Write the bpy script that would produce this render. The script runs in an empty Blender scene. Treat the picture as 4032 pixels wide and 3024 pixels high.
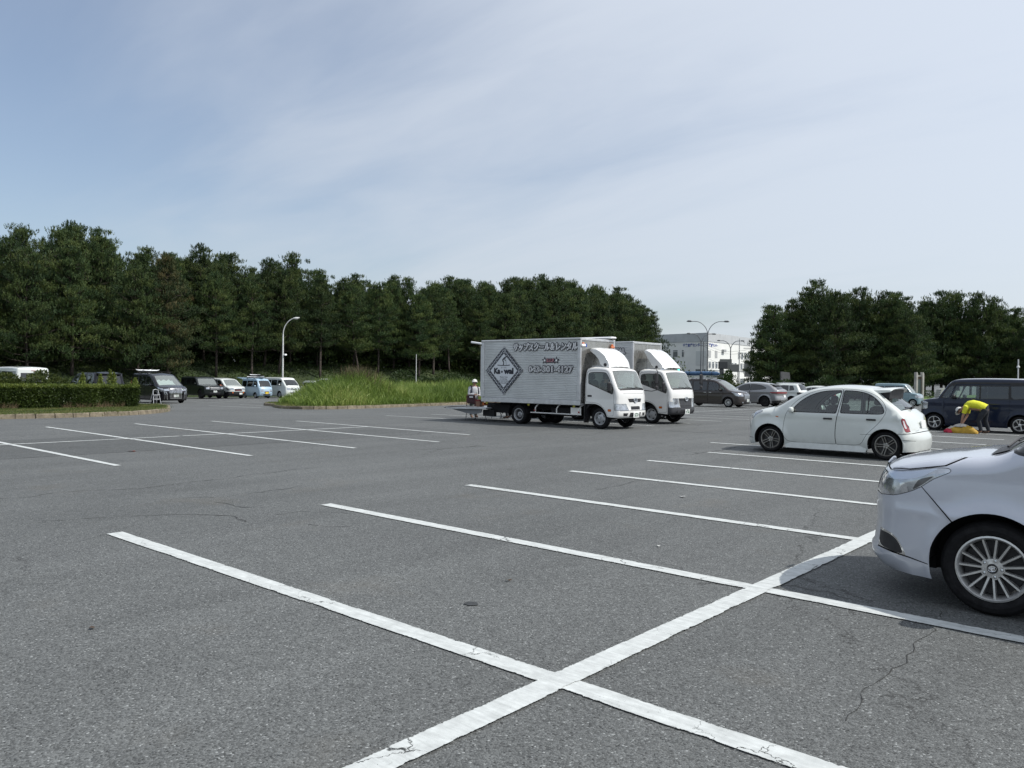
import bpy, bmesh, math, random
import numpy as np
from mathutils import Vector, Matrix
from mathutils.geometry import delaunay_2d_cdt
S = bpy.context.scene
COL = S.collection
rnd = random.Random(7)
R = math.radians
# ------------------------------------------------------------------ camera, world, sun, exposure
EYE = 1.6
yaw, pitch, roll = R(41.179), R(-0.502), R(0.712)
f0 = Vector((-math.sin(yaw), math.cos(yaw), 0)); r0 = Vector((math.cos(yaw), math.sin(yaw), 0)); u0 = Vector((0, 0, 1))
fw = f0*math.cos(pitch) + u0*math.sin(pitch); up = -f0*math.sin(pitch) + u0*math.cos(pitch)
rt = r0*math.cos(roll) + up*math.sin(roll); up = -r0*math.sin(roll) + up*math.cos(roll)
cd = bpy.data.cameras.new('camera'); cam = bpy.data.objects.new('camera', cd); COL.objects.link(cam)
M = Matrix.Identity(4)
for i in range(3):
    M[i][0] = rt[i]; M[i][1] = up[i]; M[i][2] = -fw[i]
M[2][3] = EYE
cam.matrix_world = M
cd.sensor_width = 36; cd.lens = 27.62; cd.clip_end = 6000; cd.clip_start = .05
S.camera = cam
SUN = Vector((.76, .36, 1.0)).normalized()

class NT:
    """small helper that builds node trees"""
    def __init__(s, tree): s.t = tree; tree.nodes.clear()
    def n(s, typ, ins=None, **kw):
        nd = s.t.nodes.new(typ)
        for k, v in kw.items(): setattr(nd, k, v)
        for k, v in (ins or {}).items():
            sk = nd.inputs[k]
            if isinstance(v, bpy.types.NodeSocket): s.t.links.new(v, sk)
            else: sk.default_value = v
        return nd
    def math(s, op, a, b=0.0, c=None):
        ins = {0: a, 1: b}
        if c is not None: ins[2] = c
        return s.n('ShaderNodeMath', ins, operation=op).outputs[0]
    def clamp(s, a): return s.n('ShaderNodeClamp', {0: a}).outputs[0]
    def mapr(s, v, a, b, c=0.0, d=1.0, smooth=False):
        return s.n('ShaderNodeMapRange', {0: v, 1: a, 2: b, 3: c, 4: d}, interpolation_type='SMOOTHSTEP' if smooth else 'LINEAR').outputs[0]
    def mix(s, f, a, b):
        return s.n('ShaderNodeMix', {0: f, 6: a, 7: b}, data_type='RGBA').outputs[2]
    def noise(s, vec, scale, det=4, rough=.55, dist=0.0, out=0):
        return s.n('ShaderNodeTexNoise', {'Vector': vec, 'Scale': scale, 'Detail': det, 'Roughness': rough, 'Distortion': dist}).outputs[out]
def rgb(r, g, b): return (r, g, b, 1)

w = bpy.data.worlds.new('World'); S.world = w; w.use_nodes = True
t = NT(w.node_tree)
sky = t.n('ShaderNodeTexSky', sky_type='NISHITA', sun_disc=False, sun_elevation=math.asin(SUN.z), sun_rotation=math.atan2(SUN.x, SUN.y), air_density=1.0, dust_density=1.6, ozone_density=1.6)
skyc = t.n('ShaderNodeVectorMath', {0: sky.outputs[0], 'Scale': .135}, operation='SCALE').outputs[0]
gen = t.n('ShaderNodeTexCoord').outputs['Generated']
nrm = t.n('ShaderNodeVectorMath', {0: gen}, operation='NORMALIZE').outputs[0]
sx = t.n('ShaderNodeSeparateXYZ', {0: nrm})
zc = t.math('MAXIMUM', sx.outputs[2], .0)
den = t.math('ADD', zc, .16)
px_ = t.math('DIVIDE', sx.outputs[0], den); py_ = t.math('DIVIDE', sx.outputs[1], den)
cv = t.n('ShaderNodeCombineXYZ', {0: px_, 1: py_, 2: 0.0}).outputs[0]
# stretched, warped cirrus veil, thicker towards the sun's side
mp = t.n('ShaderNodeMapping', {'Vector': cv, 'Rotation': (0, 0, R(62)), 'Scale': (.42, 1.25, 1)}).outputs[0]
wv = t.noise(mp, .8, 3, .5, 0, 1)
mpw = t.n('ShaderNodeVectorMath', {0: wv, 1: (.9, .9, .9), 2: mp}, operation='MULTIPLY_ADD').outputs[0]
n1 = t.noise(mpw, .62, 6, .52)
n2 = t.noise(mpw, 2.1, 6, .6)
sd = t.n('ShaderNodeVectorMath', {0: nrm, 1: tuple(SUN)}, operation='DOT_PRODUCT').outputs['Value']
cover = t.math('ADD', t.math('MULTIPLY', n1, 1.5), t.math('MULTIPLY', n2, .38))
cover = t.math('ADD', cover, t.math('MULTIPLY', sd, .62))
cov = t.mapr(cover, .54, 1.20, 0.20, 1.0, True)
horiz = t.math('POWER', t.math('SUBTRACT', 1.0, zc), 9.0)
cloudb = t.mapr(sd, -.35, 1.0, .71, 1.04)
ccol = t.n('ShaderNodeVectorMath', {0: (.885, .955, 1.06), 'Scale': cloudb}, operation='SCALE').outputs[0]
veil = t.mix(t.math('MULTIPLY', cov, .80), skyc, ccol)
hz = t.n('ShaderNodeVectorMath', {0: (.84, .96, 1.03), 'Scale': t.mapr(sd, -.4, .6, .64, .80)}, operation='SCALE').outputs[0]
fin_ = t.mix(t.math('MULTIPLY', horiz, .62), veil, hz)
bg = t.n('ShaderNodeBackground', {0: fin_, 1: 1.0})
t.n('ShaderNodeOutputWorld', {0: bg.outputs[0]})
sl = bpy.data.lights.new('sun', 'SUN'); sl.energy = 4.4; sl.angle = R(.6); sl.color = (1, .965, .91)
so = bpy.data.objects.new('sun', sl); COL.objects.link(so); so.rotation_euler = SUN.to_track_quat('Z', 'Y').to_euler(); so.location = (30, 20, 60)
S.view_settings.view_transform = 'Standard'; S.view_settings.look = 'None'; S.view_settings.gamma = 1; S.view_settings.use_curve_mapping = False
S.view_settings.exposure = 0.0
S.cycles.max_bounces = 7; S.cycles.transparent_max_bounces = 12; S.cycles.caustics_reflective = False; S.cycles.caustics_refractive = False
S.cycles.sample_clamp_indirect = 4

# ------------------------------------------------------------------ ground height (the lot falls away gently with distance)
def gz(x, y):
    x = np.asarray(x, float); y = np.asarray(y, float)
    r = np.hypot(x, y); th = np.degrees(np.arctan2(-x, y))
    k = np.clip((th-26)/39, 0, 1); k = k*k*(3-2*k)
    a = .0078 + .0078*k
    tt = np.clip(r-27, 0, 90)
    return -a*tt*tt/(tt+5)
def gzf(x, y): return float(gz(x, y))

# ------------------------------------------------------------------ object helpers
def link(name, me, parent=None, loc=None):
    o = bpy.data.objects.new(name, me); COL.objects.link(o)
    if parent is not None: o.parent = parent
    if loc is not None: o.location = loc
    return o
def mkmesh(name, V, F, mats=(), mi=None, smooth=False, normals=None, uv=None):
    me = bpy.data.meshes.new(name)
    V = np.asarray(V, np.float32)
    if isinstance(F, np.ndarray) and F.ndim == 2:
        n, k = F.shape
        me.vertices.add(len(V)); me.vertices.foreach_set('co', V.ravel())
        me.loops.add(n*k); me.loops.foreach_set('vertex_index', F.ravel().astype(np.int32))
        me.polygons.add(n); me.polygons.foreach_set('loop_start', (np.arange(n)*k).astype(np.int32))
        me.update(calc_edges=True)
    else:
        me.from_pydata([tuple(map(float, v)) for v in V], [], [tuple(int(i) for i in f) for f in F])
    for m in mats: me.materials.append(m)
    if mi is not None: me.polygons.foreach_set('material_index', np.asarray(mi, np.int32))
    if smooth: me.polygons.foreach_set('use_smooth', np.ones(len(me.polygons), bool))
    me.validate(); me.update()
    if normals is not None and len(normals) == len(me.vertices):
        me.normals_split_custom_set_from_vertices([tuple(map(float, n)) for n in normals])
    return me
def obj(name, V, F, mats=(), parent=None, **kw):
    if not isinstance(mats, (list, tuple)): mats = [mats]
    return link(name, mkmesh(name, V, F, mats, **kw), parent)
def thing(name, label, cat, loc=(0, 0, 0), rz=0.0, group=None):
    o = bpy.data.objects.new(name, None); COL.objects.link(o); o.empty_display_size = .1
    o.location = loc; o.rotation_euler = (0, 0, rz)
    return tag(o, label, cat, group)
def tag(o, label, cat, group=None):
    o['label'] = label; o['category'] = cat
    if group: o['group'] = group
    return o
def struct(o): o['kind'] = 'structure'; return o
def stuff(o): o['kind'] = 'stuff'; return o

class MB:
    """collects simple shapes into one mesh"""
    def __init__(s): s.v = []; s.f = []; s.m = []
    def add(s, V, F, m=0):
        b = len(s.v); s.v += [tuple(map(float, p)) for p in V]; s.f += [tuple(b+i for i in f) for f in F]; s.m += [m]*len(F); return s
    def box(s, x0, x1, y0, y1, z0, z1, m=0, bev=0.0, M=None):
        if bev > 0:
            b = min(bev, abs(x1-x0)*.45, abs(y1-y0)*.45, abs(z1-z0)*.45)
            V = []; ix = {}
            for i, x in enumerate((x0, x1)):
                for j, y in enumerate((y0, y1)):
                    for k, z in enumerate((z0, z1)):
                        sx_, sy_, sz_ = (1-2*i), (1-2*j), (1-2*k)
                        ix[i, j, k] = len(V)
                        V += [(x, y+sy_*b, z+sz_*b), (x+sx_*b, y, z+sz_*b), (x+sx_*b, y+sy_*b, z)]
            F = []
            g = lambda i, j, k, a: ix[i, j, k]+a
            F += [[g(i, 0, 0, 0), g(i, 1, 0, 0), g(i, 1, 1, 0), g(i, 0, 1, 0)] for i in (0, 1)]
            F += [[g(0, j, 0, 1), g(1, j, 0, 1), g(1, j, 1, 1), g(0, j, 1, 1)] for j in (0, 1)]
            F += [[g(0, 0, k, 2), g(1, 0, k, 2), g(1, 1, k, 2), g(0, 1, k, 2)] for k in (0, 1)]
            for j in (0, 1):
                for k in (0, 1): F.append([g(0, j, k, 1), g(1, j, k, 1), g(1, j, k, 2), g(0, j, k, 2)])
            for i in (0, 1):
                for k in (0, 1): F.append([g(i, 0, k, 0), g(i, 1, k, 0), g(i, 1, k, 2), g(i, 0, k, 2)])
            for i in (0, 1):
                for j in (0, 1): F.append([g(i, j, 0, 0), g(i, j, 1, 0), g(i, j, 1, 1), g(i, j, 0, 1)])
            for i in (0, 1):
                for j in (0, 1):
                    for k in (0, 1): F.append([g(i, j, k, 0), g(i, j, k, 1), g(i, j, k, 2)])
            c = Vector(((x0+x1)/2, (y0+y1)/2, (z0+z1)/2))
            F2 = []
            for f in F:
                a, b_, c_ = Vector(V[f[0]]), Vector(V[f[1]]), Vector(V[f[2]])
                nn = (b_-a).cross(c_-a); mid = sum((Vector(V[i]) for i in f), Vector())/len(f)
                F2.append(f if nn.dot(mid-c) > 0 else f[::-1])
            F = F2
        else:
            V = [(x0, y0, z0), (x1, y0, z0), (x1, y1, z0), (x0, y1, z0), (x0, y0, z1), (x1, y0, z1), (x1, y1, z1), (x0, y1, z1)]
            F = [(3, 2, 1, 0), (4, 5, 6, 7), (0, 1, 5, 4), (1, 2, 6, 5), (2, 3, 7, 6), (3, 0, 4, 7)]
        if M is not None: V = [M @ Vector(v) for v in V]
        return s.add(V, F, m)
    def tube(s, pts, r, n=8, m=0, cap=True):
        pts = [Vector(p) for p in pts]
        rs = r if isinstance(r, (list, tuple)) else [r]*len(pts)
        V = []; F = []; prev = None
        for i, p in enumerate(pts):
            d = (pts[min(i+1, len(pts)-1)]-pts[max(i-1, 0)])
            if d.length < 1e-9: d = Vector((0, 0, 1))
            d.normalize()
            if prev is None:
                a = d.orthogonal().normalized()
            else:
                a = (prev - d*prev.dot(d))
                a = a.normalized() if a.length > 1e-6 else d.orthogonal().normalized()
            prev = a; b = d.cross(a)
            for k in range(n):
                q = 2*math.pi*k/n; V.append(p + (a*math.cos(q)+b*math.sin(q))*rs[i])
        for i in range(len(pts)-1):
            for k in range(n):
                F.append((i*n+k, i*n+(k+1) % n, (i+1)*n+(k+1) % n, (i+1)*n+k))
        if cap:
            F.append(tuple(range(n))[::-1]); F.append(tuple((len(pts)-1)*n+k for k in range(n)))
        return s.add(V, F, m)
    def lathe(s, prof, n=24, m=0, axis='y', c=(0, 0, 0)):
        """prof: (offset along axis, radius)"""
        V = []; F = []
        for (a, r) in prof:
            for k in range(n):
                q = 2*math.pi*k/n
                if axis == 'y': V.append((c[0]+r*math.cos(q), c[1]+a, c[2]+r*math.sin(q)))
                elif axis == 'z': V.append((c[0]+r*math.cos(q), c[1]+r*math.sin(q), c[2]+a))
                else: V.append((c[0]+a, c[1]+r*math.cos(q), c[2]+r*math.sin(q)))
        for i in range(len(prof)-1):
            for k in range(n):
                f = (i*n+k, i*n+(k+1) % n, (i+1)*n+(k+1) % n, (i+1)*n+k)
                F.append(f if axis != 'y' else f[::-1])
        return s.add(V, F, m)
    def prism(s, poly, y0, y1, m=0, plane='xz'):
        n = len(poly)
        if plane == 'xz': V = [(a, y0, b) for a, b in poly]+[(a, y1, b) for a, b in poly]
        elif plane == 'yz': V = [(y0, a, b) for a, b in poly]+[(y1, a, b) for a, b in poly]
        else: V = [(a, b, y0) for a, b in poly]+[(a, b, y1) for a, b in poly]
        F = [tuple(range(n)), tuple(range(2*n-1, n-1, -1))]+[((i+1) % n, i, n+i, n+(i+1) % n) for i in range(n)]
        return s.add(V, F, m)
    def obj(s, name, mats, parent=None, smooth=False, fixn=True):
        if not isinstance(mats, (list, tuple)): mats = [mats]
        me = mkmesh(name, s.v, s.f, mats, mi=s.m, smooth=smooth)
        if fixn:
            bm = bmesh.new(); bm.from_mesh(me); bmesh.ops.recalc_face_normals(bm, faces=bm.faces); bm.to_mesh(me); bm.free()
        if smooth: me.set_sharp_from_angle(angle=R(38))
        return link(name, me, parent)

# ------------------------------------------------------------------ materials
MATS = {}
def mat(name, base=(.5, .5, .5), rough=.5, metal=0.0, spec=.5, coat=0.0, coatr=.05, var=0.0, vscale=8.0, bump=0.0, bscale=60.0, alpha=None, trans=0.0, emit=None, flake=False, sheen=0.0):
    if name in MATS: return MATS[name]
    m = bpy.data.materials.new(name); m.use_nodes = True; t = NT(m.node_tree)
    out = t.n('ShaderNodeOutputMaterial')
    co = t.n('ShaderNodeTexCoord').outputs['Object']
    b = t.n('ShaderNodeBsdfPrincipled', {'Base Color': rgb(*base), 'Roughness': rough, 'Metallic': metal, 'Specular IOR Level': spec, 'Coat Weight': coat, 'Coat Roughness': coatr, 'Sheen Weight': sheen})
    if var > 0:
        nz = t.noise(co, vscale, 5, .6)
        f = t.mapr(nz, .3, .7, 1-var, 1+var)
        c = t.n('ShaderNodeVectorMath', {0: tuple(base), 'Scale': f}, operation='SCALE').outputs[0]
        t.t.links.new(c, b.inputs['Base Color'])
        t.t.links.new(t.mapr(nz, .3, .7, min(1, rough*1.15), rough*.85), b.inputs['Roughness'])
    if bump > 0:
        nz = t.noise(co, bscale, 3, .6)
        bn = t.n('ShaderNodeBump', {'Height': nz, 'Strength': bump, 'Distance': .01})
        t.t.links.new(bn.outputs[0], b.inputs['Normal'])
    if emit: b.inputs['Emission Color'].default_value = rgb(*emit[0]); b.inputs['Emission Strength'].default_value = emit[1]
    t.t.links.new(b.outputs[0], out.inputs[0]); MATS[name] = m
    return m
def glass(name, tint=(.6, .7, .68), dark=.5, rough=.02, dcol=(.25, .28, .28)):
    """thin glazing: clear coat reflection over a tinted see-through sheet"""
    if name in MATS: return MATS[name]
    m = bpy.data.materials.new(name); m.use_nodes = True; t = NT(m.node_tree)
    out = t.n('ShaderNodeOutputMaterial')
    tr = t.n('ShaderNodeBsdfTransparent', {0: rgb(*tint)})
    gl = t.n('ShaderNodeBsdfGlossy', {0: rgb(1, 1, 1), 'Roughness': rough})
    fr = t.n('ShaderNodeFresnel', {0: 1.52}).outputs[0]
    mx = t.n('ShaderNodeMixShader', {0: t.mapr(fr, 0, 1, .05, 1.0), 1: tr.outputs[0], 2: gl.outputs[0]})
    df = t.n('ShaderNodeBsdfDiffuse', {0: rgb(*dcol)})
    m2 = t.n('ShaderNodeMixShader', {0: dark, 1: mx.outputs[0], 2: df.outputs[0]})
    t.t.links.new(m2.outputs[0], out.inputs[0]); MATS[name] = m
    return m
def paint(name, c, flake=.0, rough=.35, metal=0.0, dirt=.12):
    if name in MATS: return MATS[name]
    m = bpy.data.materials.new(name); m.use_nodes = True; t = NT(m.node_tree)
    out = t.n('ShaderNodeOutputMaterial'); co = t.n('ShaderNodeTexCoord').outputs['Object']
    big = t.noise(co, 1.7, 5, .6); sp = t.n('ShaderNodeSeparateXYZ', {0: co})
    low = t.mapr(sp.outputs[2], .15, .62, 1.0, 0.0, True)          # road film: thickest on the sills
    film = t.math('MULTIPLY', low, t.mapr(t.noise(co, 9, 5, .65), .35, .7, .2, 1.0))
    film = t.math('MULTIPLY', film, dirt*(1.6 if max(c) > .1 else .45))
    f = t.mapr(big, .3, .7, 1-dirt*.25, 1+dirt*.2)
    c1 = t.n('ShaderNodeVectorMath', {0: tuple(c), 'Scale': f}, operation='SCALE').outputs[0]
    c2 = t.mix(t.clamp(film), c1, rgb(.20, .185, .165))
    b = t.n('ShaderNodeBsdfPrincipled', {'Base Color': c2, 'Roughness': t.math('ADD', rough, t.math('MULTIPLY', film, .5)), 'Metallic': metal, 'Specular IOR Level': (.5 if max(c) > .1 else .12), 'Coat IOR': (1.5 if max(c) > .1 else 1.38), 'Coat Weight': t.math('SUBTRACT', 1.0, film), 'Coat Roughness': t.mapr(big, .3, .7, .03, .12)})
    t.t.links.new(b.outputs[0], out.inputs[0]); MATS[name] = m
    return m
RUB = mat('tyre rubber', (.009, .009, .010), .85, spec=.25, var=.35, vscale=14, bump=.3, bscale=90)
BLK = mat('black plastic', (.012, .012, .014), .5, var=.3, vscale=10)
UND = mat('underbody black', (.008, .008, .009), .9)
TRIM = mat('dark window trim', (.01, .01, .011), .35)
SEAM = mat('panel gap', (.004, .004, .004), .9, spec=.1)
CHR = mat('chrome', (.72, .73, .74), .12, 1.0)
ALU = mat('wheel alloy', (.60, .60, .59), .34, .8, var=.15, vscale=20)
ALUD = mat('brushed dark alloy', (.30, .29, .27), .38, .9, var=.2, vscale=20)
STEEL = mat('painted steel wheel', (.42, .43, .44), .5, .35, var=.2, vscale=12)
DISC = mat('brake metal', (.05, .05, .052), .6, .5)
GLD = glass('privacy glass', (.05, .055, .06), .02)
GLC = glass('clear green glass', (.72, .82, .78), .03)
GLW = glass('windscreen glass', (.66, .76, .73), .28, dcol=(.45, .50, .49))  # pale diffuse film painted in for bright reflections as well as dust
SEATM = mat('seat cloth', (.035, .036, .04), .9, var=.2)
INT = mat('cabin plastic', (.05, .05, .052), .8, var=.2)
LENS = mat('lamp reflector', (.42, .44, .47), .14, .7, coat=1, var=.45, vscale=7, bump=.25, bscale=9)
RED = mat('red lamp lens', (.24, .008, .012), .12, coat=1, var=.3, vscale=20)
AMB = mat('amber lamp lens', (.55, .13, .02), .15, coat=1, var=.3, vscale=20)
PLATE = mat('plate white', (.72, .73, .72), .4, var=.05)
PLATEY = mat('plate yellow', (.75, .52, .03), .4, var=.05)
PTXT = mat('plate lettering', (.02, .12, .05), .5)
PTXB = mat('plate black lettering', (.015, .015, .015), .5)
# ------------------------------------------------------------------ vehicle builder
def crom(P, step):
    P = [np.array(p, float) for p in P]; out = [P[0]]
    if len(P) == 2:
        n = max(1, int(np.linalg.norm(P[1]-P[0])/step)); return [P[0]+(P[1]-P[0])*i/n for i in range(n+1)]
    Q = [2*P[0]-P[1]]+P+[2*P[-1]-P[-2]]
    for i in range(1, len(Q)-2):
        a, b, c, d = Q[i-1:i+3]; L = np.linalg.norm(c-b); n = max(1, int(L/step))
        ta = (c-a); tb = (d-b)
        la = np.linalg.norm(b-a)+L; lb = np.linalg.norm(d-c)+L
        ta = ta/la*L; tb = tb/lb*L
        for k in range(1, n+1):
            s = k/n; h00 = 2*s**3-3*s*s+1; h10 = s**3-2*s*s+s; h01 = -2*s**3+3*s*s; h11 = s**3-s*s
            out.append(h00*b+h10*ta+h01*c+h11*tb)
    return out
def inpoly(P, poly):
    x, y = P[:, 0], P[:, 1]; r = np.zeros(len(P), bool); n = len(poly)
    for i in range(n):
        x0, y0 = poly[i]; x1, y1 = poly[(i+1) % n]
        if y0 == y1: continue
        c = ((y0 > y) != (y1 > y)) & (x < (x1-x0)*(y-y0)/(y1-y0)+x0); r ^= c
    return r
def segdist(P, poly, closed=False):
    """distance from points to polyline plus the outward normal of the nearest segment and its arc position"""
    A = np.array(poly, float); B = np.roll(A, -1, 0) if closed else A[1:]; A = A if closed else A[:-1]
    P = np.asarray(P, float); D = B-A; L2 = (D**2).sum(1)+1e-12
    t = ((P[:, None, :]-A[None])*D[None]).sum(2)/L2; t = np.clip(t, 0, 1)
    Q = A[None]+t[..., None]*D[None]; d = np.linalg.norm(P[:, None]-Q, axis=2)
    k = d.argmin(1); i = np.arange(len(P)); tt = t[i, k]
    return d[i, k], k, tt
def offpoly(poly, e):
    P = np.array(poly, float); n = len(P); a = 0
    for i in range(n): a += P[i][0]*P[(i+1) % n][1]-P[(i+1) % n][0]*P[i][1]
    sg = 1 if a > 0 else -1; out = []
    for i in range(n):
        d1 = P[i]-P[i-1]; d2 = P[(i+1) % n]-P[i]
        n1 = np.array([d1[1], -d1[0]])/(np.linalg.norm(d1)+1e-9); n2 = np.array([d2[1], -d2[0]])/(np.linalg.norm(d2)+1e-9)
        m = n1+n2; l = m@m/2
        out.append(P[i]+sg*e*m/max(l, .45))
    return [tuple(p) for p in out]
def smoothpoly(poly, it=2):
    """round the corners a little; gentle bends become smooth curves"""
    P = [np.array(p, float) for p in poly]; n = len(P); rad = .022 if it == 1 else .05; Q = []
    for i in range(n):
        a, b, c = P[i-1], P[i], P[(i+1) % n]; u = a-b; v = c-b; lu = np.linalg.norm(u)+1e-9; lv = np.linalg.norm(v)+1e-9
        turn = math.degrees(math.acos(max(-1, min(1, float(-(u@v)/(lu*lv))))))
        if turn < 48: p0 = b+u*.47; p1 = b+v*.47
        else: p0 = b+u/lu*min(rad, .47*lu); p1 = b+v/lv*min(rad, .47*lv)
        k = max(2, int(max(lu, lv)/.07)) if turn < 48 else 3
        for j in range(k+1):
            t = j/k; Q.append(tuple((1-t)**2*p0+2*t*(1-t)*b+t*t*p1))
    R_ = [Q[0]]
    for q in Q[1:]:
        if math.dist(q, R_[-1]) > .004: R_.append(q)
    if math.dist(R_[0], R_[-1]) < .004: R_.pop()
    return R_
def cdt(pts, loops, opens, dom, grid):
    """triangulate the domain polygon with constraint loops and inner grid points; returns verts, tris, centroids"""
    V = []; E = []
    def addl(l, closed=True):
        b = len(V); V.extend([Vector((float(p[0]), float(p[1]))) for p in l]); n = len(l)
        for i in range(n if closed else n-1): E.append((b+i, b+(i+1) % n))
    addl(dom)
    for l in loops: addl(l)
    for l in opens: addl(l, False)
    for p in grid: V.append(Vector((float(p[0]), float(p[1]))))
    r = delaunay_2d_cdt(V, E, [], 0, 1e-5)
    vs = np.array([tuple(v) for v in r[0]]); fs = np.array([tuple(f) for f in r[2]])
    ce = vs[fs].mean(1); k = inpoly(ce, dom); return vs, fs[k], ce[k]
class Body:
    def __init__(s, sp):
        s.sp = sp; g = sp.get; s.hw = sp['width']/2; step = g('step', .06)
        runs = [[]]; s.mark = {}
        names = []
        for c in sp['outline']:
            runs[-1].append((c[0], c[1]))
            if len(c) > 2 and c[2]: names.append(((c[0], c[1]), c[2].replace('!', '')))
            if len(c) > 2 and '!' in c[2]: runs.append([(c[0], c[1])])
        O = []
        for r_ in runs:
            if len(r_) < 2: continue
            q = crom(r_, step); O += q if not O else q[1:]
        s.O = np.array(O); s.L = np.concatenate([[0], np.cumsum(np.linalg.norm(np.diff(s.O, axis=0), axis=1))])
        for p, nm in names:
            if nm: s.mark[nm] = s.L[np.linalg.norm(s.O-np.array(p), axis=1).argmin()]
        s.seg = np.diff(s.O, axis=0); s.seg /= np.linalg.norm(s.seg, axis=1)[:, None]+1e-9
        sn = np.stack([-s.seg[:, 1], s.seg[:, 0]], 1)     # outline runs front-bottom, up, back: outward is to the right
        s.sn = -sn
        s.vn = np.vstack([s.sn[:1], (s.sn[1:]+s.sn[:-1])/2, s.sn[-1:]]); s.vn /= np.linalg.norm(s.vn, axis=1)[:, None]+1e-9
        s.xf = s.O[:, 0].max(); s.xr = s.O[:, 0].min(); s.ztop = s.O[:, 1].max(); s.zb = sp['clear']
        s.wb = sp['wb']; s.rw = sp['rw']; s.ra = g('arch', s.rw+.055)
        s.belt = g('belt', .95); s.tum = g('tumble', .22)
        s.cf = g('nose', .16); s.cr = g('tail', .09); s.xa = g('nose_from', s.ra*.97); s.xb = g('tail_from', -(s.wb+s.ra*.97))
        s.flare = g('flare', .015)
    def W(s, x, z):
        w_ = np.full(np.shape(x), s.hw)
        w_ = w_ - .05*np.clip((.42-z)/.3, 0, 1)**2 - .012*np.clip((z-.62)/.3, 0, 1)**2
        t_ = np.clip(z-s.belt+.03, 0, 9); w_ = w_ - s.tum*(t_*t_/(t_+.06))
        w_ = w_ - s.sp.get('ftaper', .05)*np.clip((x-s.xa)/(s.xf-s.xa), 0, 1)**2 - s.sp.get('rtaper', .04)*np.clip((s.xb-x)/(s.xb-s.xr), 0, 1)**2
        for cx in (0, -s.wb):
            d = np.hypot(x-cx, z-s.rw); w_ = w_ + s.flare*np.exp(-((d-s.ra)/.07)**2)*(z > s.rw-.15)
        cz, ca = s.sp.get('crease', (s.belt-.12, .01)); w_ = w_ + ca*np.exp(-((z-cz)/.045)**2)
        for (gx, gz_, sx_, sz_, am) in s.sp.get('bulge', ()): w_ = w_+am*np.exp(-((x-gx)/sx_)**2-((z-gz_)/sz_)**2)
        return w_
    def rr(s, x, z):
        r_ = np.full(np.shape(x), s.sp.get('rtop', .10))
        r_ = np.where(z < s.belt+.05, s.sp.get('rlow', .13), r_)
        return r_
    def defm(s, X, Y):
        tf = np.clip((X-s.xa)/(s.xf-s.xa), 0, 1); tr = np.clip((s.xb-X)/(s.xb-s.xr), 0, 1); h = (np.abs(Y)/s.hw)
        pw = s.sp.get('pw', 3.0)
        return X - s.cf*tf*h**pw + s.cr*tr*h**pw
    def defn(s, X, Y, N):
        tf = np.clip((X-s.xa)/(s.xf-s.xa), 0, 1); tr = np.clip((s.xb-X)/(s.xb-s.xr), 0, 1); h = (np.abs(Y)/s.hw); pw = s.sp.get('pw', 3.0)
        a = 1 - s.cf*h**pw/(s.xf-s.xa)*((X > s.xa) & (X < s.xf)) - s.cr*h**pw/(s.xb-s.xr)*((X < s.xb))
        gh = (s.cf*tf-s.cr*tr)*pw*h**(pw-1)/s.hw*np.sign(Y)
        N = N.copy(); nx = N[:, 0].copy(); N[:, 0] = nx/a; N[:, 1] = N[:, 1]+gh/a*nx
        return N/(np.linalg.norm(N, axis=1)[:, None]+1e-9)
    def side(s, P, sg=1):
        x, z = P[:, 0], P[:, 1]; d, k, tt = segdist(P, s.O)
        r_ = s.rr(x, z); yb = s.W(x, z); a = np.clip((r_-d)/r_, 0, 1); y = yb - r_ + r_*np.sqrt(1-a*a)
        e = .01
        nb = np.stack([-(s.W(x+e, z)-s.W(x-e, z))/(2*e), np.ones(len(x)), -(s.W(x, z+e)-s.W(x, z-e))/(2*e)], 1); nb /= np.linalg.norm(nb, axis=1)[:, None]
        vn = s.vn[k]*(1-tt)[:, None]+s.vn[k+1]*tt[:, None]
        o2 = np.stack([vn[:, 0], np.zeros(len(x)), vn[:, 1]], 1)
        N = a[:, None]*o2 + np.sqrt(1-a*a)[:, None]*nb
        N = s.defn(x, y, N); X = s.defm(x, y)
        V = np.stack([X, y*sg, z], 1); N[:, 1] *= sg
        return V, N
    def ye(s, q):
        x = np.interp(q, s.L, s.O[:, 0]); z = np.interp(q, s.L, s.O[:, 1]); return x, z, s.W(x, z)-s.rr(x, z)
    def strip(s, Q):
        """Q: (arc position, fraction of half width)"""
        q, yn = Q[:, 0], Q[:, 1]; x, z, y0 = s.ye(q); y = y0*yn
        nx = np.interp(q, s.L, s.vn[:, 0]); nz = np.interp(q, s.L, s.vn[:, 1]); l = np.hypot(nx, nz)+1e-9; nx /= l; nz /= l
        cr = s.sp.get('crown', .03); c = cr*(1-yn*yn)
        env = np.clip(q/.15, 0, 1)*np.clip((s.L[-1]-q)/.15, 0, 1); c = c*env
        X = x+nx*c; Z = z+nz*c
        N = np.stack([nx, 2*cr*env*yn/np.maximum(y0, .1), nz], 1)
        N = s.defn(x, y, N); return np.stack([s.defm(X, y), y, Z], 1), N
    def at(s, q, yn, off=0.0):
        V, N = s.strip(np.array([[q, yn]])); return V[0]+N[0]*off, N[0]
    def qz(s, z, rear=False):
        """arc position where the front (or rear) face reaches height z"""
        Z = s.O[:, 1]
        if not rear:
            i = int(np.argmax(Z >= z)); i = max(i, 1); return s.L[i-1]+(z-Z[i-1])/(Z[i]-Z[i-1]+1e-9)*(s.L[i]-s.L[i-1])
        n = len(Z); i = n-1
        while i > 0 and Z[i] < z: i -= 1
        return s.L[i]+(Z[i]-z)/(Z[i]-Z[i+1]+1e-9)*(s.L[i+1]-s.L[i]) if i < n-1 else s.L[-1]
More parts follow.
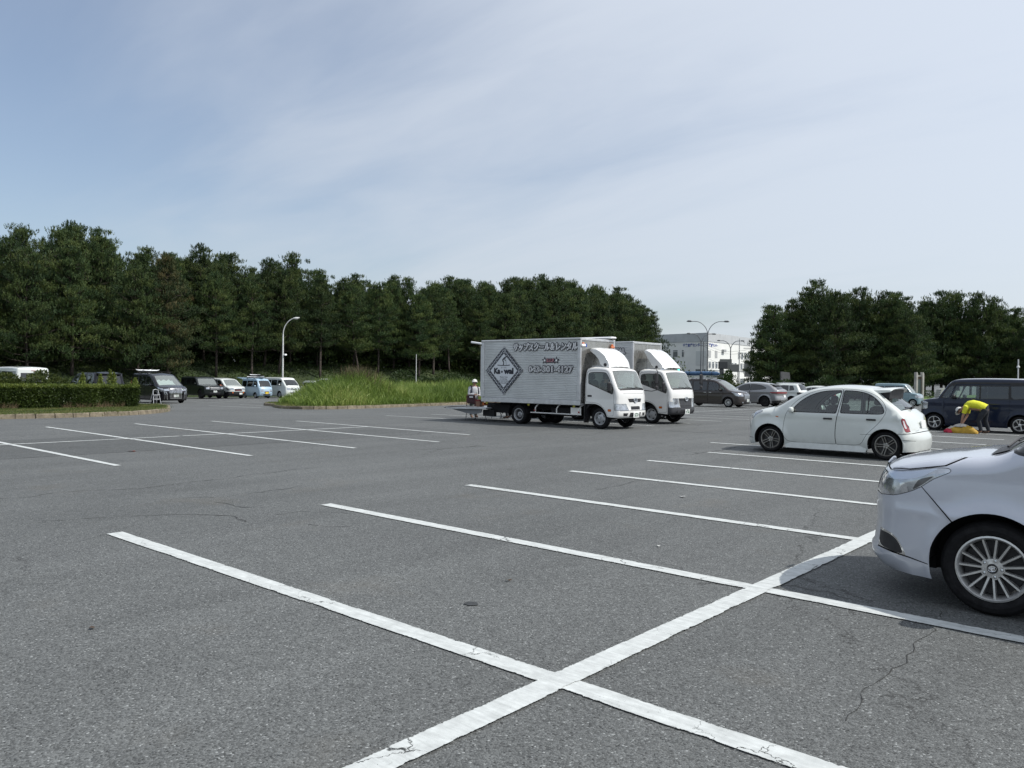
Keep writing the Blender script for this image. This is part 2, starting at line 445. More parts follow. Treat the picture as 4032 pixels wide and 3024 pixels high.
    def qx(s, x):
        """arc position on the top where x is reached, going backwards"""
        X = s.O[:, 0]; st = int(np.argmax(X)); i = st+int(np.argmax(X[st:] <= x)); i = max(i, 1)
        return s.L[i-1]+(X[i-1]-x)/(X[i-1]-X[i]+1e-9)*(s.L[i]-s.L[i-1])

def vehicle(root, sp, body_name='body'):
    """sp: dict. side regions: list of (object name, polygon, material, options)"""
    B = Body(sp); col = sp['paint']; step = sp.get('grid', .1)
    bottom = []
    zb = B.zb
    # bottom edge from rear to front, with the arches
    for cx in (() if 'bottom' in sp else (-B.wb, 0)):
        dz = zb-B.rw; dx = math.sqrt(max(B.ra**2-dz**2, 1e-4)); a0 = math.atan2(dz, -dx); a1 = math.atan2(dz, dx)
        n = sp.get('archn', 22)
        if cx - dx < B.O[-1][0]+.03 or cx + dx > B.O[0][0]-.0: pass
        aa = np.linspace(a0 % (2*math.pi), a1, n) if True else None
        aa = np.linspace(math.pi-a1, a1, n) if a1 >= 0 else np.linspace(math.pi-a1, a1, n)
        bottom += [(cx+B.ra*math.cos(a), B.rw+B.ra*math.sin(a)) for a in aa]
    if 'bottom' in sp: bottom = list(sp['bottom'])
    dom = [tuple(p) for p in B.O]+bottom
    # grid
    gx = np.arange(B.xr, B.xf, step); gz_ = np.arange(zb, B.ztop, step*.8); G = np.array([(x+(j % 2)*step*.5, z) for j, z in enumerate(gz_) for x in gx])
    rings = []
    for f in (.06, .2, .42, .7, 1.0):
        k = B.O-B.vn*(B.rr(B.O[:, 0], B.O[:, 1])*f)[:, None]; rings.append(k[::1 if step < .12 else 2])
    Rg = np.vstack(rings); fr_ = np.concatenate([[f]*len(r_) for f, r_ in zip((.06, .2, .42, .7, 1.0), rings)])
    d, _, _ = segdist(Rg, B.O); Rg = Rg[d > .93*fr_*B.rr(Rg[:, 0], Rg[:, 1])]
    d, _, _ = segdist(G, B.O); G = G[d > B.rr(G[:, 0], G[:, 1])*1.15]
    G = np.vstack([G, Rg]); G = G[inpoly(G, dom)]
    regs = sp.get('side', [])
    loops = []; rl = []
    for rg in regs:
        nm, poly, m, op = rg[0], rg[1], rg[2], (rg[3] if len(rg) > 3 else {})
        p = smoothpoly(poly, op.get('smooth', 2)) if op.get('smooth', 2) else [tuple(q) for q in poly]
        if op.get('gap'):
            o_ = offpoly(p, op['gap']); loops.append(o_); rl.append(('gap', o_, op.get('gapmat', SEAM), {}))
        loops.append(p); rl.append((nm, p, m, op))
    # keep the grid away from constraint lines
    for l in loops:
        d, _, _ = segdist(G, l, True); G = G[d > .012]
    V2, F2, C2 = cdt(None, loops, [], dom, G)
    own = np.full(len(F2), -1)
    for i, (nm, p, m, op) in enumerate(rl): own[inpoly(C2, p)] = i
    made = {}
    def emit(nm, Vs, Ns, Fs, m, parent, op=None, sg=1):
        u, inv = np.unique(Fs, return_inverse=True); F = inv.reshape(Fs.shape)
        Vs = Vs[u]; Ns = Ns[u]
        if op and op.get('inset'): Vs = Vs - Ns*op['inset']
        return obj(nm, Vs, F, m, parent, smooth=True, normals=Ns)
    bodyV = []; bodyN = []; bodyF = []; bodyM = []; bmats = [col]; off = 0
    def addbody(Vs, Ns, Fs, mi):
        nonlocal off
        bodyV.append(Vs); bodyN.append(Ns); bodyF.append(Fs+off); bodyM.append(np.full(len(Fs), mi)); off += len(Vs)
    parents = {}
    order = sorted(range(len(rl)), key=lambda i: 0 if not rl[i][3].get('under') else 1)
    for sg in (1, -1):
        Vs, Ns = B.side(V2, sg)
        FF = F2 if True else F2
        # orientation: make faces point outwards
        a, b, c = Vs[FF[:, 0]], Vs[FF[:, 1]], Vs[FF[:, 2]]
        nn = np.cross(b-a, c-a)[:, 1]*sg; FF = np.where((nn < 0)[:, None], FF[:, ::-1], FF)
        for i in [-1]+order:
            k = own == i
            if not k.any(): continue
            if i == -1: addbody(Vs, Ns, FF[k], 0); continue
            nm, p, m, op = rl[i]
            if nm in ('gap', 'body'):
                if m not in bmats: bmats.append(m)
                addbody(Vs, Ns, FF[k], bmats.index(m)); continue
            par = parents.get((op.get('under'), sg), root)
            if op.get('hide') == sg: continue
            o = emit(nm, Vs, Ns, FF[k], m, par, op)
            parents[(op.get('id', nm), sg)] = o
            if op.get('frost'): pass
    # strip over the front, top and back
    sregs = sp.get('strip', [])
    dq = sp.get('dq', .09); lt = B.L[-1]
    dom2 = [(q, -1.0) for q in B.L]+[(q, 1.0) for q in B.L[::-1]]
    gq = np.arange(dq/2, lt, dq); gy = np.linspace(-.92, .92, sp.get('ny', 11)); G2 = np.array([(q, y) for q in gq for y in gy])
    loops2 = []; rl2 = []
    for rg in sregs:
        nm, poly, m, op = rg[0], rg[1], rg[2], (rg[3] if len(rg) > 3 else {})
        poly = poly(B) if callable(poly) else poly
        # dense edges so that lines follow the curved surface
        pp = []
        P_ = smoothpoly(poly, op['smooth']) if op.get('smooth') else poly
        for i in range(len(P_)):
            a, b = P_[i], P_[(i+1) % len(P_)]; n = max(1, int(max(abs(a[0]-b[0])/.12, abs(a[1]-b[1])/.16)))
            pp += [(a[0]+(b[0]-a[0])*j/n, a[1]+(b[1]-a[1])*j/n) for j in range(n)]
        if op.get('gap'):
            c0 = np.array(pp).mean(0); e = op['gap']
            o_ = offpoly([(a, b*B.hw) for a, b in pp], e); o_ = [(a, b/B.hw) for a, b in o_]
            loops2.append(o_); rl2.append(('gap', o_, op.get('gapmat', SEAM), {}))
        loops2.append(pp); rl2.append((nm, pp, m, op))
    for l in loops2:
        d, _, _ = segdist(G2, l, True); G2 = G2[d > .02]
    V3, F3, C3 = cdt(None, loops2, [], dom2, G2)
    own = np.full(len(F3), -1)
    for i, (nm, p, m, op) in enumerate(rl2): own[inpoly(C3, p)] = i
    Vs, Ns = B.strip(V3)
    a, b, c = Vs[F3[:, 0]], Vs[F3[:, 1]], Vs[F3[:, 2]]
    nn = (np.cross(b-a, c-a)*Ns[F3[:, 0]]).sum(1); F3 = np.where((nn < 0)[:, None], F3[:, ::-1], F3)
    for i in range(-1, len(rl2)):
        k = own == i
        if not k.any(): continue
        if i == -1: addbody(Vs, Ns, F3[k], 0); continue
        nm, p, m, op = rl2[i]
        if nm in ('gap', 'body'):
            if m not in bmats: bmats.append(m)
            addbody(Vs, Ns, F3[k], bmats.index(m)); continue
        emit(nm, Vs, Ns, F3[k], m, root, op)
    Va = np.vstack(bodyV); Na = np.vstack(bodyN); Fa = np.vstack(bodyF); Ma = np.concatenate(bodyM)
    u, inv = np.unique(Fa, return_inverse=True); Fa = inv.reshape(Fa.shape)
    body = obj(body_name, Va[u], Fa, bmats, root, mi=Ma, smooth=True, normals=Na[u])
    # underbody, inner arches
    mb = MB(); hw = B.hw-.09
    x0, x1 = B.O[-1][0]+.1, B.O[0][0]-.12
    aw = B.ra+.02
    zt = sp.get('floor', .34)
    xs = [x0, -B.wb-aw, -B.wb+aw, -aw, aw, x1]
    if 'bottom' in sp:
        mb.box(-.2, .98, -hw+.05, hw-.05, .80, .84); mb.box(.70, 1.0, -hw+.05, hw-.05, .42, .80); mb.obj('cab_floor', UND, root); return B, body
    for i, (a, b) in enumerate(zip(xs[:-1], xs[1:])):
        if b-a < .02: continue
        y = hw if i == 2 else hw-.22 if i in (0, 4) else hw-.26
        mb.box(a, b, -y, y, zb+.015, zt, 0)
    for cx in (0, -B.wb):
        for sg in (1, -1):
            n = 18; V = []; F = []
            for j in range(n+1):
                a = math.pi*j/n
                for yy in (B.hw-.035, B.hw-.34): V.append((cx+aw*math.cos(a), sg*yy, B.rw+aw*math.sin(a)))
            for j in range(n): F.append((2*j, 2*j+1, 2*j+3, 2*j+2))
            mb.add(V, F, 0)
            V = [(cx+aw*math.cos(math.pi*j/n), sg*(B.hw-.34), B.rw+aw*math.sin(math.pi*j/n)) for j in range(n+1)]
            mb.add(V, [tuple(range(n+1))], 0)
    mb.obj('underbody', UND, root)
    # inner headlining/backing so that the far side does not glow through
    return B, body
WCACHE = {}
def wheel(parent, x, y, rw, wd, rim, style, sg=1, name='wheel', mat_rim=None):
    """tyre, rim and spokes; outer face towards +y when sg is 1"""
    mr = mat_rim or ALU; key = (round(rw, 3), round(wd, 3), round(rim, 3), style, mr.name)
    if key not in WCACHE:
        h = wd/2; seg = 40 if style in ('multi', 'twin') else 28
        t_ = MB(); t_.lathe([(h-.045, rim), (h-.012, rim+.012), (h, rim+(rw-rim)*.42), (h-.008, rim+(rw-rim)*.72), (h-.03, rw-.012), (h-.055, rw), (h-.065, rw), (h-.067, rw-.007), (h-.075, rw-.007), (h-.077, rw), (0, rw+.001), (-h+.045, rw), (-h+.012, rw-.03), (-h, rim+.05), (-h+.03, rim)], seg)
        r_ = MB(); r_.lathe([(h-.03, rim+.002), (h-.018, rim+.004), (h-.016, rim-.008), (h-.03, rim-.02), (h-.06, rim-.028), (-h+.05, rim-.03)], seg)
        hub = MB(); hub.lathe([(h-.10, 0.001), (h-.10, rim-.035)], 20); 
        hy = h-.045
        nsp = {'multi': 15, 'twin': 5, 'swirl': 9, 'cover': 10, 'dark5': 5, 'steel': 0, 'steelin': 0, 'flat': 7}[style]
        if style in ('steel', 'steelin'):
            # dished steel wheel with hand holes and wheel nuts
            dd = -.05 if style == 'steelin' else 0
            n = 40; hol = 5 if style == 'steel' else 6
            prof = [(h-.055+dd, rim-.03), (h-.085+dd, rim*.82), (h-.075+dd, rim*.62), (h-.05+dd, rim*.45), (h-.045+dd, rim*.3), (h-.04+dd, .001)]
            V = []; F = []
            for (a, rr_) in prof:
                for k in range(n): q = 2*math.pi*k/n; V.append((rr_*math.cos(q), a, rr_*math.sin(q)))
            for i in range(len(prof)-1):
                for k in range(n):
                    if i == 1 and (k % (n//hol)) < 2+ (1 if style == 'steel' else 0): continue
                    F.append((i*n+k, (i+1)*n+k, (i+1)*n+(k+1) % n, i*n+(k+1) % n))
            r_.add(V, F)
            for k in range(5):
                q = 2*math.pi*k/5; r_.lathe([(h-.05+dd, .016), (h-.02+dd, .016), (h-.016+dd, .001)], 6, 0, 'y', (rim*.38*math.cos(q), 0, rim*.38*math.sin(q)))
            r_.lathe([(h-.045+dd, rim*.2), (h+.0+dd*.4, rim*.17), (h+.004+dd*.4, .001)], 14)
        else:
            def spoke(q0, q1, r0_, r1_, w0, w1, y0, y1, m=0):
                a = Vector((r0_*math.cos(q0), 0, r0_*math.sin(q0))); b = Vector((r1_*math.cos(q1), 0, r1_*math.sin(q1)))
                d = (b-a).normalized(); sdv = Vector((-d.z, 0, d.x))
                V = []
                for p, ww, yy in ((a, w0, y0), (b, w1, y1)):
                    for sx_, dy in ((-1, -.03), (-.55, 0), (.55, 0), (1, -.03)):
                        q_ = p+sdv*ww*sx_; V.append((q_.x, yy+dy, q_.z))
                F = [(0, 4, 5, 1), (1, 5, 6, 2), (2, 6, 7, 3), (0, 1, 2, 3), (4, 7, 6, 5)]
                r_.add(V, F, m)
            for k in range(nsp):
                q = 2*math.pi*k/nsp+math.pi/2
                if style == 'multi': spoke(q, q, rim*.26, rim-.016, .012, .011, hy, hy+.016)
                elif style == 'twin':
                    for e in (-1, 1): spoke(q+e*.40, q+e*.135, rim*.24, rim-.012, .010, .011, hy, hy+.014)
                elif style == 'swirl': spoke(q, q+.42, rim*.22, rim-.01, .012, .03, hy, hy+.014, k % 2)
                elif style == 'cover': spoke(q, q+.05, rim*.3, rim-.03, .012, .026, hy, hy+.01)
                elif style == 'flat': spoke(q, q+.1, rim*.2, rim-.02, .02, .03, hy, hy+.01)
                elif style == 'dark5':
                    for e in (-.1, .1): spoke(q, q+e, rim*.2, rim-.012, .014, .012, hy, hy+.01)
            rh = rim*.3 if style in ('multi', 'cover') else rim*.24
            r_.lathe([(hy-.035, rh+.012), (hy+.002, rh), (hy+.006, rh*.45), (hy+.012, rh*.4), (hy+.014, .001)], 20)
            if style in ('multi', 'twin'):
                for k in range(5):
                    q = 2*math.pi*(k+.5)/5+math.pi/2; c = (rh*.86*math.cos(q), 0, rh*.86*math.sin(q))
                    r_.lathe([(hy+.002, .020), (hy+.012, .019), (hy+.012, .011)], 10, 0, 'y', c)
                    r_.lathe([(hy+.003, .010), (hy+.010, .009), (hy+.012, .001)], 6, 2, 'y', c)
            if style in ('cover',): r_.lathe([(hy-.004, rim*.93), (hy+.004, rim*.97), (hy-.01, rim)], 24)
        def tomesh(mb, nm, mats, sm=True):
            me = mkmesh(nm, mb.v, mb.f, mats, mi=mb.m, smooth=sm); bm = bmesh.new(); bm.from_mesh(me); bmesh.ops.recalc_face_normals(bm, faces=bm.faces); bm.to_mesh(me); bm.free()
            me.set_sharp_from_angle(angle=R(35)); return me
        ch = None
        WCACHE[key] = (tomesh(hub, 'wheel', [DISC]), tomesh(t_, 'tyre', [RUB]), tomesh(r_, 'rim', [mr, BLK, CHR]))
    hm, tm, rm = WCACHE[key]
    o = link(name, hm, parent, (x, y, rw)); o.rotation_euler = (0, rnd.uniform(0, 6.28) if style not in ('multi',) else .3, 0)
    if sg < 0: o.rotation_euler = (0, o.rotation_euler[1], math.pi)
    link('tyre', tm, o); link('rim', rm, o)
    return o
def wheels(root, B, wd, rim, style, mat_rim=None, inset=.015):
    for x in (0, -B.wb):
        for sg in (1, -1): wheel(root, x, sg*(B.hw-wd/2-inset), B.rw, wd, rim, style, sg, mat_rim=mat_rim)
def ribbon(B, name, m, parent, z0, z1, y0, y1, off=.012, rear=False, n=8, depth=.02):
    """a bar that follows the nose or tail between heights z0..z1 and width fractions y0..y1"""
    qa, qb = B.qz(z0, rear), B.qz(z1, rear); V = []; F = []
    for i in range(n+1):
        yn = y0+(y1-y0)*i/n
        for q, o_ in ((qa, -depth), (qa, off), (qb, off), (qb, -depth)): V.append(B.at(q, yn, o_)[0])
    for i in range(n):
        for j in range(3): F.append((4*i+j, 4*i+j+1, 4*i+5+j, 4*i+4+j))
    F.append((0, 1, 2, 3)); F.append((4*n+3, 4*n+2, 4*n+1, 4*n))
    mb = MB(); mb.add(V, F); return mb.obj(name, m, parent)
def text_mesh(s, size, bold=0.0, shear=0.0, sx=1.0, align='CENTER', res=2):
    cu = bpy.data.curves.new('t', 'FONT'); cu.body = s; cu.size = size; cu.align_x = align; cu.align_y = 'CENTER'; cu.offset = bold; cu.shear = shear; cu.resolution_u = res
    o = bpy.data.objects.new('t', cu); COL.objects.link(o)
    dg = bpy.context.evaluated_depsgraph_get(); dg.update()
    me = bpy.data.meshes.new_from_object(o.evaluated_get(dg)); bpy.data.objects.remove(o); bpy.data.curves.remove(cu)
    if sx != 1.0:
        for v in me.vertices: v.co.x *= sx
    return me
def text_on(parent, name, s, size, loc, ex, ey, m, bold=0.0, shear=0.0, sx=1.0, width=None, spread=0):
    """flat lettering: ex is the reading direction, ey the upright one"""
    me = text_mesh(s, size, bold, shear, sx)
    if width:
        xs = [v.co.x for v in me.vertices]; w_ = max(xs)-min(xs); k = width/w_
        for v in me.vertices: v.co.x *= k
    if spread:
        # thicken the strokes by stacking shifted copies a hair apart
        V0 = np.array([tuple(v.co) for v in me.vertices]); F0 = [tuple(p.vertices) for p in me.polygons]; V = []; F = []
        n_ = 12 if spread > .012 else 8
        for k in range(n_+1):
            a = 2*math.pi*k/n_; d = np.array([math.cos(a)*spread, math.sin(a)*spread, -.00012*k]) if k < n_ else np.zeros(3); b = len(V)*1; V += [tuple(v) for v in V0+d]; F += [tuple(i+b for i in f) for f in F0]
        me = mkmesh(name, V, F)
    me.materials.clear(); me.materials.append(m)
    ex = Vector(ex).normalized(); ey = Vector(ey).normalized(); n = ex.cross(ey)
    o = link(name, me, parent); Mx = Matrix.Identity(4)
    for i in range(3): Mx[i][0] = ex[i]; Mx[i][1] = ey[i]; Mx[i][2] = n[i]; Mx[i][3] = loc[i]
    o.matrix_local = Mx
    return o
def plate(parent, B, z, yn, small, big, m=None, rear=False, txt=None, w=.33, h=.165):
    q = B.qz(z, rear); c, n = B.at(q, yn, .03); n = Vector(n); n.z *= .3; n.normalize()
    ex = Vector((0, 0, 1)).cross(n).normalized(); ey = n.cross(ex)
    mb = MB(); Mx = Matrix.Identity(4)
    for i in range(3): Mx[i][0] = ex[i]; Mx[i][1] = ey[i]; Mx[i][2] = n[i]; Mx[i][3] = c[i]
    mb.box(-w/2, w/2, -h/2, h/2, -.02, 0, 0, .006, M=Mx); p = mb.obj('number_plate', m or PLATE, parent)
    tm = txt or PTXT
    c2 = Vector(c)+n*.003
    if small: text_on(p, 'plate_lettering', small, .05, c2+ey*.05, ex, ey, tm, .001)
    if big: text_on(p, 'plate_lettering', big, .11, c2-ey*.022, ex, ey, tm, .002, width=.26)
    return p
def blob(mb, c, r, pw=.75, m=0, M=None, nu=14, nv=9):
    V = []; F = []; sp = lambda v: math.copysign(abs(v)**pw, v)
    for i in range(nv+1):
        th = math.pi*i/nv
        for j in range(nu):
            a = 2*math.pi*j/nu; p = Vector((r[0]*sp(math.cos(a))*sp(math.sin(th)), r[1]*sp(math.sin(a))*sp(math.sin(th)), r[2]*sp(math.cos(th)))); V.append((M @ p if M is not None else p)+Vector(c))
    for i in range(nv):
        for j in range(nu): F.append((i*nu+j, i*nu+(j+1) % nu, (i+1)*nu+(j+1) % nu, (i+1)*nu+j))
    return mb.add(V, F, m)
def mirror(parent, x, y, z, sg, m, s=1.0, reach=.16):
    mb = MB(); blob(mb, (x, sg*(y+reach*.62), z+.065*s), (.058*s, reach*.52, .068*s)); mb.tube([(x, sg*(y-.03), z-.01), (x, sg*(y+.07), z+.03)], .02, 6, 1)
    return mb.obj('wing_mirror', [m, BLK], parent, smooth=True)
def handle(B, parent, x, z, sg, m, w=.2, name='door_handle'):
    V, N = B.side(np.array([(x, z)]), sg); y = V[0][1]; mb = MB()
    mb.box(x-w/2, x+w/2, min(y-sg*.01, y+sg*.028), max(y-sg*.01, y+sg*.028), z-.018, z+.018, 0, .012)
    return mb.obj(name, m, parent)
def seats(root, xs, hw, zf, m=None, h=1.0, rows_y=(-1, 1), zc=.45):
    for x in xs:
        for sg in rows_y:
            mb = MB(); y = sg*hw*.45
            mb.box(x-.05, x+.45, y-.24, y+.24, zf, zc, 0, .05)
            Mx = Matrix.Translation((x, y, zc)) @ Matrix.Rotation(R(-14), 4, 'Y')
            mb.box(-.12, .03, -.23, .23, 0, .56*h, 0, .05, M=Mx)
            mb.box(-.09, 0.02, -.12, .12, .58*h, .76*h, 0, .04, M=Mx)
            mb.obj('seat', m or SEATM, root)
def wiper(parent, B, q0, y0, q1, y1, m=BLK):
    mb = MB(); a = B.at(q0, y0, .02)[0]; b = B.at((q0+q1)/2, (y0+y1)/2, .035)[0]; c = B.at(q1, y1, .02)[0]
    mb.tube([a, b, c], .008, 5); return mb.obj('wiper', m, parent)
def emblem(parent, c, n, w, m=CHR):
    """plain oval ring badge"""
    n = Vector(n).normalized(); ex = Vector((0, 0, 1)).cross(n).normalized(); ey = n.cross(ex); mb = MB(); c = Vector(c)
    P = [c+ex*math.cos(a)*w+ey*math.sin(a)*w*.72 for a in np.linspace(0, 2*math.pi, 19)]
    mb.tube(P, w*.13, 5); P = [c+ex*math.cos(a)*w*.36+ey*(math.sin(a)*w*.6) for a in np.linspace(0, 2*math.pi, 15)]; mb.tube(P, w*.1, 5)
    return mb.obj('badge', m, parent, smooth=True)
# ------------------------------------------------------------------ vehicles
PI = math.pi
WHITE = paint('white car paint', (.58, .61, .585), rough=.3, dirt=.16)
PEARL = paint('pale silver paint', (.48, .505, .565), rough=.28, metal=.25, dirt=.10)
NAVY = paint('dark navy paint', (.008, .014, .034), rough=.25, dirt=.10)
BLACKP = paint('black car paint', (.006, .006, .009), rough=.2, dirt=.08)
BRONZE = paint('grey bronze paint', (.055, .048, .045), rough=.3, metal=.5, dirt=.1)
SILV = paint('silver grey paint', (.27, .275, .28), rough=.3, metal=.5, dirt=.1)
TEAL = paint('pale teal paint', (.17, .26, .29), rough=.3, dirt=.12)
SKYB = paint('pale blue paint', (.30, .42, .52), rough=.35, dirt=.14)
DGRN = paint('very dark green paint', (.006, .009, .009), rough=.3, dirt=.06)
TRW = paint('truck cab white paint', (.70, .70, .68), rough=.32, dirt=.2)
def ws(q0='ws0', q1='ws1', a=.95, b=.90, d0=.02, d1=.02):
    return lambda B: [(B.mark[q0]+d0, -a), (B.mark[q1]-d1, -b), (B.mark[q1]-d1, b), (B.mark[q0]+d0, a)]
def rwn(a=.86, b=.84, d0=.04, d1=.04):
    return lambda B: [(B.mark['rw1']+d0, -a), (B.mark['rw0']-d1, -b), (B.mark['rw0']-d1, b), (B.mark['rw1']+d0, a)]
def fz(z0, z1, y0, y1, y2=None, y3=None, rear=False):
    """patch on the nose (or tail) between two heights; y0,y1 at the lower edge, y2,y3 at the upper edge"""
    y2 = y0 if y2 is None else y2; y3 = y1 if y3 is None else y3
    return lambda B: [(B.qz(z0, rear), y0), (B.qz(z1, rear), y2), (B.qz(z1, rear), y3), (B.qz(z0, rear), y1)]
def lamps(z0, z1, y0, y1, m=LENS, nm='headlight', y2=None, y3=None, rear=False, gap=.006):
    a = fz(z0, z1, y0, y1, y2, y3, rear); y2 = y0 if y2 is None else y2; y3 = y1 if y3 is None else y3
    return [(nm, a, m, {'gap': gap}), (nm, fz(z0, z1, -y1, -y0, -y3, -y2, rear), m, {'gap': gap})]
def base_strip(wsm=GLW, rwm=GLD, wsa=.95, wsb=.9):
    return [('windscreen', ws(a=wsa, b=wsb), wsm, {'gap': .014, 'gapmat': TRIM}), ('rear_window', rwn(), rwm, {'gap': .014, 'gapmat': TRIM})]

# --- the white hatchback with the roof spoiler
def hatch():
    root = thing('hatchback', 'white rounded four-door hatchback with roof spoiler and dark alloy wheels', 'car', (-7.22, 17.86, 0), PI)
    fwin = [(-.47, .93), (-.66, 1.14), (-.86, 1.28), (-1.15, 1.375), (-1.50, 1.392), (-1.425, .93)]
    rwin = [(-1.535, .94), (-1.58, 1.392), (-1.84, 1.386), (-2.08, 1.325), (-2.25, 1.20), (-2.37, 1.04), (-2.375, .965), (-2.31, .94)]
    d1 = [(-.34, .34), (-.31, .50), (-.33, .76), (-.40, .95), (-.56, 1.15), (-.80, 1.32), (-1.08, 1.415), (-1.52, 1.435), (-1.545, 1.38), (-1.475, .94), (-1.43, .74), (-1.415, .44), (-1.44, .27), (-.45, .25)]
    d2 = [(-1.455, .27), (-1.43, .44), (-1.445, .74), (-1.49, .94), (-1.56, 1.38), (-1.54, 1.435), (-1.90, 1.42), (-2.18, 1.33), (-2.36, 1.18), (-2.44, 1.02), (-2.38, .86), (-2.20, .64), (-2.06, .52), (-1.98, .34), (-1.90, .27)]
    sp = dict(paint=WHITE, width=1.66, wb=2.43, rw=.295, arch=.345, clear=.18, belt=.93, tumble=.30, nose=.19, tail=.15, pw=2.6, ftaper=.10, rtaper=.09,
        crease=(.86, .012), rtop=.085, rlow=.14, flare=.03, grid=.085, step=.045, crown=.045, bulge=[(0, .55, .5, .25, .015), (-2.43, .6, .5, .25, .02)],
        outline=[(.62, .15), (.665, .22, '!'), (.64, .33), (.645, .50), (.63, .64), (.56, .77), (.44, .87), (.18, .955), (-.12, 1.01, 'ws0'), (-.48, 1.235), (-.78, 1.385, 'ws1'), (-1.05, 1.450), (-1.40, 1.482), (-1.78, 1.472), (-2.10, 1.425, 'rw1'), (-2.40, 1.20), (-2.68, .985, 'rw0'), (-2.78, .90), (-2.84, .78), (-2.90, .62), (-2.94, .565, '!'), (-3.00, .50), (-3.01, .36), (-3.0, .19)],
        side=[('door', d1, WHITE, {'gap': .007, 'smooth': 1, 'id': 'd1'}), ('door', d2, WHITE, {'gap': .007, 'smooth': 1, 'id': 'd2'}),
              ('window', fwin, GLC, {'gap': .020, 'gapmat': TRIM, 'under': 'd1', 'smooth': 1}), ('window', rwin, GLC, {'gap': .020, 'gapmat': TRIM, 'under': 'd2', 'smooth': 1}), ('body', [(-2.06, .95), (-2.06, 1.31), (-2.085, 1.30), (-2.085, .95)], TRIM, {'smooth': 0}),
              ('headlight', [(.60, .70), (.62, .78), (.46, .885), (.22, .93), (.17, .90), (.33, .83), (.50, .72)], LENS, {'gap': .005}),
              ('tail_light', [(-2.72, .86), (-2.78, .86), (-2.84, .74), (-2.91, .62), (-2.91, .59), (-2.85, .59), (-2.79, .67), (-2.73, .77)], RED, {'gap': .006}),
              ('reverse_light', [(-2.745, .82), (-2.77, .82), (-2.83, .72), (-2.865, .66), (-2.83, .66), (-2.775, .73)], mat('clear lamp lens', (.62, .60, .60), .15, coat=1), {'smooth': 1}),
              ('body', [(-1.93, .50), (-1.95, .507), (-3.2, .575), (-3.2, .568)], SEAM, {'smooth': 0}),
              ('body', [(.44, .305), (.44, .298), (.9, .298), (.9, .305)], SEAM, {'smooth': 0}), ('body', [(-2.76, .43), (-2.76, .423), (-3.2, .395), (-3.2, .402)], SEAM, {'smooth': 0}),
              ('indicator', [(-.20, .80), (-.13, .815), (-.13, .79), (-.20, .78)], AMB, {'smooth': 1})],
        strip=base_strip(GLW, GLC, .93, .86)+[
              ('grille', fz(.62, .70, -.42, .42), BLK), ('lower_grille', fz(.27, .42, -.5, .5), BLK),
              ('body', lambda B: [(B.qz(.555, True), -1), (B.qz(.567, True), -1), (B.qz(.567, True), 1), (B.qz(.555, True), 1)], SEAM),
              ('bonnet', lambda B: [(B.qz(.80), -.72), (B.mark['ws0']-.05, -.9), (B.mark['ws0']-.05, .9), (B.qz(.80), .72)], WHITE, {'gap': .006})])
    B, body = vehicle(root, sp)
    wheels(root, B, .185, .212, 'twin', ALUD)
    for sg in (1, -1):
        for x, z in ((-1.27, .80), (-2.15, .815)):
            handle(B, root, x, z, sg, BLK, .19)
        mirror(root, -.50, .80, .90, sg, WHITE, .95, .15)
        mb = MB(); y = B.hw-.03                                     # side skirt
        mb.add([(-.35, sg*(y-.05), .275), (-.35, sg*(y+.012), .27), (-.37, sg*(y+.042), .13), (-.37, sg*(y-.06), .12), (-2.08, sg*(y-.05), .285), (-2.08, sg*(y+.012), .28), (-2.05, sg*(y+.042), .135), (-2.05, sg*(y-.06), .125)],
               [(0, 4, 5, 1), (1, 5, 6, 2), (2, 6, 7, 3), (0, 1, 2, 3), (4, 7, 6, 5)]); mb.obj('side_skirt', WHITE, root)
    # spoiler: a thin wing over the rear window on two dark feet
    n = 10; V = []; F = []
    prof = [(-1.94, 1.462), (-2.12, 1.475), (-2.34, 1.485), (-2.50, 1.487), (-2.53, 1.47), (-2.51, 1.45), (-2.32, 1.425), (-2.1, 1.405)]
    for i in range(n+1):
        yn = -1+2*i/n; y = .58*yn; dx = .07*yn*yn; dz = -.03*yn*yn - (.0 if abs(yn) < .99 else .03)
        for (x, z) in prof: V.append((x+dx, y, z+dz))
    k = len(prof)
    for i in range(n):
        for j in range(k): F.append((i*k+j, i*k+(j+1) % k, (i+1)*k+(j+1) % k, (i+1)*k+j))
    F += [tuple(range(k)), tuple(n*k+j for j in range(k-1, -1, -1))]
    mb = MB(); mb.add(V, F); mb.obj('spoiler', WHITE, root, smooth=True)
    mb = MB(); mb.prism([(-2.16, 1.42), (-2.42, 1.435), (-2.40, 1.25), (-2.34, 1.26)], -.5, .5); mb.obj('spoiler_mount', BLK, root)
    mb = MB(); a = B.at(B.mark['rw0']-.03, 0, .02)[0]; b = B.at(B.mark['rw0']-.06, .5, .03)[0]; mb.tube([a, b], .014, 6); mb.tube([a, (a[0]-.05, .05, a[2]+.02)], .03, 8); mb.obj('rear_wiper', BLK, root)
    # exhausts and the glassy lamp pods on the wings
    for sg in (1, -1): mb = MB(); blob(mb, (.36, sg*.55, .845), (.21, .12, .055), .9, M=Matrix.Rotation(R(24), 3, 'Y')); mb.obj('headlight_pod', mat('milky lamp lens', (.50, .54, .55), .12, coat=1, var=.12, vscale=8), root, smooth=True)
    for sg in (1, -1):
        mb = MB(); mb.lathe([(-.10, .035), (.06, .04), (.065, .036), (-.05, .03)], 12, 0, 'x', (-2.88, sg*.40, .20)); mb.obj('exhaust', CHR, root)
    plate(root, B, .70, 0, None, None, rear=True)
    seats(root, (-1.05, -1.95), .80, .3, zc=.55)
    mb = MB(); mb.box(-.55, -.12, -.7, .7, .55, .93, 0, .06); mb.obj('dashboard', INT, root)
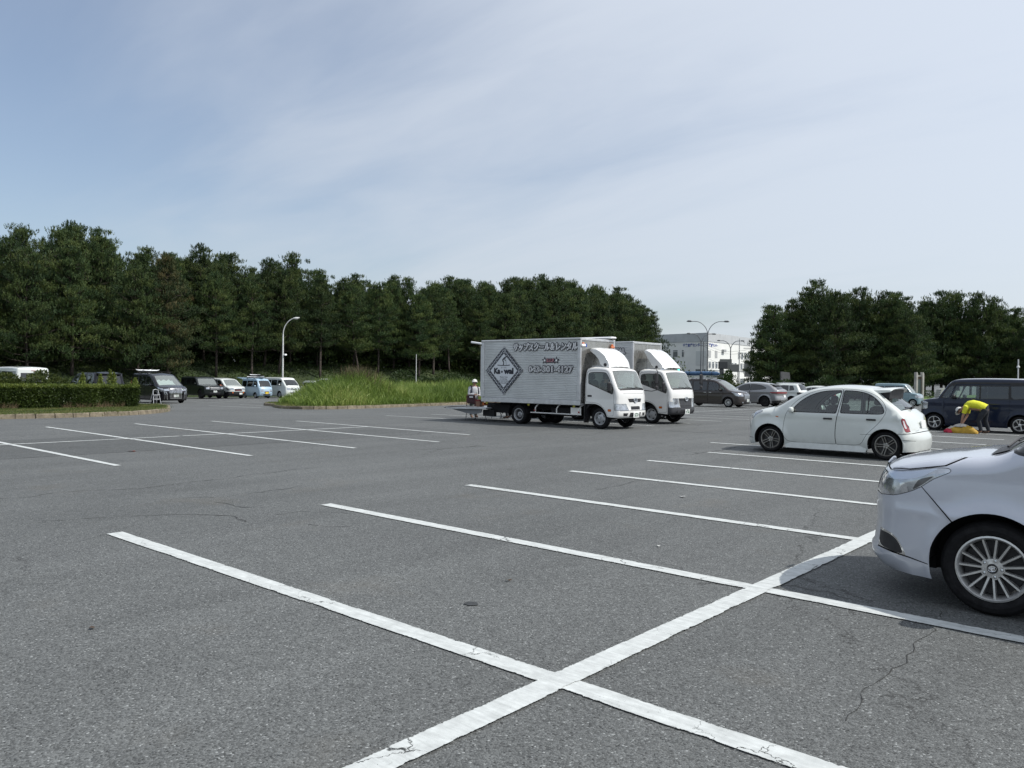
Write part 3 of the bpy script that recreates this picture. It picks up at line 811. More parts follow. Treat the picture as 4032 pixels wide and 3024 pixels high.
    mb = MB(); c = Vector((-.78, -.36, .93)); P = [c+Vector((math.sin(a)*.06, math.cos(a)*.17, math.sin(a)*.16)) for a in np.linspace(0, 2*PI, 17)]
    mb.tube(P, .013, 6); mb.tube([c, c+Vector((.2, 0, -.12))], .03, 6); mb.obj('steering_wheel', SEATM, root)
    wiper(root, B, B.mark['ws0']+.04, .5, B.mark['ws0']+.03, -.1)
    text_on(root, 'badge_lettering', 'NISMO', .06, (-2.975, .38, .68), (0, -1, 0), (-.25, 0, 1), PTXB, .002)
hatch()

# --- the pale minivan whose nose enters the picture on the right
def near_van():
    root = thing('minivan', 'pale silver minivan nose with many-spoked alloy wheel at the right edge', 'car', (-1.05, 7.03, 0), PI)
    sp = dict(paint=PEARL, width=1.70, wb=2.85, rw=.325, arch=.385, clear=.20, belt=1.08, tumble=.16, nose=.24, tail=.08, pw=3.0, ftaper=.07, rtaper=.03,
        crease=(.66, .008), rtop=.10, rlow=.12, flare=.02, grid=.055, step=.03, crown=.035, archn=40, dq=.05, ny=23,
        outline=[(.76, .19), (.84, .22, '!'), (.915, .30), (.885, .36, '!'), (.865, .55), (.87, .70), (.85, .83), (.81, .92, '!'), (.73, .970), (.50, 1.022), (.22, 1.068), (-.05, 1.115, 'ws0'), (-.45, 1.40), (-.85, 1.665, 'ws1'), (-1.1, 1.745), (-1.5, 1.80), (-2.6, 1.825), (-3.4, 1.80), (-3.60, 1.74, 'rw1'), (-3.72, 1.40), (-3.78, 1.08, 'rw0'), (-3.80, .80), (-3.83, .5), (-3.75, .24)],
        side=[('headlight', [(.92, .925), (.62, .955), (.28, 1.0), (.25, .975), (.36, .915), (.50, .845), (.68, .79), (.93, .735)], LENS, {'gap': .004, 'smooth': 1}),
              ('lamp_strip', [(.90, .918), (.62, .948), (.33, .988), (.46, .925), (.66, .892), (.90, .872)], mat('pale lamp strip', (.50, .56, .66), .1, .2, coat=1), {'smooth': 1}), ('lamp_bezel', [(.54, .898), (.44, .918), (.36, .93), (.50, .855), (.60, .82)], mat('dark lamp bezel', (.07, .07, .075), .15, .5, coat=1, var=.5, vscale=9), {'smooth': 1}), ('projector_lamp', [(.74, .86), (.68, .868), (.64, .80), (.72, .79)], mat('pale lamp reflector', (.6, .62, .65), .08, .8, coat=1), {'smooth': 1}),
              ('body', [(.9, .940), (.62, .968), (.30, 1.013), (.10, 1.125), (-.10, 1.26), (-.10, 1.25), (.10, 1.115), (.29, 1.006), (.62, .961), (.9, .934)], SEAM, {'smooth': 0}),
              ('body', [(.49, .852), (.225, .62), (.232, .614), (.497, .848)], SEAM, {'smooth': 0}),
              ('fog_light_recess', [(.90, .50), (.80, .485), (.72, .42), (.655, .335), (.74, .325), (.90, .36)], CHR, {'smooth': 1}),
              ('fog_light', [(.88, .482), (.80, .468), (.735, .42), (.69, .35), (.75, .342), (.88, .365)], BLK, {'smooth': 1}),
              ('body', [(.98, .355), (.62, .322), (.40, .30), (.40, .306), (.62, .332), (.98, .367)], SEAM, {'smooth': 0}),
              ('window', [(-.10, 1.145), (-.16, 1.21), (-.45, 1.40), (-.62, 1.49), (-.66, 1.08), (-.5, 1.07)], GLD, {'gap': .02, 'gapmat': TRIM}),
              ('door', [(-.33, .45), (-.35, 1.04), (-.20, 1.09), (-.64, 1.53), (-.9, 1.66), (-1.45, 1.69), (-1.45, .25), (-.5, .25)], PEARL, {'gap': .006, 'smooth': 1, 'id': 'd'}),
              ('window', [(-.72, 1.10), (-.70, 1.52), (-.95, 1.60), (-1.40, 1.62), (-1.40, 1.10)], GLD, {'gap': .02, 'gapmat': TRIM, 'under': 'd'}),
              ('sliding_door', [(-1.47, .25), (-1.47, 1.69), (-2.5, 1.70), (-2.5, .62), (-2.40, .25)], PEARL, {'gap': .006, 'smooth': 0, 'id': 's'}),
              ('window', [(-1.52, 1.10), (-1.52, 1.62), (-2.45, 1.63), (-2.45, 1.10)], GLD, {'gap': .02, 'gapmat': TRIM, 'under': 's'}),
              ('window', [(-2.6, 1.12), (-2.6, 1.62), (-3.45, 1.60), (-3.45, 1.15)], GLD, {'gap': .02, 'gapmat': TRIM}),
              ('tail_light', [(-3.62, .85), (-3.62, 1.35), (-3.8, 1.35), (-3.85, .85)], RED, {'gap': .006})],
        strip=[('windscreen', ws(a=.90, b=.88), GLW, {'gap': .02, 'gapmat': TRIM}), ('rear_window', rwn(), GLD, {'gap': .014, 'gapmat': TRIM}),
               ('grille', fz(.60, .89, -.62, .62, -.7, .7), BLK, {'gap': .01, 'gapmat': CHR}), ('lower_grille', fz(.36, .50, -.6, .6), BLK),
               ('body', lambda B: [(B.qz(.936), -1), (B.qz(.943), -1), (B.qz(.943), 1), (B.qz(.936), 1)], SEAM)]+lamps(.75, .912, .74, .999))
    B, body = vehicle(root, sp)
    wheels(root, B, .205, .222, 'multi')
    for z in (.64, .69, .74, .79, .84): ribbon(B, 'grille_bar', CHR, root, z, z+.022, -.55, .55, .002)
    # wiper arm resting at the base of the windscreen, black cowl
    ribq = B.mark['ws0']; V = []; F = []; mb = MB()
    for i in range(9):
        yn = -.9+1.8*i/8
        for q, o_ in ((ribq-.10, .004), (ribq+.03, .006)): V.append(B.at(q, yn, o_)[0])
    for i in range(8): F.append((2*i, 2*i+1, 2*i+3, 2*i+2))
    mb.add(V, F); mb.obj('cowl', BLK, root)
    wiper(root, B, B.mark['ws0']+.0, .70, B.mark['ws0']+.12, .05)
    wiper(root, B, B.mark['ws0']+.0, .0, B.mark['ws0']+.10, -.6)
    mirror(root, -.55, .82, 1.08, -1, PEARL, 1.2, .2); mirror(root, -.55, .82, 1.08, 1, PEARL, 1.2, .2)
    # lamp internals behind the lens: two dark bezels and a bright bar
    c = B.at(B.qz(.90), 0, .03); emblem(root, c[0], c[1], .07)
    plate(root, B, .46, 0, None, None)
    mb = MB(); mb.box(-.9, -.2, -.7, .7, .6, 1.04, 0, .06); mb.obj('dashboard', INT, root)
    seats(root, (-1.3, -2.2), .80, .4, zc=.75, h=1.1)
    # maker's roundel on the wheel centre
    for wh in [c for c in root.children if c.name.startswith('wheel')]:
        mb = MB(); e = .0725
        for (w_, h_, dz) in ((.026, .019, 0), (.008, .018, 0), (.020, .007, .008)):
            P = [(math.cos(a)*w_, e, math.sin(a)*h_+dz) for a in np.linspace(0, 2*PI, 17)]; mb.tube(P, .0022, 5)
        mb.lathe([(.066, .034), (.070, .032), (.0705, .001)], 20, 1); mb.obj('centre_cap', [CHR, BLK], wh)
near_van()

# --- generic box-like and ordinary cars for the middle and far distance
def car(name, label, loc, rz, sp, wh, cat='car', group=None, extra=None, seats_at=None):
    root = thing(name, label, cat, (loc[0], loc[1], gzf(loc[0], loc[1])), rz, group)
    B, body = vehicle(root, sp); wheels(root, B, *wh)
    for sg in (1, -1): mirror(root, sp.get('mx', -.55), B.hw-.03, sp.get('mz', 1.0), sg, sp.get('mirm', sp['paint']), 1.1, .17)
    if seats_at: seats(root, seats_at, B.hw, .4, zc=.7)
    mb = MB(); mb.box(sp.get('dx', -.5)-.4, sp.get('dx', -.5)+.2, -B.hw+.14, B.hw-.14, .5, sp.get('dz', .95), 0, .05); mb.obj('dashboard', INT, root)
    if extra: extra(root, B)
    return root, B
# dark navy tall wagon with the swirl wheels
def navy_extra(root, B):
    for sg in (1, -1):
        handle(B, root, -1.52, .90, sg, CHR, .16); handle(B, root, -1.30, .90, sg, NAVY, .14)
    ribbon(B, 'chrome_bar', CHR, root, .83, .86, -.9, .9, .012); ribbon(B, 'chrome_bar', CHR, root, .72, .745, -.9, .9, .014)
sp = dict(paint=NAVY, width=1.48, wb=2.46, rw=.28, arch=.335, clear=.17, belt=1.06, tumble=.10, nose=.12, tail=.04, pw=4, rtop=.09, rlow=.09, crown=.03, crease=(.93, .012),
    outline=[(.44, .18), (.49, .24, '!'), (.50, .50), (.47, .70), (.455, .86), (.40, .97), (.20, 1.05), (-.08, 1.085, 'ws0!'), (-.30, 1.42), (-.48, 1.645, 'ws1'), (-.62, 1.705), (-.95, 1.735), (-1.8, 1.745), (-2.75, 1.72), (-2.86, 1.66, 'rw1'), (-2.92, 1.3), (-2.94, 1.06, 'rw0'), (-2.95, .6), (-2.92, .22)],
    side=[('body', [(-.14, 1.085), (-.48, 1.60), (-.62, 1.635), (-2.80, 1.64), (-2.84, 1.09)], BLK, {'smooth': 0}),
          ('door', [(-.28, .4), (-.28, 1.03), (-.40, 1.09), (-.64, 1.55), (-1.335, 1.57), (-1.335, .2), (-.36, .2)], NAVY, {'gap': .006, 'smooth': 1, 'id': 'd'}),
          ('sliding_door', [(-1.35, .2), (-1.35, 1.57), (-2.18, 1.57), (-2.18, .66), (-2.10, .30), (-2.0, .2)], NAVY, {'gap': .006, 'smooth': 1, 'id': 's'}),
          ('body', [(-.45, 1.085), (-.66, 1.53), (-2.76, 1.55), (-2.76, 1.085)], BLK, {'smooth': 0}),
          ('quarter_window', [(-.24, 1.11), (-.29, 1.24), (-.46, 1.48), (-.58, 1.52), (-.56, 1.38), (-.43, 1.10)], GLC, {'gap': .0}),
          ('window', [(-.48, 1.10), (-.655, 1.47), (-.70, 1.50), (-1.31, 1.50), (-1.32, 1.49), (-1.32, 1.11), (-1.31, 1.10)], GLC, {'smooth': 0, 'under': 'd'}),
          ('window', [(-1.37, 1.10), (-1.37, 1.50), (-2.13, 1.505), (-2.14, 1.49), (-2.14, 1.11)], GLD, {'smooth': 0, 'under': 's'}),
          ('window', [(-2.30, 1.10), (-2.22, 1.17), (-2.21, 1.51), (-2.72, 1.52), (-2.74, 1.14)], GLD, {'smooth': 0}),
          ('headlight', [(.50, .70), (.50, .88), (.36, .97), (.20, .93), (.22, .74)], LENS, {'gap': .01, 'gapmat': CHR, 'smooth': 1})],
    strip=base_strip(GLC, GLD, .97, .94)+[('grille', fz(.45, .80, -.5, .5), BLK), ('body', lambda B: [(B.mark['ws1']+.04, -1), (B.mark['rw1']-.05, -1), (B.mark['rw1']-.05, 1), (B.mark['ws1']+.04, 1)], mat('roof highlight tone', (.45, .46, .47), .3, coat=1))]+lamps(.68, .88, .62, .995),  # pale roof colour puts the bright top-edge highlight into the body
    mx=-.60, mz=1.07, mirm=BLK, dx=-.3, dz=1.02)
car('tall_wagon', 'dark navy tall boxy wagon with swirl wheels behind the person in yellow', (-6.74, 30.15), PI, sp, (.165, .19, 'swirl', ALU), extra=navy_extra, seats_at=(-1.1, -1.9))

# grey bronze minivan with a blue board bag on the roof
MINI = dict(width=1.70, wb=2.85, rw=.325, arch=.38, clear=.19, belt=1.05, tumble=.16, nose=.24, tail=.06, pw=3.2, grid=.11, rtop=.10, rlow=.12, flare=.02, crown=.05, crease=(.95, .01),
    outline=[(.80, .19), (.88, .26), (.90, .45), (.89, .70), (.84, .86), (.72, .96), (.45, 1.03), (.05, 1.10, 'ws0'), (-.40, 1.40), (-.85, 1.665, 'ws1'), (-1.2, 1.755), (-1.7, 1.80), (-2.8, 1.81), (-3.45, 1.78, 'rw1'), (-3.62, 1.4), (-3.70, 1.08, 'rw0'), (-3.74, .8), (-3.76, .5), (-3.70, .24)],
    side=[('door', [(-.38, .5), (-.36, 1.0), (-.30, 1.12), (-.70, 1.50), (-1.0, 1.66), (-1.42, 1.69), (-1.42, .25), (-.45, .25)], 0, {'gap': .007, 'smooth': 1, 'id': 'd'}),
          ('sliding_door', [(-1.44, .25), (-1.44, 1.69), (-2.5, 1.70), (-2.5, .62), (-2.40, .25)], 0, {'gap': .007, 'smooth': 0, 'id': 's'}),
          ('window', [(-.18, 1.12), (-.56, 1.40), (-.60, 1.13)], GLC, {'gap': .015, 'gapmat': TRIM, 'smooth': 1}),
          ('window', [(-.68, 1.10), (-.70, 1.47), (-.98, 1.60), (-1.38, 1.63), (-1.38, 1.08)], GLC, {'gap': .02, 'gapmat': TRIM, 'under': 'd'}),
          ('window', [(-1.50, 1.08), (-1.50, 1.64), (-2.45, 1.65), (-2.45, 1.08)], GLD, {'gap': .02, 'gapmat': TRIM, 'under': 's', 'smooth': 1}),
          ('window', [(-2.6, 1.10), (-2.6, 1.64), (-3.35, 1.62), (-3.42, 1.15)], GLD, {'gap': .02, 'gapmat': TRIM, 'smooth': 1}),
          ('headlight', [(.85, .90), (.60, .95), (.22, .99), (.40, .86), (.60, .76), (.88, .72)], LENS, {'gap': .006, 'smooth': 1}),
          ('tail_light', [(-3.58, .80), (-3.52, 1.40), (-3.8, 1.40), (-3.85, .80)], RED, {'gap': .006, 'smooth': 1})])
def mini(pnt, **kw):
    d = dict(MINI); d['paint'] = pnt; d['side'] = [(a, b, pnt if m == 0 else m, o) for a, b, m, o in MINI['side']]
    d['strip'] = base_strip(GLW, GLD)+[('grille', fz(.50, .86, -.55, .55, -.62, .62), BLK, {'gap': .01, 'gapmat': CHR}), ('lower_grille', fz(.28, .44, -.6, .6), BLK)]+lamps(.72, .90, .66, .999)
    d['mz'] = 1.04; d['mx'] = -.52; d['dz'] = 1.02; d['dx'] = -.2; d.update(kw); return d
def bronze_extra(root, B):
    for z in (.53, .60, .67, .74, .80): ribbon(B, 'grille_bar', CHR, root, z, z+.03, -.55, .55, .014)
    for x, z in ((-1.25, .93), (-1.62, .93)): handle(B, root, x, z, -1, CHR, .18); handle(B, root, x, z, 1, CHR, .18)
    plate(root, B, .45, 0, '千葉', '61-24', h=.165)
    c = B.at(B.qz(.88), 0, .02); emblem(root, c[0], c[1], .06)
    for sg in (1, -1): mb = MB(); c = B.at(B.qz(.33), sg*.78, .0)[0]; mb.lathe([(-.02, .05), (.02, .05), (.025, .001)], 12, 0, 'x', c); mb.obj('fog_light', LENS, root)
    mb = MB()
    for x in (-1.6, -2.8):
        mb.box(x-.03, x+.03, -.72, .72, 1.85, 1.88)
        for sg in (1, -1): mb.box(x-.03, x+.03, sg*.70-.03, sg*.70+.03, 1.74, 1.86)
    mb.obj('roof_bar', ALU, root)
broot, _ = car('minivan', 'grey bronze minivan with a blue bag and rack on its roof beside the second truck', (-22.6, 47.6), 0, mini(BRONZE), (.205, .21, 'cover', ALU), extra=bronze_extra, seats_at=(-1.2, -2.2))

# silver grey coupe-like SUV seen from behind
def suv_spec(pnt, **kw):
    d = dict(paint=pnt, width=1.87, wb=2.71, rw=.355, arch=.42, clear=.24, belt=1.06, tumble=.30, nose=.24, tail=.18, pw=3, grid=.11, rtop=.12, rlow=.14, flare=.03, crown=.05, crease=(.98, .02),
        outline=[(.80, .24), (.88, .34), (.90, .60), (.84, .86), (.62, .99), (.20, 1.06), (-.25, 1.12, 'ws0'), (-.7, 1.38), (-1.05, 1.55, 'ws1'), (-1.4, 1.625), (-2.0, 1.64), (-2.7, 1.58), (-3.02, 1.51, 'rw1'), (-3.30, 1.34), (-3.58, 1.16, 'rw0!'), (-3.70, 1.10), (-3.70, .92), (-3.64, .78), (-3.72, .62), (-3.72, .40), (-3.60, .28)],
        side=[('door', [(-.40, .5), (-.42, 1.0), (-.52, 1.16), (-.9, 1.40), (-1.2, 1.5), (-1.62, 1.545), (-1.58, .30), (-.50, .30)], pnt, {'gap': .007, 'smooth': 1, 'id': 'd'}),
              ('door', [(-1.60, .30), (-1.64, 1.545), (-2.1, 1.54), (-2.6, 1.44), (-2.75, 1.2), (-2.6, .95), (-2.3, .75), (-2.2, .30)], pnt, {'gap': .007, 'smooth': 1, 'id': 'r'}),
              ('window', [(-.60, 1.10), (-.95, 1.36), (-1.25, 1.48), (-1.60, 1.51), (-1.57, 1.12)], GLD, {'gap': .025, 'gapmat': TRIM, 'under': 'd', 'smooth': 1}),
              ('window', [(-1.67, 1.12), (-1.70, 1.51), (-2.1, 1.50), (-2.55, 1.41), (-2.80, 1.28), (-2.72, 1.22)], GLD, {'gap': .025, 'gapmat': TRIM, 'under': 'r', 'smooth': 1}),
              ('headlight', [(.88, .80), (.80, .88), (.50, .95), (.50, .88), (.80, .78)], LENS, {'gap': .006, 'smooth': 1}),
              ('tail_light', [(-3.05, .99), (-3.2, 1.02), (-3.8, 1.02), (-3.8, .92), (-3.3, .93)], RED, {'gap': .008, 'smooth': 1}),
              ('body', [(-.30, .24), (-.30, .30), (-2.4, .32), (-2.4, .24)], BLK, {'smooth': 0}), ('body', [(-3.3, .25), (-3.25, .42), (-3.9, .46), (-3.9, .2)], BLK, {'smooth': 0})],
        strip=base_strip(GLW, GLD)+[('grille', fz(.5, .80, -.6, .6), BLK), ('tail_light', fz(.93, 1.02, -.999, .999, rear=True), RED, {'gap': .008}), ('rear_bumper', fz(.30, .46, -1, 1, rear=True), BLK)]+lamps(.80, .88, .6, .999), mx=-.8, mz=1.08, dz=1.0)
    d.update(kw); return d
def suv_extra(root, B):
    for z in (.32, .40, .47): ribbon(B, 'bumper_trim', CHR, root, z, z+.035, -.75, .75, .02, rear=True)
    plate(root, B, .70, 0, None, None, rear=True)
    mb = MB(); mb.prism([(-2.95, 1.565), (-3.28, 1.50), (-3.30, 1.48), (-2.98, 1.52)], -.62, .62); mb.obj('spoiler', root_paint[0], root)
    for sg in (1, -1): handle(B, root, -1.45, .92, sg, root_paint[0], .18)
root_paint = [SILV]
car('coupe_suv', 'silver grey coupe-like SUV with black wheels and full-width red tail light', (-24.98, 52.5), PI, suv_spec(SILV), (.235, .25, 'dark5', BLK), extra=suv_extra)
root_paint = [WHITE]
def wsuv_extra(root, B):
    plate(root, B, .66, 0, None, None, rear=True)
    for sg in (1, -1): mb = MB(); mb.tube([(-1.2, sg*.55, 1.64), (-1.3, sg*.55, 1.68), (-2.9, sg*.55, 1.67), (-3.0, sg*.55, 1.60)], .02, 6); mb.obj('roof_rail', ALU, root)
WS2 = suv_spec(WHITE, wb=2.55, width=1.76, rw=.33, arch=.39, tail=.12)
WS2['outline'] = [(.76, .22), (.84, .32), (.86, .60), (.82, .86), (.60, .98), (.20, 1.04), (-.2, 1.10, 'ws0'), (-.7, 1.38), (-1.02, 1.54, 'ws1'), (-1.4, 1.60), (-2.1, 1.61), (-2.85, 1.56, 'rw1'), (-3.05, 1.30), (-3.18, 1.10, 'rw0'), (-3.28, .98), (-3.30, .70), (-3.34, .50), (-3.25, .26)]
WS2['side'] = [('door', [(-.38, .5), (-.40, 1.0), (-.52, 1.14), (-.9, 1.38), (-1.5, 1.50), (-1.48, .30), (-.50, .30)], WHITE, {'gap': .007, 'smooth': 1, 'id': 'd'}),
    ('door', [(-1.50, .30), (-1.52, 1.50), (-2.3, 1.50), (-2.35, .95), (-2.15, .72), (-2.1, .30)], WHITE, {'gap': .007, 'smooth': 1, 'id': 'r'}),
    ('window', [(-.60, 1.08), (-.95, 1.34), (-1.25, 1.45), (-1.46, 1.47), (-1.44, 1.08)], GLD, {'gap': .02, 'gapmat': TRIM, 'under': 'd', 'smooth': 1}),
    ('window', [(-1.56, 1.08), (-1.58, 1.47), (-2.25, 1.47), (-2.28, 1.10)], GLD, {'gap': .02, 'gapmat': TRIM, 'under': 'r', 'smooth': 1}),
    ('window', [(-2.38, 1.12), (-2.36, 1.46), (-2.6, 1.44), (-2.72, 1.16)], GLD, {'gap': .02, 'gapmat': TRIM, 'smooth': 1}),
    ('tail_light', [(-2.95, .82), (-3.0, .98), (-3.4, .98), (-3.4, .82)], BLK, {'gap': .008, 'smooth': 1})]
WS2['strip'] = base_strip(GLW, GLD)+[('tail_light', fz(.84, .96, -.999, .999, rear=True), BLK, {'gap': .008})]+lamps(.78, .88, .6, .999)
car('compact_suv', 'white compact SUV with black tail lamps and roof rails beside the silver SUV', (-25.5, 58.9), PI, WS2, (.215, .22, 'dark5', mat('dark red alloy', (.10, .03, .02), .4, .6)), extra=wsuv_extra)
SED = dict(paint=WHITE, width=1.76, wb=2.70, rw=.31, arch=.365, clear=.18, belt=.93, tumble=.28, nose=.24, tail=.16, pw=3, grid=.12, rtop=.12, rlow=.13, crown=.05,
    outline=[(.80, .18), (.88, .26), (.88, .50), (.80, .68), (.55, .80), (.05, .90, 'ws0'), (-.50, 1.20), (-.95, 1.38, 'ws1'), (-1.5, 1.46), (-2.1, 1.45), (-2.6, 1.36, 'rw1'), (-3.1, 1.10), (-3.3, .99, 'rw0'), (-3.45, .92), (-3.52, .70), (-3.52, .40), (-3.42, .22)],
    side=[('door', [(-.36, .4), (-.36, .84), (-.55, 1.0), (-.95, 1.24), (-1.48, 1.36), (-1.48, .24), (-.42, .24)], WHITE, {'gap': .007, 'smooth': 1, 'id': 'd'}),
          ('door', [(-1.50, .24), (-1.50, 1.36), (-2.0, 1.36), (-2.5, 1.24), (-2.6, .95), (-2.3, .6), (-2.15, .24)], WHITE, {'gap': .007, 'smooth': 1, 'id': 'r'}),
          ('window', [(-.50, .95), (-.98, 1.22), (-1.44, 1.33), (-1.44, .95)], GLD, {'gap': .02, 'gapmat': TRIM, 'under': 'd', 'smooth': 1}),
          ('window', [(-1.54, .95), (-1.54, 1.33), (-2.0, 1.33), (-2.5, 1.18), (-2.65, 1.0)], GLD, {'gap': .02, 'gapmat': TRIM, 'under': 'r', 'smooth': 1}),
          ('tail_light', [(-3.2, .68), (-3.2, .84), (-3.6, .86), (-3.6, .68)], RED, {'gap': .006})],
    strip=base_strip(GLW, GLC)+lamps(.60, .72, .62, .999)+[('grille', fz(.35, .58, -.5, .5), BLK)], mz=.92, mx=-.5, dz=.85)
car('low_hatchback', 'low white car with long dark side windows beyond the white SUV', (-24.9, 64.0), PI, SED, (.2, .21, 'flat', ALU))
# pale teal kei wagon facing right
KEI = dict(paint=TEAL, width=1.475, wb=2.46, rw=.275, arch=.325, clear=.17, belt=1.06, tumble=.09, nose=.12, tail=.04, pw=4, rtop=.10, rlow=.09, crown=.03, grid=.11,
    outline=[(.44, .18), (.49, .26), (.50, .55), (.49, .78), (.42, .90), (.20, .99), (-.06, 1.04, 'ws0!'), (-.36, 1.40), (-.58, 1.66, 'ws1'), (-.75, 1.725), (-1.2, 1.76), (-2.6, 1.76), (-2.82, 1.70, 'rw1'), (-2.90, 1.3), (-2.93, 1.06, 'rw0'), (-2.94, .6), (-2.90, .22)],
    side=[('door', [(-.30, .4), (-.28, 1.0), (-.42, 1.10), (-.72, 1.54), (-1.30, 1.58), (-1.30, .2), (-.36, .2)], TEAL, {'gap': .007, 'smooth': 1, 'id': 'd'}),
          ('sliding_door', [(-1.32, .2), (-1.32, 1.58), (-2.1, 1.58), (-2.1, .6), (-2.0, .2)], TEAL, {'gap': .007, 'smooth': 1, 'id': 's'}),
          ('window', [(-.22, 1.08), (-.62, 1.56), (-.66, 1.10)], GLC, {'gap': .015, 'gapmat': TRIM, 'smooth': 1}),
          ('window', [(-.74, 1.08), (-.76, 1.52), (-1.26, 1.54), (-1.26, 1.08)], GLC, {'gap': .02, 'gapmat': TRIM, 'under': 'd', 'smooth': 1}),
          ('window', [(-1.36, 1.08), (-1.36, 1.54), (-2.05, 1.54), (-2.05, 1.08)], GLD, {'gap': .02, 'gapmat': TRIM, 'under': 's', 'smooth': 1}),
          ('window', [(-2.16, 1.10), (-2.16, 1.54), (-2.68, 1.52), (-2.68, 1.12)], GLD, {'gap': .02, 'gapmat': TRIM, 'smooth': 1}),
          ('headlight', [(.50, .64), (.48, .86), (.26, .90), (.16, .82), (.20, .68)], LENS, {'gap': .01, 'gapmat': CHR})],
    strip=base_strip(GLW, GLD, .97, .94)+[('grille', fz(.62, .84, -.5, .5), LENS), ('lower_grille', fz(.26, .44, -.6, .6), BLK)]+lamps(.64, .86, .60, .995), mx=-.62, mz=1.06, mirm=WHITE, dz=1.0, dx=-.3)
car('kei_wagon', 'pale teal boxy kei wagon parked facing right near the grass bank', (-16.9, 67.8), 0, KEI, (.165, .185, 'cover', WHITE), seats_at=(-1.1, -1.9))

# the row parked nose-out in front of the pine embankment
def alph(pnt):
    d = mini(pnt, width=1.85, wb=3.0, rw=.35, arch=.405, belt=1.12, grid=.12)
    d['outline'] = [(.84, .19), (.92, .28), (.95, .55), (.93, .85), (.86, .98), (.60, 1.08), (.20, 1.16, 'ws0'), (-.35, 1.50), (-.80, 1.78, 'ws1'), (-1.2, 1.90), (-1.8, 1.945), (-3.0, 1.945), (-3.70, 1.90, 'rw1'), (-3.86, 1.5), (-3.93, 1.15, 'rw0'), (-3.97, .8), (-3.98, .5), (-3.90, .24)]
    d['side'] = [(a, [(x*1.05, z*1.075) for x, z in b], m, o) for a, b, m, o in d['side']]
    d['strip'] = base_strip(GLW, GLD)+[('grille', fz(.36, .98, -.48, .48, -.56, .56), BLK, {'gap': .02, 'gapmat': CHR}), ('lower_grille', fz(.24, .33, -.7, .7), BLK)]+lamps(.82, .95, .58, .999)
    d['mz'] = 1.12; return d
def alph_extra(root, B):
    for i in range(9):
        z = .42+.062*i; ribbon(B, 'grille_bar', CHR, root, z, z+.018, -.50, .50, .02)
    for i in range(8):
        yn = -.44+.88*i/7; mb = MB(); a = B.at(B.qz(.38), yn*.9, .03)[0]; b = B.at(B.qz(.66), yn, .035)[0]; c = B.at(B.qz(.96), yn*1.1, .03)[0]; mb.tube([a, b, c], .012, 4); mb.obj('grille_bar', CHR, root)
    for sg in (1, -1):
        mb = MB(); P = [B.at(B.qz(z), sg*yn, .02)[0] for z, yn in ((.28, .72), (.60, .76), (.74, .80), (.76, .99))]; mb.tube(P, .02, 5); P = [B.at(B.qz(z), sg*yn, .02)[0] for z, yn in ((.30, .92), (.58, .90), (.74, .93))]; mb.tube(P, .016, 5); mb.obj('bumper_trim', CHR, root)
    ribbon(B, 'bumper_trim', CHR, root, .33, .37, -.5, .5, .03)
    c = B.at(B.qz(.90), 0, .05); emblem(root, c[0], c[1], .08)
    plate(root, B, .50, 0, '千葉 332', '・4 18')
    mb = MB(); mb.box(-.95, -.15, -.65, .65, 1.0, 1.05, 0, .0); mb.obj('dashboard_tray', mat('pale dashboard cloth', (.5, .5, .48), .9), root)
    V = []; F = []; n = 16; mb = MB()                              # white cloth shade heaped behind the windscreen
    for i in range(n+1):
        for j in range(5):
            yn = -.62+1.24*i/n; V.append((-.10-.17*j, yn*.9, 1.10+.10*j+.05*math.sin(i*1.3+j)))
    for i in range(n):
        for j in range(4): F.append((i*5+j, i*5+j+1, i*5+6+j, i*5+5+j))
    mb.add(V, F); mb.obj('sun_shade', mat('white cloth', (.75, .76, .76), .8), root, smooth=True)
    mb = MB()
    for x in (-1.5, -2.7):
        mb.box(x-.03, x+.03, -.85, .85, 2.03, 2.06)
        for sg in (1, -1): mb.box(x-.04, x+.04, sg*.74-.03, sg*.74+.03, 1.9, 2.03)
    mb.obj('roof_bar', BLK, root)
car('minivan', 'black minivan with big chrome grille and roof carriers beside the step ladder', (-51.0, 24.05), 0, alph(BLACKP), (.225, .23, 'flat', ALU), extra=alph_extra, seats_at=(-1.2,))
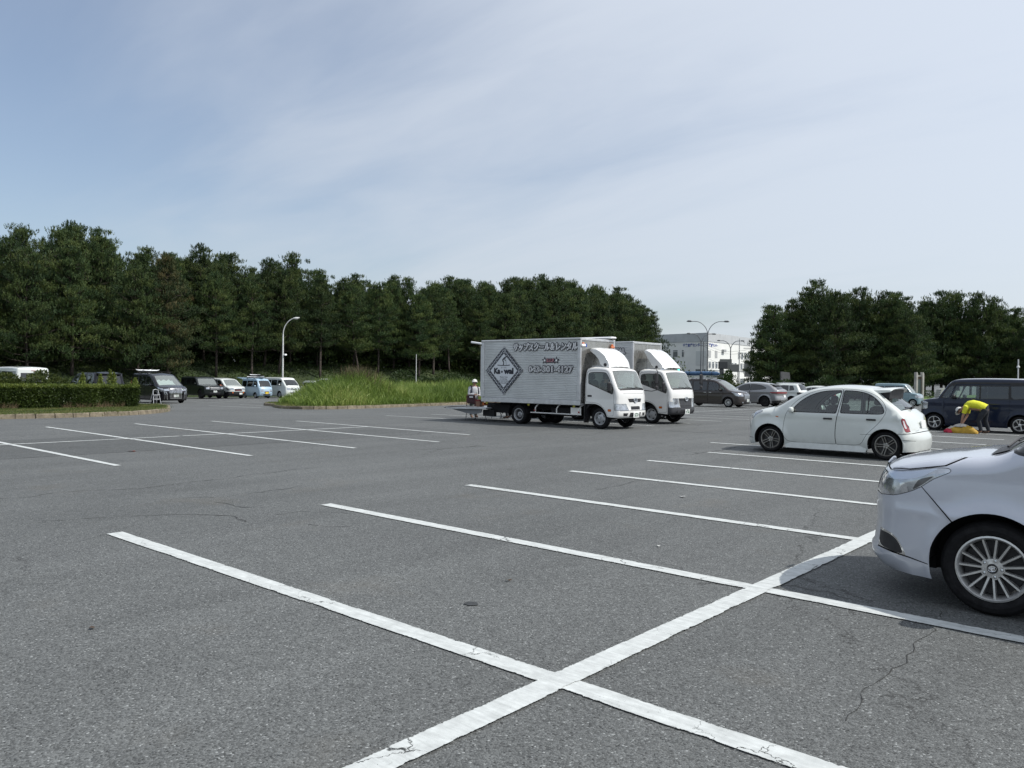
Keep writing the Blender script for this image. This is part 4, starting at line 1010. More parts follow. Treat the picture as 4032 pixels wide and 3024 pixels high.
OFF = dict(paint=DGRN, width=1.98, wb=3.02, rw=.40, arch=.47, clear=.30, belt=1.28, tumble=.10, nose=.10, tail=.03, pw=4, rtop=.08, rlow=.09, crown=.03, grid=.13, crease=(1.2, .01),
    outline=[(.74, .34), (.84, .44), (.86, .70), (.84, 1.00), (.78, 1.12), (.60, 1.17), (-.10, 1.23), (-.42, 1.26, 'ws0!'), (-.66, 1.55), (-.88, 1.80, 'ws1'), (-1.05, 1.89), (-1.5, 1.93), (-3.4, 1.93), (-3.68, 1.88, 'rw1'), (-3.76, 1.5), (-3.78, 1.25, 'rw0'), (-3.80, .8), (-3.72, .40)],
    side=[('door', [(-.60, .5), (-.62, 1.30), (-.95, 1.78), (-1.65, 1.79), (-1.65, .40), (-.66, .40)], DGRN, {'gap': .008, 'smooth': 1, 'id': 'd'}),
          ('door', [(-1.67, .40), (-1.67, 1.79), (-2.6, 1.79), (-2.6, .95), (-2.4, .40)], DGRN, {'gap': .008, 'smooth': 1, 'id': 'r'}),
          ('window', [(-.72, 1.31), (-1.0, 1.72), (-1.60, 1.74), (-1.60, 1.31)], GLD, {'gap': .02, 'gapmat': TRIM, 'under': 'd', 'smooth': 1}),
          ('window', [(-1.74, 1.31), (-1.74, 1.74), (-2.52, 1.74), (-2.52, 1.31)], GLD, {'gap': .02, 'gapmat': TRIM, 'under': 'r', 'smooth': 1}),
          ('window', [(-2.95, 1.31), (-2.95, 1.74), (-3.5, 1.74), (-3.5, 1.31)], GLD, {'gap': .02, 'gapmat': TRIM, 'smooth': 1})],
    strip=base_strip(GLW, GLD)+[('grille', fz(.84, 1.02, -.5, .5), BLK, {'gap': .01, 'gapmat': ALU}), ('lower_grille', fz(.42, .62, -.6, .6), BLK)]+lamps(.88, 1.04, .62, .97), mx=-.72, mz=1.28, dx=-.75, dz=1.2)
def off_extra(root, B):
    ribbon(B, 'grille_bar', ALU, root, .96, 1.0, -.5, .5, .02); ribbon(B, 'grille_bar', ALU, root, .88, .91, -.5, .5, .02)
    plate(root, B, .66, 0, '千葉', '55-60')
    for sg in (1, -1): mb = MB(); mb.tube([(-1.1, sg*.8, 1.93), (-1.2, sg*.8, 1.98), (-3.4, sg*.8, 1.98), (-3.5, sg*.8, 1.93)], .02, 5); mb.obj('roof_rail', BLK, root)
car('off_roader', 'very dark square off-road car second in the nose-out row', (-67.0, 35.35), 0, OFF, (.25, .27, 'dark5', BLK), extra=off_extra)
DEL = mini(WHITE, width=1.79, wb=2.85, rw=.345, arch=.40, grid=.12)
DEL['outline'] = [(.72, .28), (.84, .36), (.88, .62), (.86, .90), (.80, 1.02), (.50, 1.12), (.12, 1.18, 'ws0'), (-.36, 1.46), (-.72, 1.70, 'ws1'), (-1.1, 1.81), (-1.8, 1.85), (-3.0, 1.85), (-3.5, 1.81, 'rw1'), (-3.66, 1.4), (-3.72, 1.10, 'rw0'), (-3.76, .8), (-3.77, .5), (-3.68, .3)]
DEL['side'] = [(a, [(x, z*1.03) for x, z in b], m, o) for a, b, m, o in DEL['side']]+[('body', [(.30, .2), (.36, .62), (.95, .66), (.95, .2)], BLK, {'smooth': 0}), ('body', [(-.3, .2), (-.3, .36), (-2.5, .36), (-2.5, .2)], BLK, {'smooth': 0})]
DEL['strip'] = base_strip(GLW, GLD)+[('front_bumper', fz(.30, .66, -1, 1), BLK), ('grille', fz(.70, .92, -.5, .5), BLK)]+lamps(.80, .98, .55, .97)
DEL['mirm'] = mat('orange mirror', (.45, .10, .03), .4); DEL['mz'] = 1.12
def del_extra(root, B):
    ribbon(B, 'grille_bar', CHR, root, .90, .93, -.5, .5, .014); ribbon(B, 'grille_bar', RED, root, .76, .80, -.4, .4, .02)
    plate(root, B, .48, .35, None, '・・30')
    for sg in (1, -1): mb = MB(); c = B.at(B.qz(.56), sg*.72, .0)[0]; mb.lathe([(-.02, .06), (.03, .06), (.035, .001)], 12, 0, 'x', c); mb.obj('fog_light', AMB, root)
car('minivan', 'white minivan with black bumper and orange mirror third in the nose-out row', (-67.3, 37.75), 0, DEL, (.225, .21, 'dark5', BLK), extra=del_extra)
# kei van and large van share a forward-control shape
def vanspec(pnt, L, W_, H, rw, wb, ws0, ws1, fx, **kw):
    re = fx-L; b = ws0[1]+.0
    d = dict(paint=pnt, width=W_, wb=wb, rw=rw, arch=rw+.055, clear=.20, belt=b+.02, tumble=.13, nose=.14, tail=.04, pw=4, rtop=.10, rlow=.09, crown=.04, grid=.12,
        outline=[(fx-.08, .24), (fx-.01, .32), (fx, .50), (fx-.03, .80), (fx-.10, ws0[1]-.10), (ws0[0], ws0[1], 'ws0'), ((ws0[0]+ws1[0])/2+.02, (ws0[1]+ws1[1])/2+.02), (ws1[0], ws1[1], 'ws1'), (ws1[0]-.2, H-.05), (ws1[0]-.6, H), (re+.6, H), (re+.18, H-.05, 'rw1'), (re+.07, (H+b)/2), (re+.03, b+.02, 'rw0'), (re, .8), (re, .5), (re+.08, .28)],
        side=[('door', [(.33, .62), (.36, b), (ws1[0]+.02, H-.22), (-.42, H-.20), (-.42, .26), (-.38, .26), (-.25, .62)], pnt, {'gap': .008, 'smooth': 0, 'id': 'd'}),
              ('sliding_door', [(-.44, .26), (-.44, H-.20), (-1.5, H-.20), (-1.5, .26)], pnt, {'gap': .008, 'smooth': 0, 'id': 's'}),
              ('window', [(.28, b+.02), (ws1[0]-.03, H-.27), (-.36, H-.26), (-.36, b+.02)], GLD, {'gap': .02, 'gapmat': TRIM, 'under': 'd', 'smooth': 1}),
              ('window', [(-.50, b+.02), (-.50, H-.25), (-1.45, H-.25), (-1.45, b+.02)], GLD, {'gap': .02, 'gapmat': TRIM, 'under': 's', 'smooth': 1}),
              ('window', [(-1.58, b+.02), (-1.58, H-.25), (re+.25, H-.26), (re+.22, b+.02)], GLD, {'gap': .02, 'gapmat': TRIM, 'smooth': 1})], mx=.10, mz=b+.02, dx=.15, dz=b-.05)
    d.update(kw); return d
KV = vanspec(SKYB, 3.395, 1.475, 1.88, .27, 1.90, (.62, 1.08), (.20, 1.66), .80)
KV['strip'] = base_strip(GLC, GLD, .96, .92)+[('grille', fz(.50, .66, -.4, .4), BLK, {'gap': .008, 'gapmat': CHR}), ('lower_grille', fz(.30, .40, -.6, .6), BLK)]+lamps(.62, .84, .55, .97)
def kv_extra(root, B):
    ribbon(B, 'grille_bar', CHR, root, .67, .71, -.45, .45, .014); ribbon(B, 'bumper_bar', CHR, root, .42, .46, -.9, .9, .014)
    plate(root, B, .52, 0, None, '・・12', PLATEY, txt=PTXB)
    mb = MB()
    for x in (-.4, -1.6):
        mb.box(x-.02, x+.02, -.66, .66, 1.93, 1.96)
        for sg in (1, -1): mb.box(x-.02, x+.02, sg*.62-.02, sg*.62+.02, 1.84, 1.94)
    mb.obj('roof_rack', BLK, root)
    mb = MB(); Mx = Matrix.Translation((-2.55, 0, 1.80)) @ Matrix.Rotation(R(8), 4, 'Y'); mb.box(-.95, 0, -.62, .62, -.02, .03, M=Mx); mb.obj('tailgate', SKYB, root)
car('kei_van', 'pale blue kei van with yellow plate and boards on its roof in the row', (-67.0, 40.55), 0, KV, (.155, .17, 'steel', STEEL), cat='van', extra=kv_extra, seats_at=(-.1,))
HV = vanspec(WHITE, 4.69, 1.69, 1.98, .335, 2.57, (.98, 1.22), (.30, 1.76), 1.16)
HV['strip'] = base_strip(GLC, GLD, .96, .92)+[('grille', fz(.80, .96, -.5, .5), BLK, {'gap': .008, 'gapmat': CHR}), ('lower_grille', fz(.44, .58, -.62, .62), BLK)]+lamps(.80, 1.0, .58, .98)
def hv_extra(root, B):
    ribbon(B, 'grille_bar', CHR, root, .86, .90, -.5, .5, .02); ribbon(B, 'grille_bar', ALU, root, .50, .53, -.62, .62, .02)
    plate(root, B, .36, 0, None, '・・31')
    c = B.at(B.qz(.96), 0, .03); emblem(root, c[0], c[1], .06)
    for sg in (1, -1): mb = MB(); c = B.at(B.qz(.42), sg*.86, .0)[0]; mb.lathe([(-.02, .05), (.02, .05), (.025, .001)], 12, 0, 'x', c); mb.obj('fog_light', LENS, root)
car('van', 'long white van with wide windscreen at the right end of the nose-out row', (-67.15, 43.35), 0, HV, (.195, .2, 'steel', STEEL), cat='van', extra=hv_extra, seats_at=(.0,))
# behind the hedge: tails of a high-roof white van and a black minivan
HR = vanspec(WHITE, 5.38, 1.88, 2.20, .335, 3.1, (.98, 1.22), (.25, 1.85), 1.16)
HR['outline'][-7:-5] = [(-4.05, 2.16), (-4.13, 1.90, 'rw1')]
HR['outline'] = [c for c in HR['outline']]
HR['strip'] = base_strip(GLW, GLD)+lamps(.6, 1.1, .90, .999, RED, 'tail_light', rear=True)
def hr_extra(root, B): ribbon(B, 'brake_light', RED, root, 1.98, 2.01, -.16, .16, .01, rear=True)
car('van', 'white high-roof van seen from behind over the left end of the hedge', (-53.4, 15.5), PI, HR, (.195, .2, 'steel', STEEL), cat='van', extra=hr_extra)
BA = alph(BLACKP); BA['side'] = [s_ for s_ in BA['side'] if s_[0] != 'tail_light']
def ba_extra(root, B):
    mb = MB(); mb.prism([(-3.55, 1.95), (-3.95, 1.90), (-3.96, 1.86), (-3.6, 1.88)], -.70, .70); mb.obj('spoiler', BLACKP, root)
    mb = MB(); mb.tube([(-3.2, 0, 1.94), (-3.25, 0, 2.02)], .02, 5); mb.obj('antenna', BLK, root)
car('minivan', 'black minivan seen from behind over the middle of the hedge', (-52.6, 19.4), PI, BA, (.225, .23, 'flat', ALU), extra=ba_extra)
# small pale car with its tailgate up, half hidden by the tall grass
SH = dict(KEI); SH['paint'] = WHITE; SH['side'] = [(a, b, WHITE if m is TEAL else m, o) for a, b, m, o in KEI['side']]
SH['width'] = 1.69
SH['strip'] = [('windscreen', ws(), GLW, {'gap': .014, 'gapmat': TRIM}), ('boot_opening', lambda B: [(B.mark['rw1'], -.86), (B.qz(.62, True), -.86), (B.qz(.62, True), .86), (B.mark['rw1'], .86)], mat('dark boot', (.01, .01, .011), .9))]
def sh_extra(root, B):
    mb = MB(); Mx = Matrix.Translation((-2.80, 0, 1.70)) @ Matrix.Rotation(R(16), 4, 'Y')
    mb.box(-1.0, 0, -.68, .68, -.03, .03, 0, .02, M=Mx); mb.obj('tailgate', WHITE, root)
    mb = MB(); mb.box(-.75, -.2, -.55, .55, -.04, -.031, M=Mx); mb.obj('tailgate_window', GLD, root)
car('small_hatchback', 'small pale car with raised tailgate half hidden behind the tall grass', (-73.2, 49.6), PI, SH, (.165, .185, 'cover', ALU), extra=sh_extra)
# white car half hidden beyond the second truck
WC = dict(WS2); 
car('compact_car', 'white car almost hidden behind the second truck with only its nose showing', (-16.5, 28.75), 0, dict(WC), (.205, .21, 'flat', ALU))
# ------------------------------------------------------------------ ground
def asphalt_mat(name, val, dark=0.0, cracks=True):
    m = bpy.data.materials.new(name); m.use_nodes = True; t = NT(m.node_tree); out = t.n('ShaderNodeOutputMaterial')
    co = t.n('ShaderNodeTexCoord').outputs['Object']
    v1 = t.n('ShaderNodeTexVoronoi', {'Vector': co, 'Scale': 112.0, 'Randomness': 1.0})
    sp = t.n('ShaderNodeSeparateColor', {0: v1.outputs['Color']})
    fine = t.mapr(sp.outputs[0], 0, 1, .55, 1.40)
    lite = t.mapr(sp.outputs[1], .955, .985, 0, 1); drk = t.mapr(sp.outputs[2], .93, .96, 0, 1)
    v2 = t.n('ShaderNodeTexVoronoi', {'Vector': co, 'Scale': 31.0}); s2 = t.n('ShaderNodeSeparateColor', {0: v2.outputs['Color']})
    coarse = t.mapr(s2.outputs[0], 0, 1, .93, 1.07)
    mid = t.mapr(t.noise(co, 6.0, 5, .7), .3, .7, .94, 1.06)
    big = t.mapr(t.noise(co, .22, 5, .6), .3, .7, .86, 1.12)
    streak = t.mapr(t.noise(t.n('ShaderNodeMapping', {'Vector': co, 'Scale': (1.3, .12, 1)}).outputs[0], 1.0, 4, .6), .35, .65, .90, 1.08)
    f = t.math('MULTIPLY', t.math('MULTIPLY', fine, coarse), t.math('MULTIPLY', t.math('MULTIPLY', mid, big), streak))
    f = t.math('MULTIPLY', f, val)
    f = t.math('ADD', f, t.math('MULTIPLY', lite, .16)); f = t.math('MULTIPLY', f, t.mapr(drk, 0, 1, 1, .45))
    c = t.n('ShaderNodeVectorMath', {0: (.955, 1.0, .985), 'Scale': f}, operation='SCALE').outputs[0]
    # faint brown and dark stains
    st = t.mapr(t.noise(co, .9, 4, .55), .60, .72, 0, .22); c = t.mix(st, c, rgb(val*.95, val*.82, val*.62))
    oil = t.mapr(t.noise(t.n('ShaderNodeVectorMath', {0: co, 1: (31, 7, 0)}).outputs[0], 1.7, 3, .5), .71, .77, 0, .45); c = t.mix(oil, c, rgb(val*.45, val*.43, val*.40))
    if cracks:
        wp = t.n('ShaderNodeVectorMath', {0: t.noise(co, 1.6, 6, .68, 0, 1), 1: (.9, .9, 0), 2: co}, operation='MULTIPLY_ADD').outputs[0]
        vc = t.n('ShaderNodeTexVoronoi', {'Vector': wp, 'Scale': .24}, feature='DISTANCE_TO_EDGE').outputs[0]
        msk = t.mapr(t.noise(t.n('ShaderNodeVectorMath', {0: co, 1: (3.1, 5.2, 0)}).outputs[0], .13, 2, .5), .45, .56, 0, 1)
        wd = t.mapr(t.noise(co, 3.0, 3, .6), .35, .65, .0006, .0055)
        cr = t.n('ShaderNodeMapRange', {0: vc, 1: 0.0, 2: wd, 3: 1.0, 4: 0.0}).outputs[0]
        cr = t.math('MULTIPLY', t.math('MULTIPLY', cr, msk), .85); c = t.mix(cr, c, rgb(.016, .016, .015))
    hgt = t.math('ADD', t.math('MULTIPLY', sp.outputs[0], 1.0), t.math('MULTIPLY', v1.outputs['Distance'], -1.6))
    bn = t.n('ShaderNodeBump', {'Height': hgt, 'Strength': .55, 'Distance': .004})
    b = t.n('ShaderNodeBsdfPrincipled', {'Base Color': c, 'Roughness': t.mapr(sp.outputs[1], 0, 1, .62, .92), 'Specular IOR Level': .35, 'Normal': bn.outputs[0]})
    t.t.links.new(b.outputs[0], out.inputs[0]); return m
ASPH = asphalt_mat('weathered asphalt', .106)
ASPH2 = asphalt_mat('darker relaid asphalt', .090)
xs = np.unique(np.concatenate([np.arange(-3000, -160, 400), np.arange(-160, 60, 2.5), np.arange(60, 3001, 420)])); ys = np.unique(np.concatenate([np.arange(-3000, -40, 370), np.arange(-40, 220, 2.5), np.arange(220, 3001, 400)]))
X, Y = np.meshgrid(xs, ys); V = np.stack([X.ravel(), Y.ravel(), gz(X, Y).ravel()], 1)
nx_ = len(xs); ii = np.arange((len(ys)-1)*(nx_-1)); r_, c_ = ii//(nx_-1), ii % (nx_-1)
F = np.stack([r_*nx_+c_, r_*nx_+c_+1, (r_+1)*nx_+c_+1, (r_+1)*nx_+c_], 1)
struct(obj('parking_lot', V, F, ASPH, smooth=True))
def sheet(name, x0, x1, y0, y1, dz, m, step=2.0, amp=0.0, seed=0, uvw=False):
    """thin flat sheet draped on the lot; the uv holds metres along and across"""
    L = x1-x0 > y1-y0; n = max(1, int(((x1-x0) if L else (y1-y0))/step)); V = []; F = []; UV = []
    rr_ = random.Random(seed)
    for i in range(n+1):
        s = i/n
        for k in (0, 1):
            j = rr_.uniform(-amp, amp)
            x, y = (x0+(x1-x0)*s, (y0 if k == 0 else y1)+j) if L else ((x0 if k == 0 else x1)+j, y0+(y1-y0)*s)
            V.append((x, y, gzf(x, y)+dz)); UV.append(((x1-x0)*s if L else (y1-y0)*s, k*((y1-y0) if L else (x1-x0))))
    for i in range(n): F.append((2*i, 2*i+2, 2*i+3, 2*i+1) if L else (2*i, 2*i+1, 2*i+3, 2*i+2))
    o = obj(name, V, F, m); uv = o.data.uv_layers.new(name='UVMap')
    for lp in o.data.loops: uv.data[lp.index].uv = UV[lp.vertex_index]
    return struct(o)
sheet('asphalt_patch', -20.7, -16.2, -14, 16.4, .004, ASPH2, 1.0, .05, 3)
sheet('asphalt_patch', -21.8, -14.2, 33.5, 70, .004, ASPH2, 2.0, .06, 4)
sheet('asphalt_patch', -12.4, -9.2, 21.5, 44, .004, asphalt_mat('slightly darker asphalt', .103), 2.0, .06, 5)

def line_mat(width, name):
    m = bpy.data.materials.new(name); m.use_nodes = True; t = NT(m.node_tree); out = t.n('ShaderNodeOutputMaterial')
    co = t.n('ShaderNodeTexCoord'); uv = t.n('ShaderNodeSeparateXYZ', {0: co.outputs['UV']}); ob = co.outputs['Object']
    e = t.math('MINIMUM', uv.outputs[1], t.math('SUBTRACT', width, uv.outputs[1]))      # distance to the nearer edge
    n1 = t.noise(ob, 34, 5, .7); n2 = t.noise(ob, 3.2, 4, .6)
    wear = t.math('ADD', t.mapr(n1, .3, .7, -.006, .008), t.mapr(n2, .48, .75, -.004, .016))
    edge = t.mapr(t.math('SUBTRACT', e, wear), 0, .004, 1, 0)
    # flaked spots, transverse cracks, missing stretches
    fl = t.mapr(t.noise(ob, 55, 4, .7), .66, .69, 0, 1); flm = t.mapr(t.noise(ob, 1.6, 3, .5), .46, .60, 0, 1)
    hole = t.math('MULTIPLY', fl, flm)
    wp = t.n('ShaderNodeVectorMath', {0: t.noise(ob, 9, 4, .6, 0, 1), 1: (.2, .2, 0), 2: ob}, operation='MULTIPLY_ADD').outputs[0]
    vc = t.n('ShaderNodeTexVoronoi', {'Vector': wp, 'Scale': 2.6}, feature='DISTANCE_TO_EDGE').outputs[0]
    crk = t.math('MULTIPLY', t.mapr(vc, .004, .011, 1, 0), t.mapr(t.noise(ob, .9, 2, .5), .50, .58, 0, .9))
    gone = t.clamp(t.math('ADD', t.math('MAXIMUM', edge, hole), crk))
    g = t.mapr(t.noise(ob, 12, 5, .7), .3, .7, .80, 1.06); g = t.math('MULTIPLY', g, t.mapr(t.noise(t.n('ShaderNodeMapping', {'Vector': ob, 'Scale': (2, 14, 1)}).outputs[0], 2, 3, .6), .35, .7, 1.04, .80))
    col = t.n('ShaderNodeVectorMath', {0: (.52, .545, .535), 'Scale': g}, operation='SCALE').outputs[0]
    bn = t.n('ShaderNodeBump', {'Height': n1, 'Strength': .4, 'Distance': .004})
    b = t.n('ShaderNodeBsdfPrincipled', {'Base Color': col, 'Roughness': .75, 'Normal': bn.outputs[0]})
    tr = t.n('ShaderNodeBsdfTransparent')
    mx = t.n('ShaderNodeMixShader', {0: gone, 1: b.outputs[0], 2: tr.outputs[0]}); t.t.links.new(mx.outputs[0], out.inputs[0]); return m
LM = line_mat(.155, 'worn white road paint'); LMB = line_mat(.165, 'worn wide white road paint'); LMN = line_mat(.12, 'thin worn road paint')
def ln(name, x0, x1, y0, y1, m, dz=.008): return sheet(name, x0, x1, y0, y1, dz, m, 2.0, 0.0)
Y0 = 3.273
for k in range(-2, 6): ln('parking_line', -8.08, 3.05, Y0+2.504*k-.0775, Y0+2.504*k+.0775, LM)
for k in range(6, 15): ln('parking_line', -9.3, -4.12, Y0+2.504*k-.0775, Y0+2.504*k+.0775, LM)
ln('parking_line', -2.51-.0825, -2.51+.0825, -6, 16, LMB, .011)
M0 = 5.665
for k in list(range(-4, 4))+list(range(6, 27)): ln('parking_line', -24.9, -13.87, M0+2.504*k-.06, M0+2.504*k+.06, LMN)
ln('parking_line', -23.3, -15.0, 15.42-.06, 15.42+.06, LMN)
ln('parking_line', -19.35-.06, -19.35+.06, -12, 15.4, LMN, .011)
ln('parking_line', -19.9-.06, -19.9+.06, 31, 70, LMN, .011)
for k in range(0, 8): ln('parking_line', -43.2+.2*k, -37.6+.2*k, 20.0+2.6*k-.06, 20.0+2.6*k+.06, LMN) if k == 1 else None
for yv, a, b in ((25.2, -44.2, -40.4), (27.2, -54.2, -49.7), (29.8, -56.8, -49.2), (32.4, -60, -54), (35.0, -62, -56)): ln('parking_line', a, b, yv-.06, yv+.06, LMN)
# the long cracks, as thin dark ribbons
CRK = mat('dark crack', (.022, .022, .021), .95, var=.4, vscale=30)
for ci, C_ in enumerate([[(-11.27, 3.18), (-11.12, 3.47), (-11.28, 3.79), (-11.25, 4.06), (-11.17, 4.32), (-10.95, 4.74), (-11.02, 5.15), (-11.08, 5.62), (-11.09, 5.91), (-11.09, 6.18), (-11.23, 6.64), (-11.29, 7.01), (-11.42, 7.56), (-11.41, 8.07)], [(-9.73, 4.76), (-9.69, 4.92), (-9.68, 5.07), (-9.43, 5.13)], [(-9.51, 5.56), (-9.59, 5.78), (-9.63, 6.05), (-9.63, 6.27), (-9.82, 6.59)], [(-9.15, 4.89), (-8.89, 4.95), (-8.59, 4.97), (-8.53, 5.08), (-8.37, 5.2)], [(-9.28, 3.01), (-9.2, 3.16), (-9.14, 3.34), (-8.99, 3.57), (-8.81, 3.92), (-8.62, 4.19), (-8.34, 4.43), (-8.19, 4.6), (-7.95, 4.57), (-7.76, 4.53)], [(-7.92, 4.52), (-7.76, 4.53), (-7.67, 4.43)], [(-7.13, 4.87), (-6.99, 4.89), (-6.86, 4.97), (-6.69, 5.2)], [(-7.92, 4.98), (-7.87, 5.25), (-7.62, 5.45), (-7.3, 5.6)], [(-1.35, 6.15), (-1.29, 5.47), (-1.3, 5.07), (-1.26, 4.62), (-1.25, 4.29), (-1.22, 3.98), (-1.24, 3.74)], [(-6.46, 9.25), (-6.5, 9.77), (-6.6, 10.48), (-6.48, 11.05)], [(-8.11, 15.08), (-8.09, 15.95), (-8.29, 17.64)]]):
    r_ = random.Random(200+ci); P_ = []
    for a, b_ in zip(C_[:-1], C_[1:]):
        n_ = max(2, int(math.dist(a, b_)/.07))
        for j in range(n_): f_ = j/n_; P_.append((a[0]+(b_[0]-a[0])*f_, a[1]+(b_[1]-a[1])*f_))
    V = []; F = []; off = 0; dist = math.hypot(*C_[0])
    for i, (x, y) in enumerate(P_):
        off = off*.86+r_.gauss(0, .016); a, b_ = P_[max(i-1, 0)], P_[min(i+1, len(P_)-1)]; d = np.array([b_[0]-a[0], b_[1]-a[1]]); d /= np.linalg.norm(d)+1e-9; n_ = np.array([-d[1], d[0]]); w_ = (.0035+.0027*max(0, dist-5))*r_.uniform(.15, 1.0)
        for s in (-1, 1): q = np.array([x, y])+n_*(off+s*w_/2); V.append((q[0], q[1], gzf(q[0], q[1])+.003))
    for i in range(len(P_)-1): F.append((2*i, 2*i+2, 2*i+3, 2*i+1))
    struct(obj('asphalt_crack', V, F, CRK))
# small things lying on the asphalt
LEAF = mat('dry leaf brown', (.05, .035, .025), .9); CHIP = mat('white paint chip', (.6, .6, .58), .8)
def scrap(name, label, cat, x, y, s, m, seed):
    r_ = random.Random(seed); n = 8; V = [(0, 0, .012)]+[(math.cos(2*PI*i/n)*s*r_.uniform(.6, 1.1), math.sin(2*PI*i/n)*s*.6*r_.uniform(.5, 1.1), r_.uniform(.004, .02)) for i in range(n)]
    o = obj(name, V, [(0, i+1, (i+1) % n+1) for i in range(n)], m); o.location = (x, y, gzf(x, y)+.002); o.rotation_euler = (0, 0, r_.uniform(0, 6)); return tag(o, label, cat)
V = [(math.cos(a)*.052*(1+.12*math.sin(3*a+1)), math.sin(a)*.048*(1+.1*math.sin(5*a)), .006) for a in np.linspace(0, 2*PI, 29)[:-1]]
o = obj('oil_stain', V, [tuple(range(28))], mat('oil stain', (.022, .021, .018), .45, var=.3, vscale=30)); o.location = (-3.83, 3.97, 0); struct(o)
scrap('dry_leaf', 'small curled dark leaf above the round oil stain on the near asphalt', 'leaf', -4.05, 4.62, .035, LEAF, 1)
scrap('dry_leaf', 'small dark leaf alone on the asphalt at the lower left', 'leaf', -5.16, 1.96, .03, LEAF, 2)
scrap('paint_chip', 'white paint chip lying between the third and fourth stall lines', 'paint chip', -5.25, 9.55, .06, CHIP, 3)
scrap('paint_chip', 'white paint chip lying midway between the second and third stall lines', 'paint chip', -3.85, 6.55, .03, CHIP, 4)
scrap('dry_leaf', 'reddish dry leaf near the left stall lines', 'leaf', -16.2, 6.9, .10, mat('red brown leaf', (.12, .03, .02), .9), 5)

# ------------------------------------------------------------------ kerbed islands
KERB = mat('old kerb concrete', (.16, .135, .095), .92, var=.45, vscale=3.2, bump=.5, bscale=40)
KERBJ = mat('kerb joint dirt', (.035, .03, .02), .95)
SOIL = bpy.data.materials.new('grassy soil'); SOIL.use_nodes = True; t = NT(SOIL.node_tree)
co = t.n('ShaderNodeTexCoord').outputs['Object']; nz = t.noise(co, .8, 6, .65); nf = t.noise(co, 22, 4, .7)
c = t.mix(t.mapr(nz, .42, .62), rgb(.055, .085, .020), rgb(.11, .085, .045)); c = t.mix(t.mapr(nf, .3, .7, 0, .6), c, rgb(.03, .055, .012))
b = t.n('ShaderNodeBsdfPrincipled', {'Base Color': c, 'Roughness': .95, 'Normal': t.n('ShaderNodeBump', {'Height': nf, 'Strength': .8, 'Distance': .05}).outputs[0]}); t.n('ShaderNodeOutputMaterial', {0: b.outputs[0]})
def resample(P, step, closed=False):
    P = [np.array(p, float) for p in P]; P = P+[P[0]] if closed else P
    d = [0]
    for a, b in zip(P[:-1], P[1:]): d.append(d[-1]+np.linalg.norm(b-a))
    n = int(d[-1]/step); A = np.array(P); s = np.linspace(0, d[-1], n+1)
    return np.stack([np.interp(s, d, A[:, 0]), np.interp(s, d, A[:, 1])], 1)
def island(name, P, kerb_range, hgt=.16):
    C = np.array(crom(P+[P[0]], .5)); C = resample(C, .30)
    top = [(x, y, gzf(x, y)+hgt-.02) for x, y in C[:-1]]; cx, cy = C.mean(0)
    V = top; n = len(V); e = [(i, (i+1) % n) for i in range(n)]
    G = [(x, y) for x in np.arange(C[:, 0].min(), C[:, 0].max(), 1.2) for y in np.arange(C[:, 1].min(), C[:, 1].max(), 1.2)]; G = np.array(G); G = G[inpoly(G, [tuple(c) for c in C[:-1]])]
    vs, fs, ce = cdt(None, [], [], [tuple(c) for c in C[:-1]], G)
    V3 = np.stack([vs[:, 0], vs[:, 1], gz(vs[:, 0], vs[:, 1])+hgt-.02], 1)
    a, b_, c_ = V3[fs[:, 0]], V3[fs[:, 1]], V3[fs[:, 2]]; nn = np.cross(b_-a, c_-a)[:, 2]; fs = np.where((nn < 0)[:, None], fs[:, ::-1], fs)
    base = struct(obj(name, V3, fs, SOIL, smooth=True))
    K = resample(crom(P+[P[0]], .5), .6)
    ctr = K.mean(0); r_ = random.Random(5)
    for i in range(len(K)-1):
        a, b_ = K[i], K[i+1]
        if not kerb_range(a): continue
        d = b_-a; L = np.linalg.norm(d); d /= L; nrm = np.array([d[1], -d[0]])
        if nrm @ (a-ctr) < 0: nrm = -nrm
        z = gzf(*a); h = hgt+r_.uniform(-.008, .008); g = .012; w_ = .15+r_.uniform(-.004, .004)
        q = [a+d*g, b_-d*g]; V = []
        for p in q:
            for (o_, zz) in ((-.10, z-.05), (w_-.10+.03, z-.05), (w_-.10+.0, z+h-.02), (w_-.125, z+h), (-.10, z+h)): V.append((p[0]+nrm[0]*o_, p[1]+nrm[1]*o_, zz))
        mb = MB(); mb.add(V, [(0, 1, 2, 3, 4), (9, 8, 7, 6, 5)]+[(j, j+5, (j+1) % 5+5, (j+1) % 5) for j in range(5)]); mb.obj('kerb_stone', KERB, base)
    # mortar bed behind the joints
    mb = MB(); 
    for i in range(len(K)-1):
        a, b_ = K[i], K[i+1]
        if not kerb_range(a): continue
        d = b_-a; d /= np.linalg.norm(d); nrm = np.array([d[1], -d[0]])
        if nrm @ (a-ctr) < 0: nrm = -nrm
        z = gzf(*a); V = []
        for p in (a, b_):
            for (o_, zz) in ((-.08, z-.05), (.04, z-.05), (.03, z+hgt-.03), (-.08, z+hgt-.015)): V.append((p[0]+nrm[0]*o_, p[1]+nrm[1]*o_, zz))
        mb.add(V, [(j, j+4, (j+1) % 4+4, (j+1) % 4) for j in range(4)])
    mb.obj('kerb_bed', KERBJ, base)
    return C
LI = [(-30.9, 0), (-30.5, 5), (-30.45, 8.5), (-30.3, 10.5), (-30.9, 12.7), (-32.5, 14.7), (-34.7, 16.3), (-37.4, 17.6), (-40.0, 18.7), (-43.2, 18.6), (-44.2, 15), (-44.0, 8), (-44, 0)]
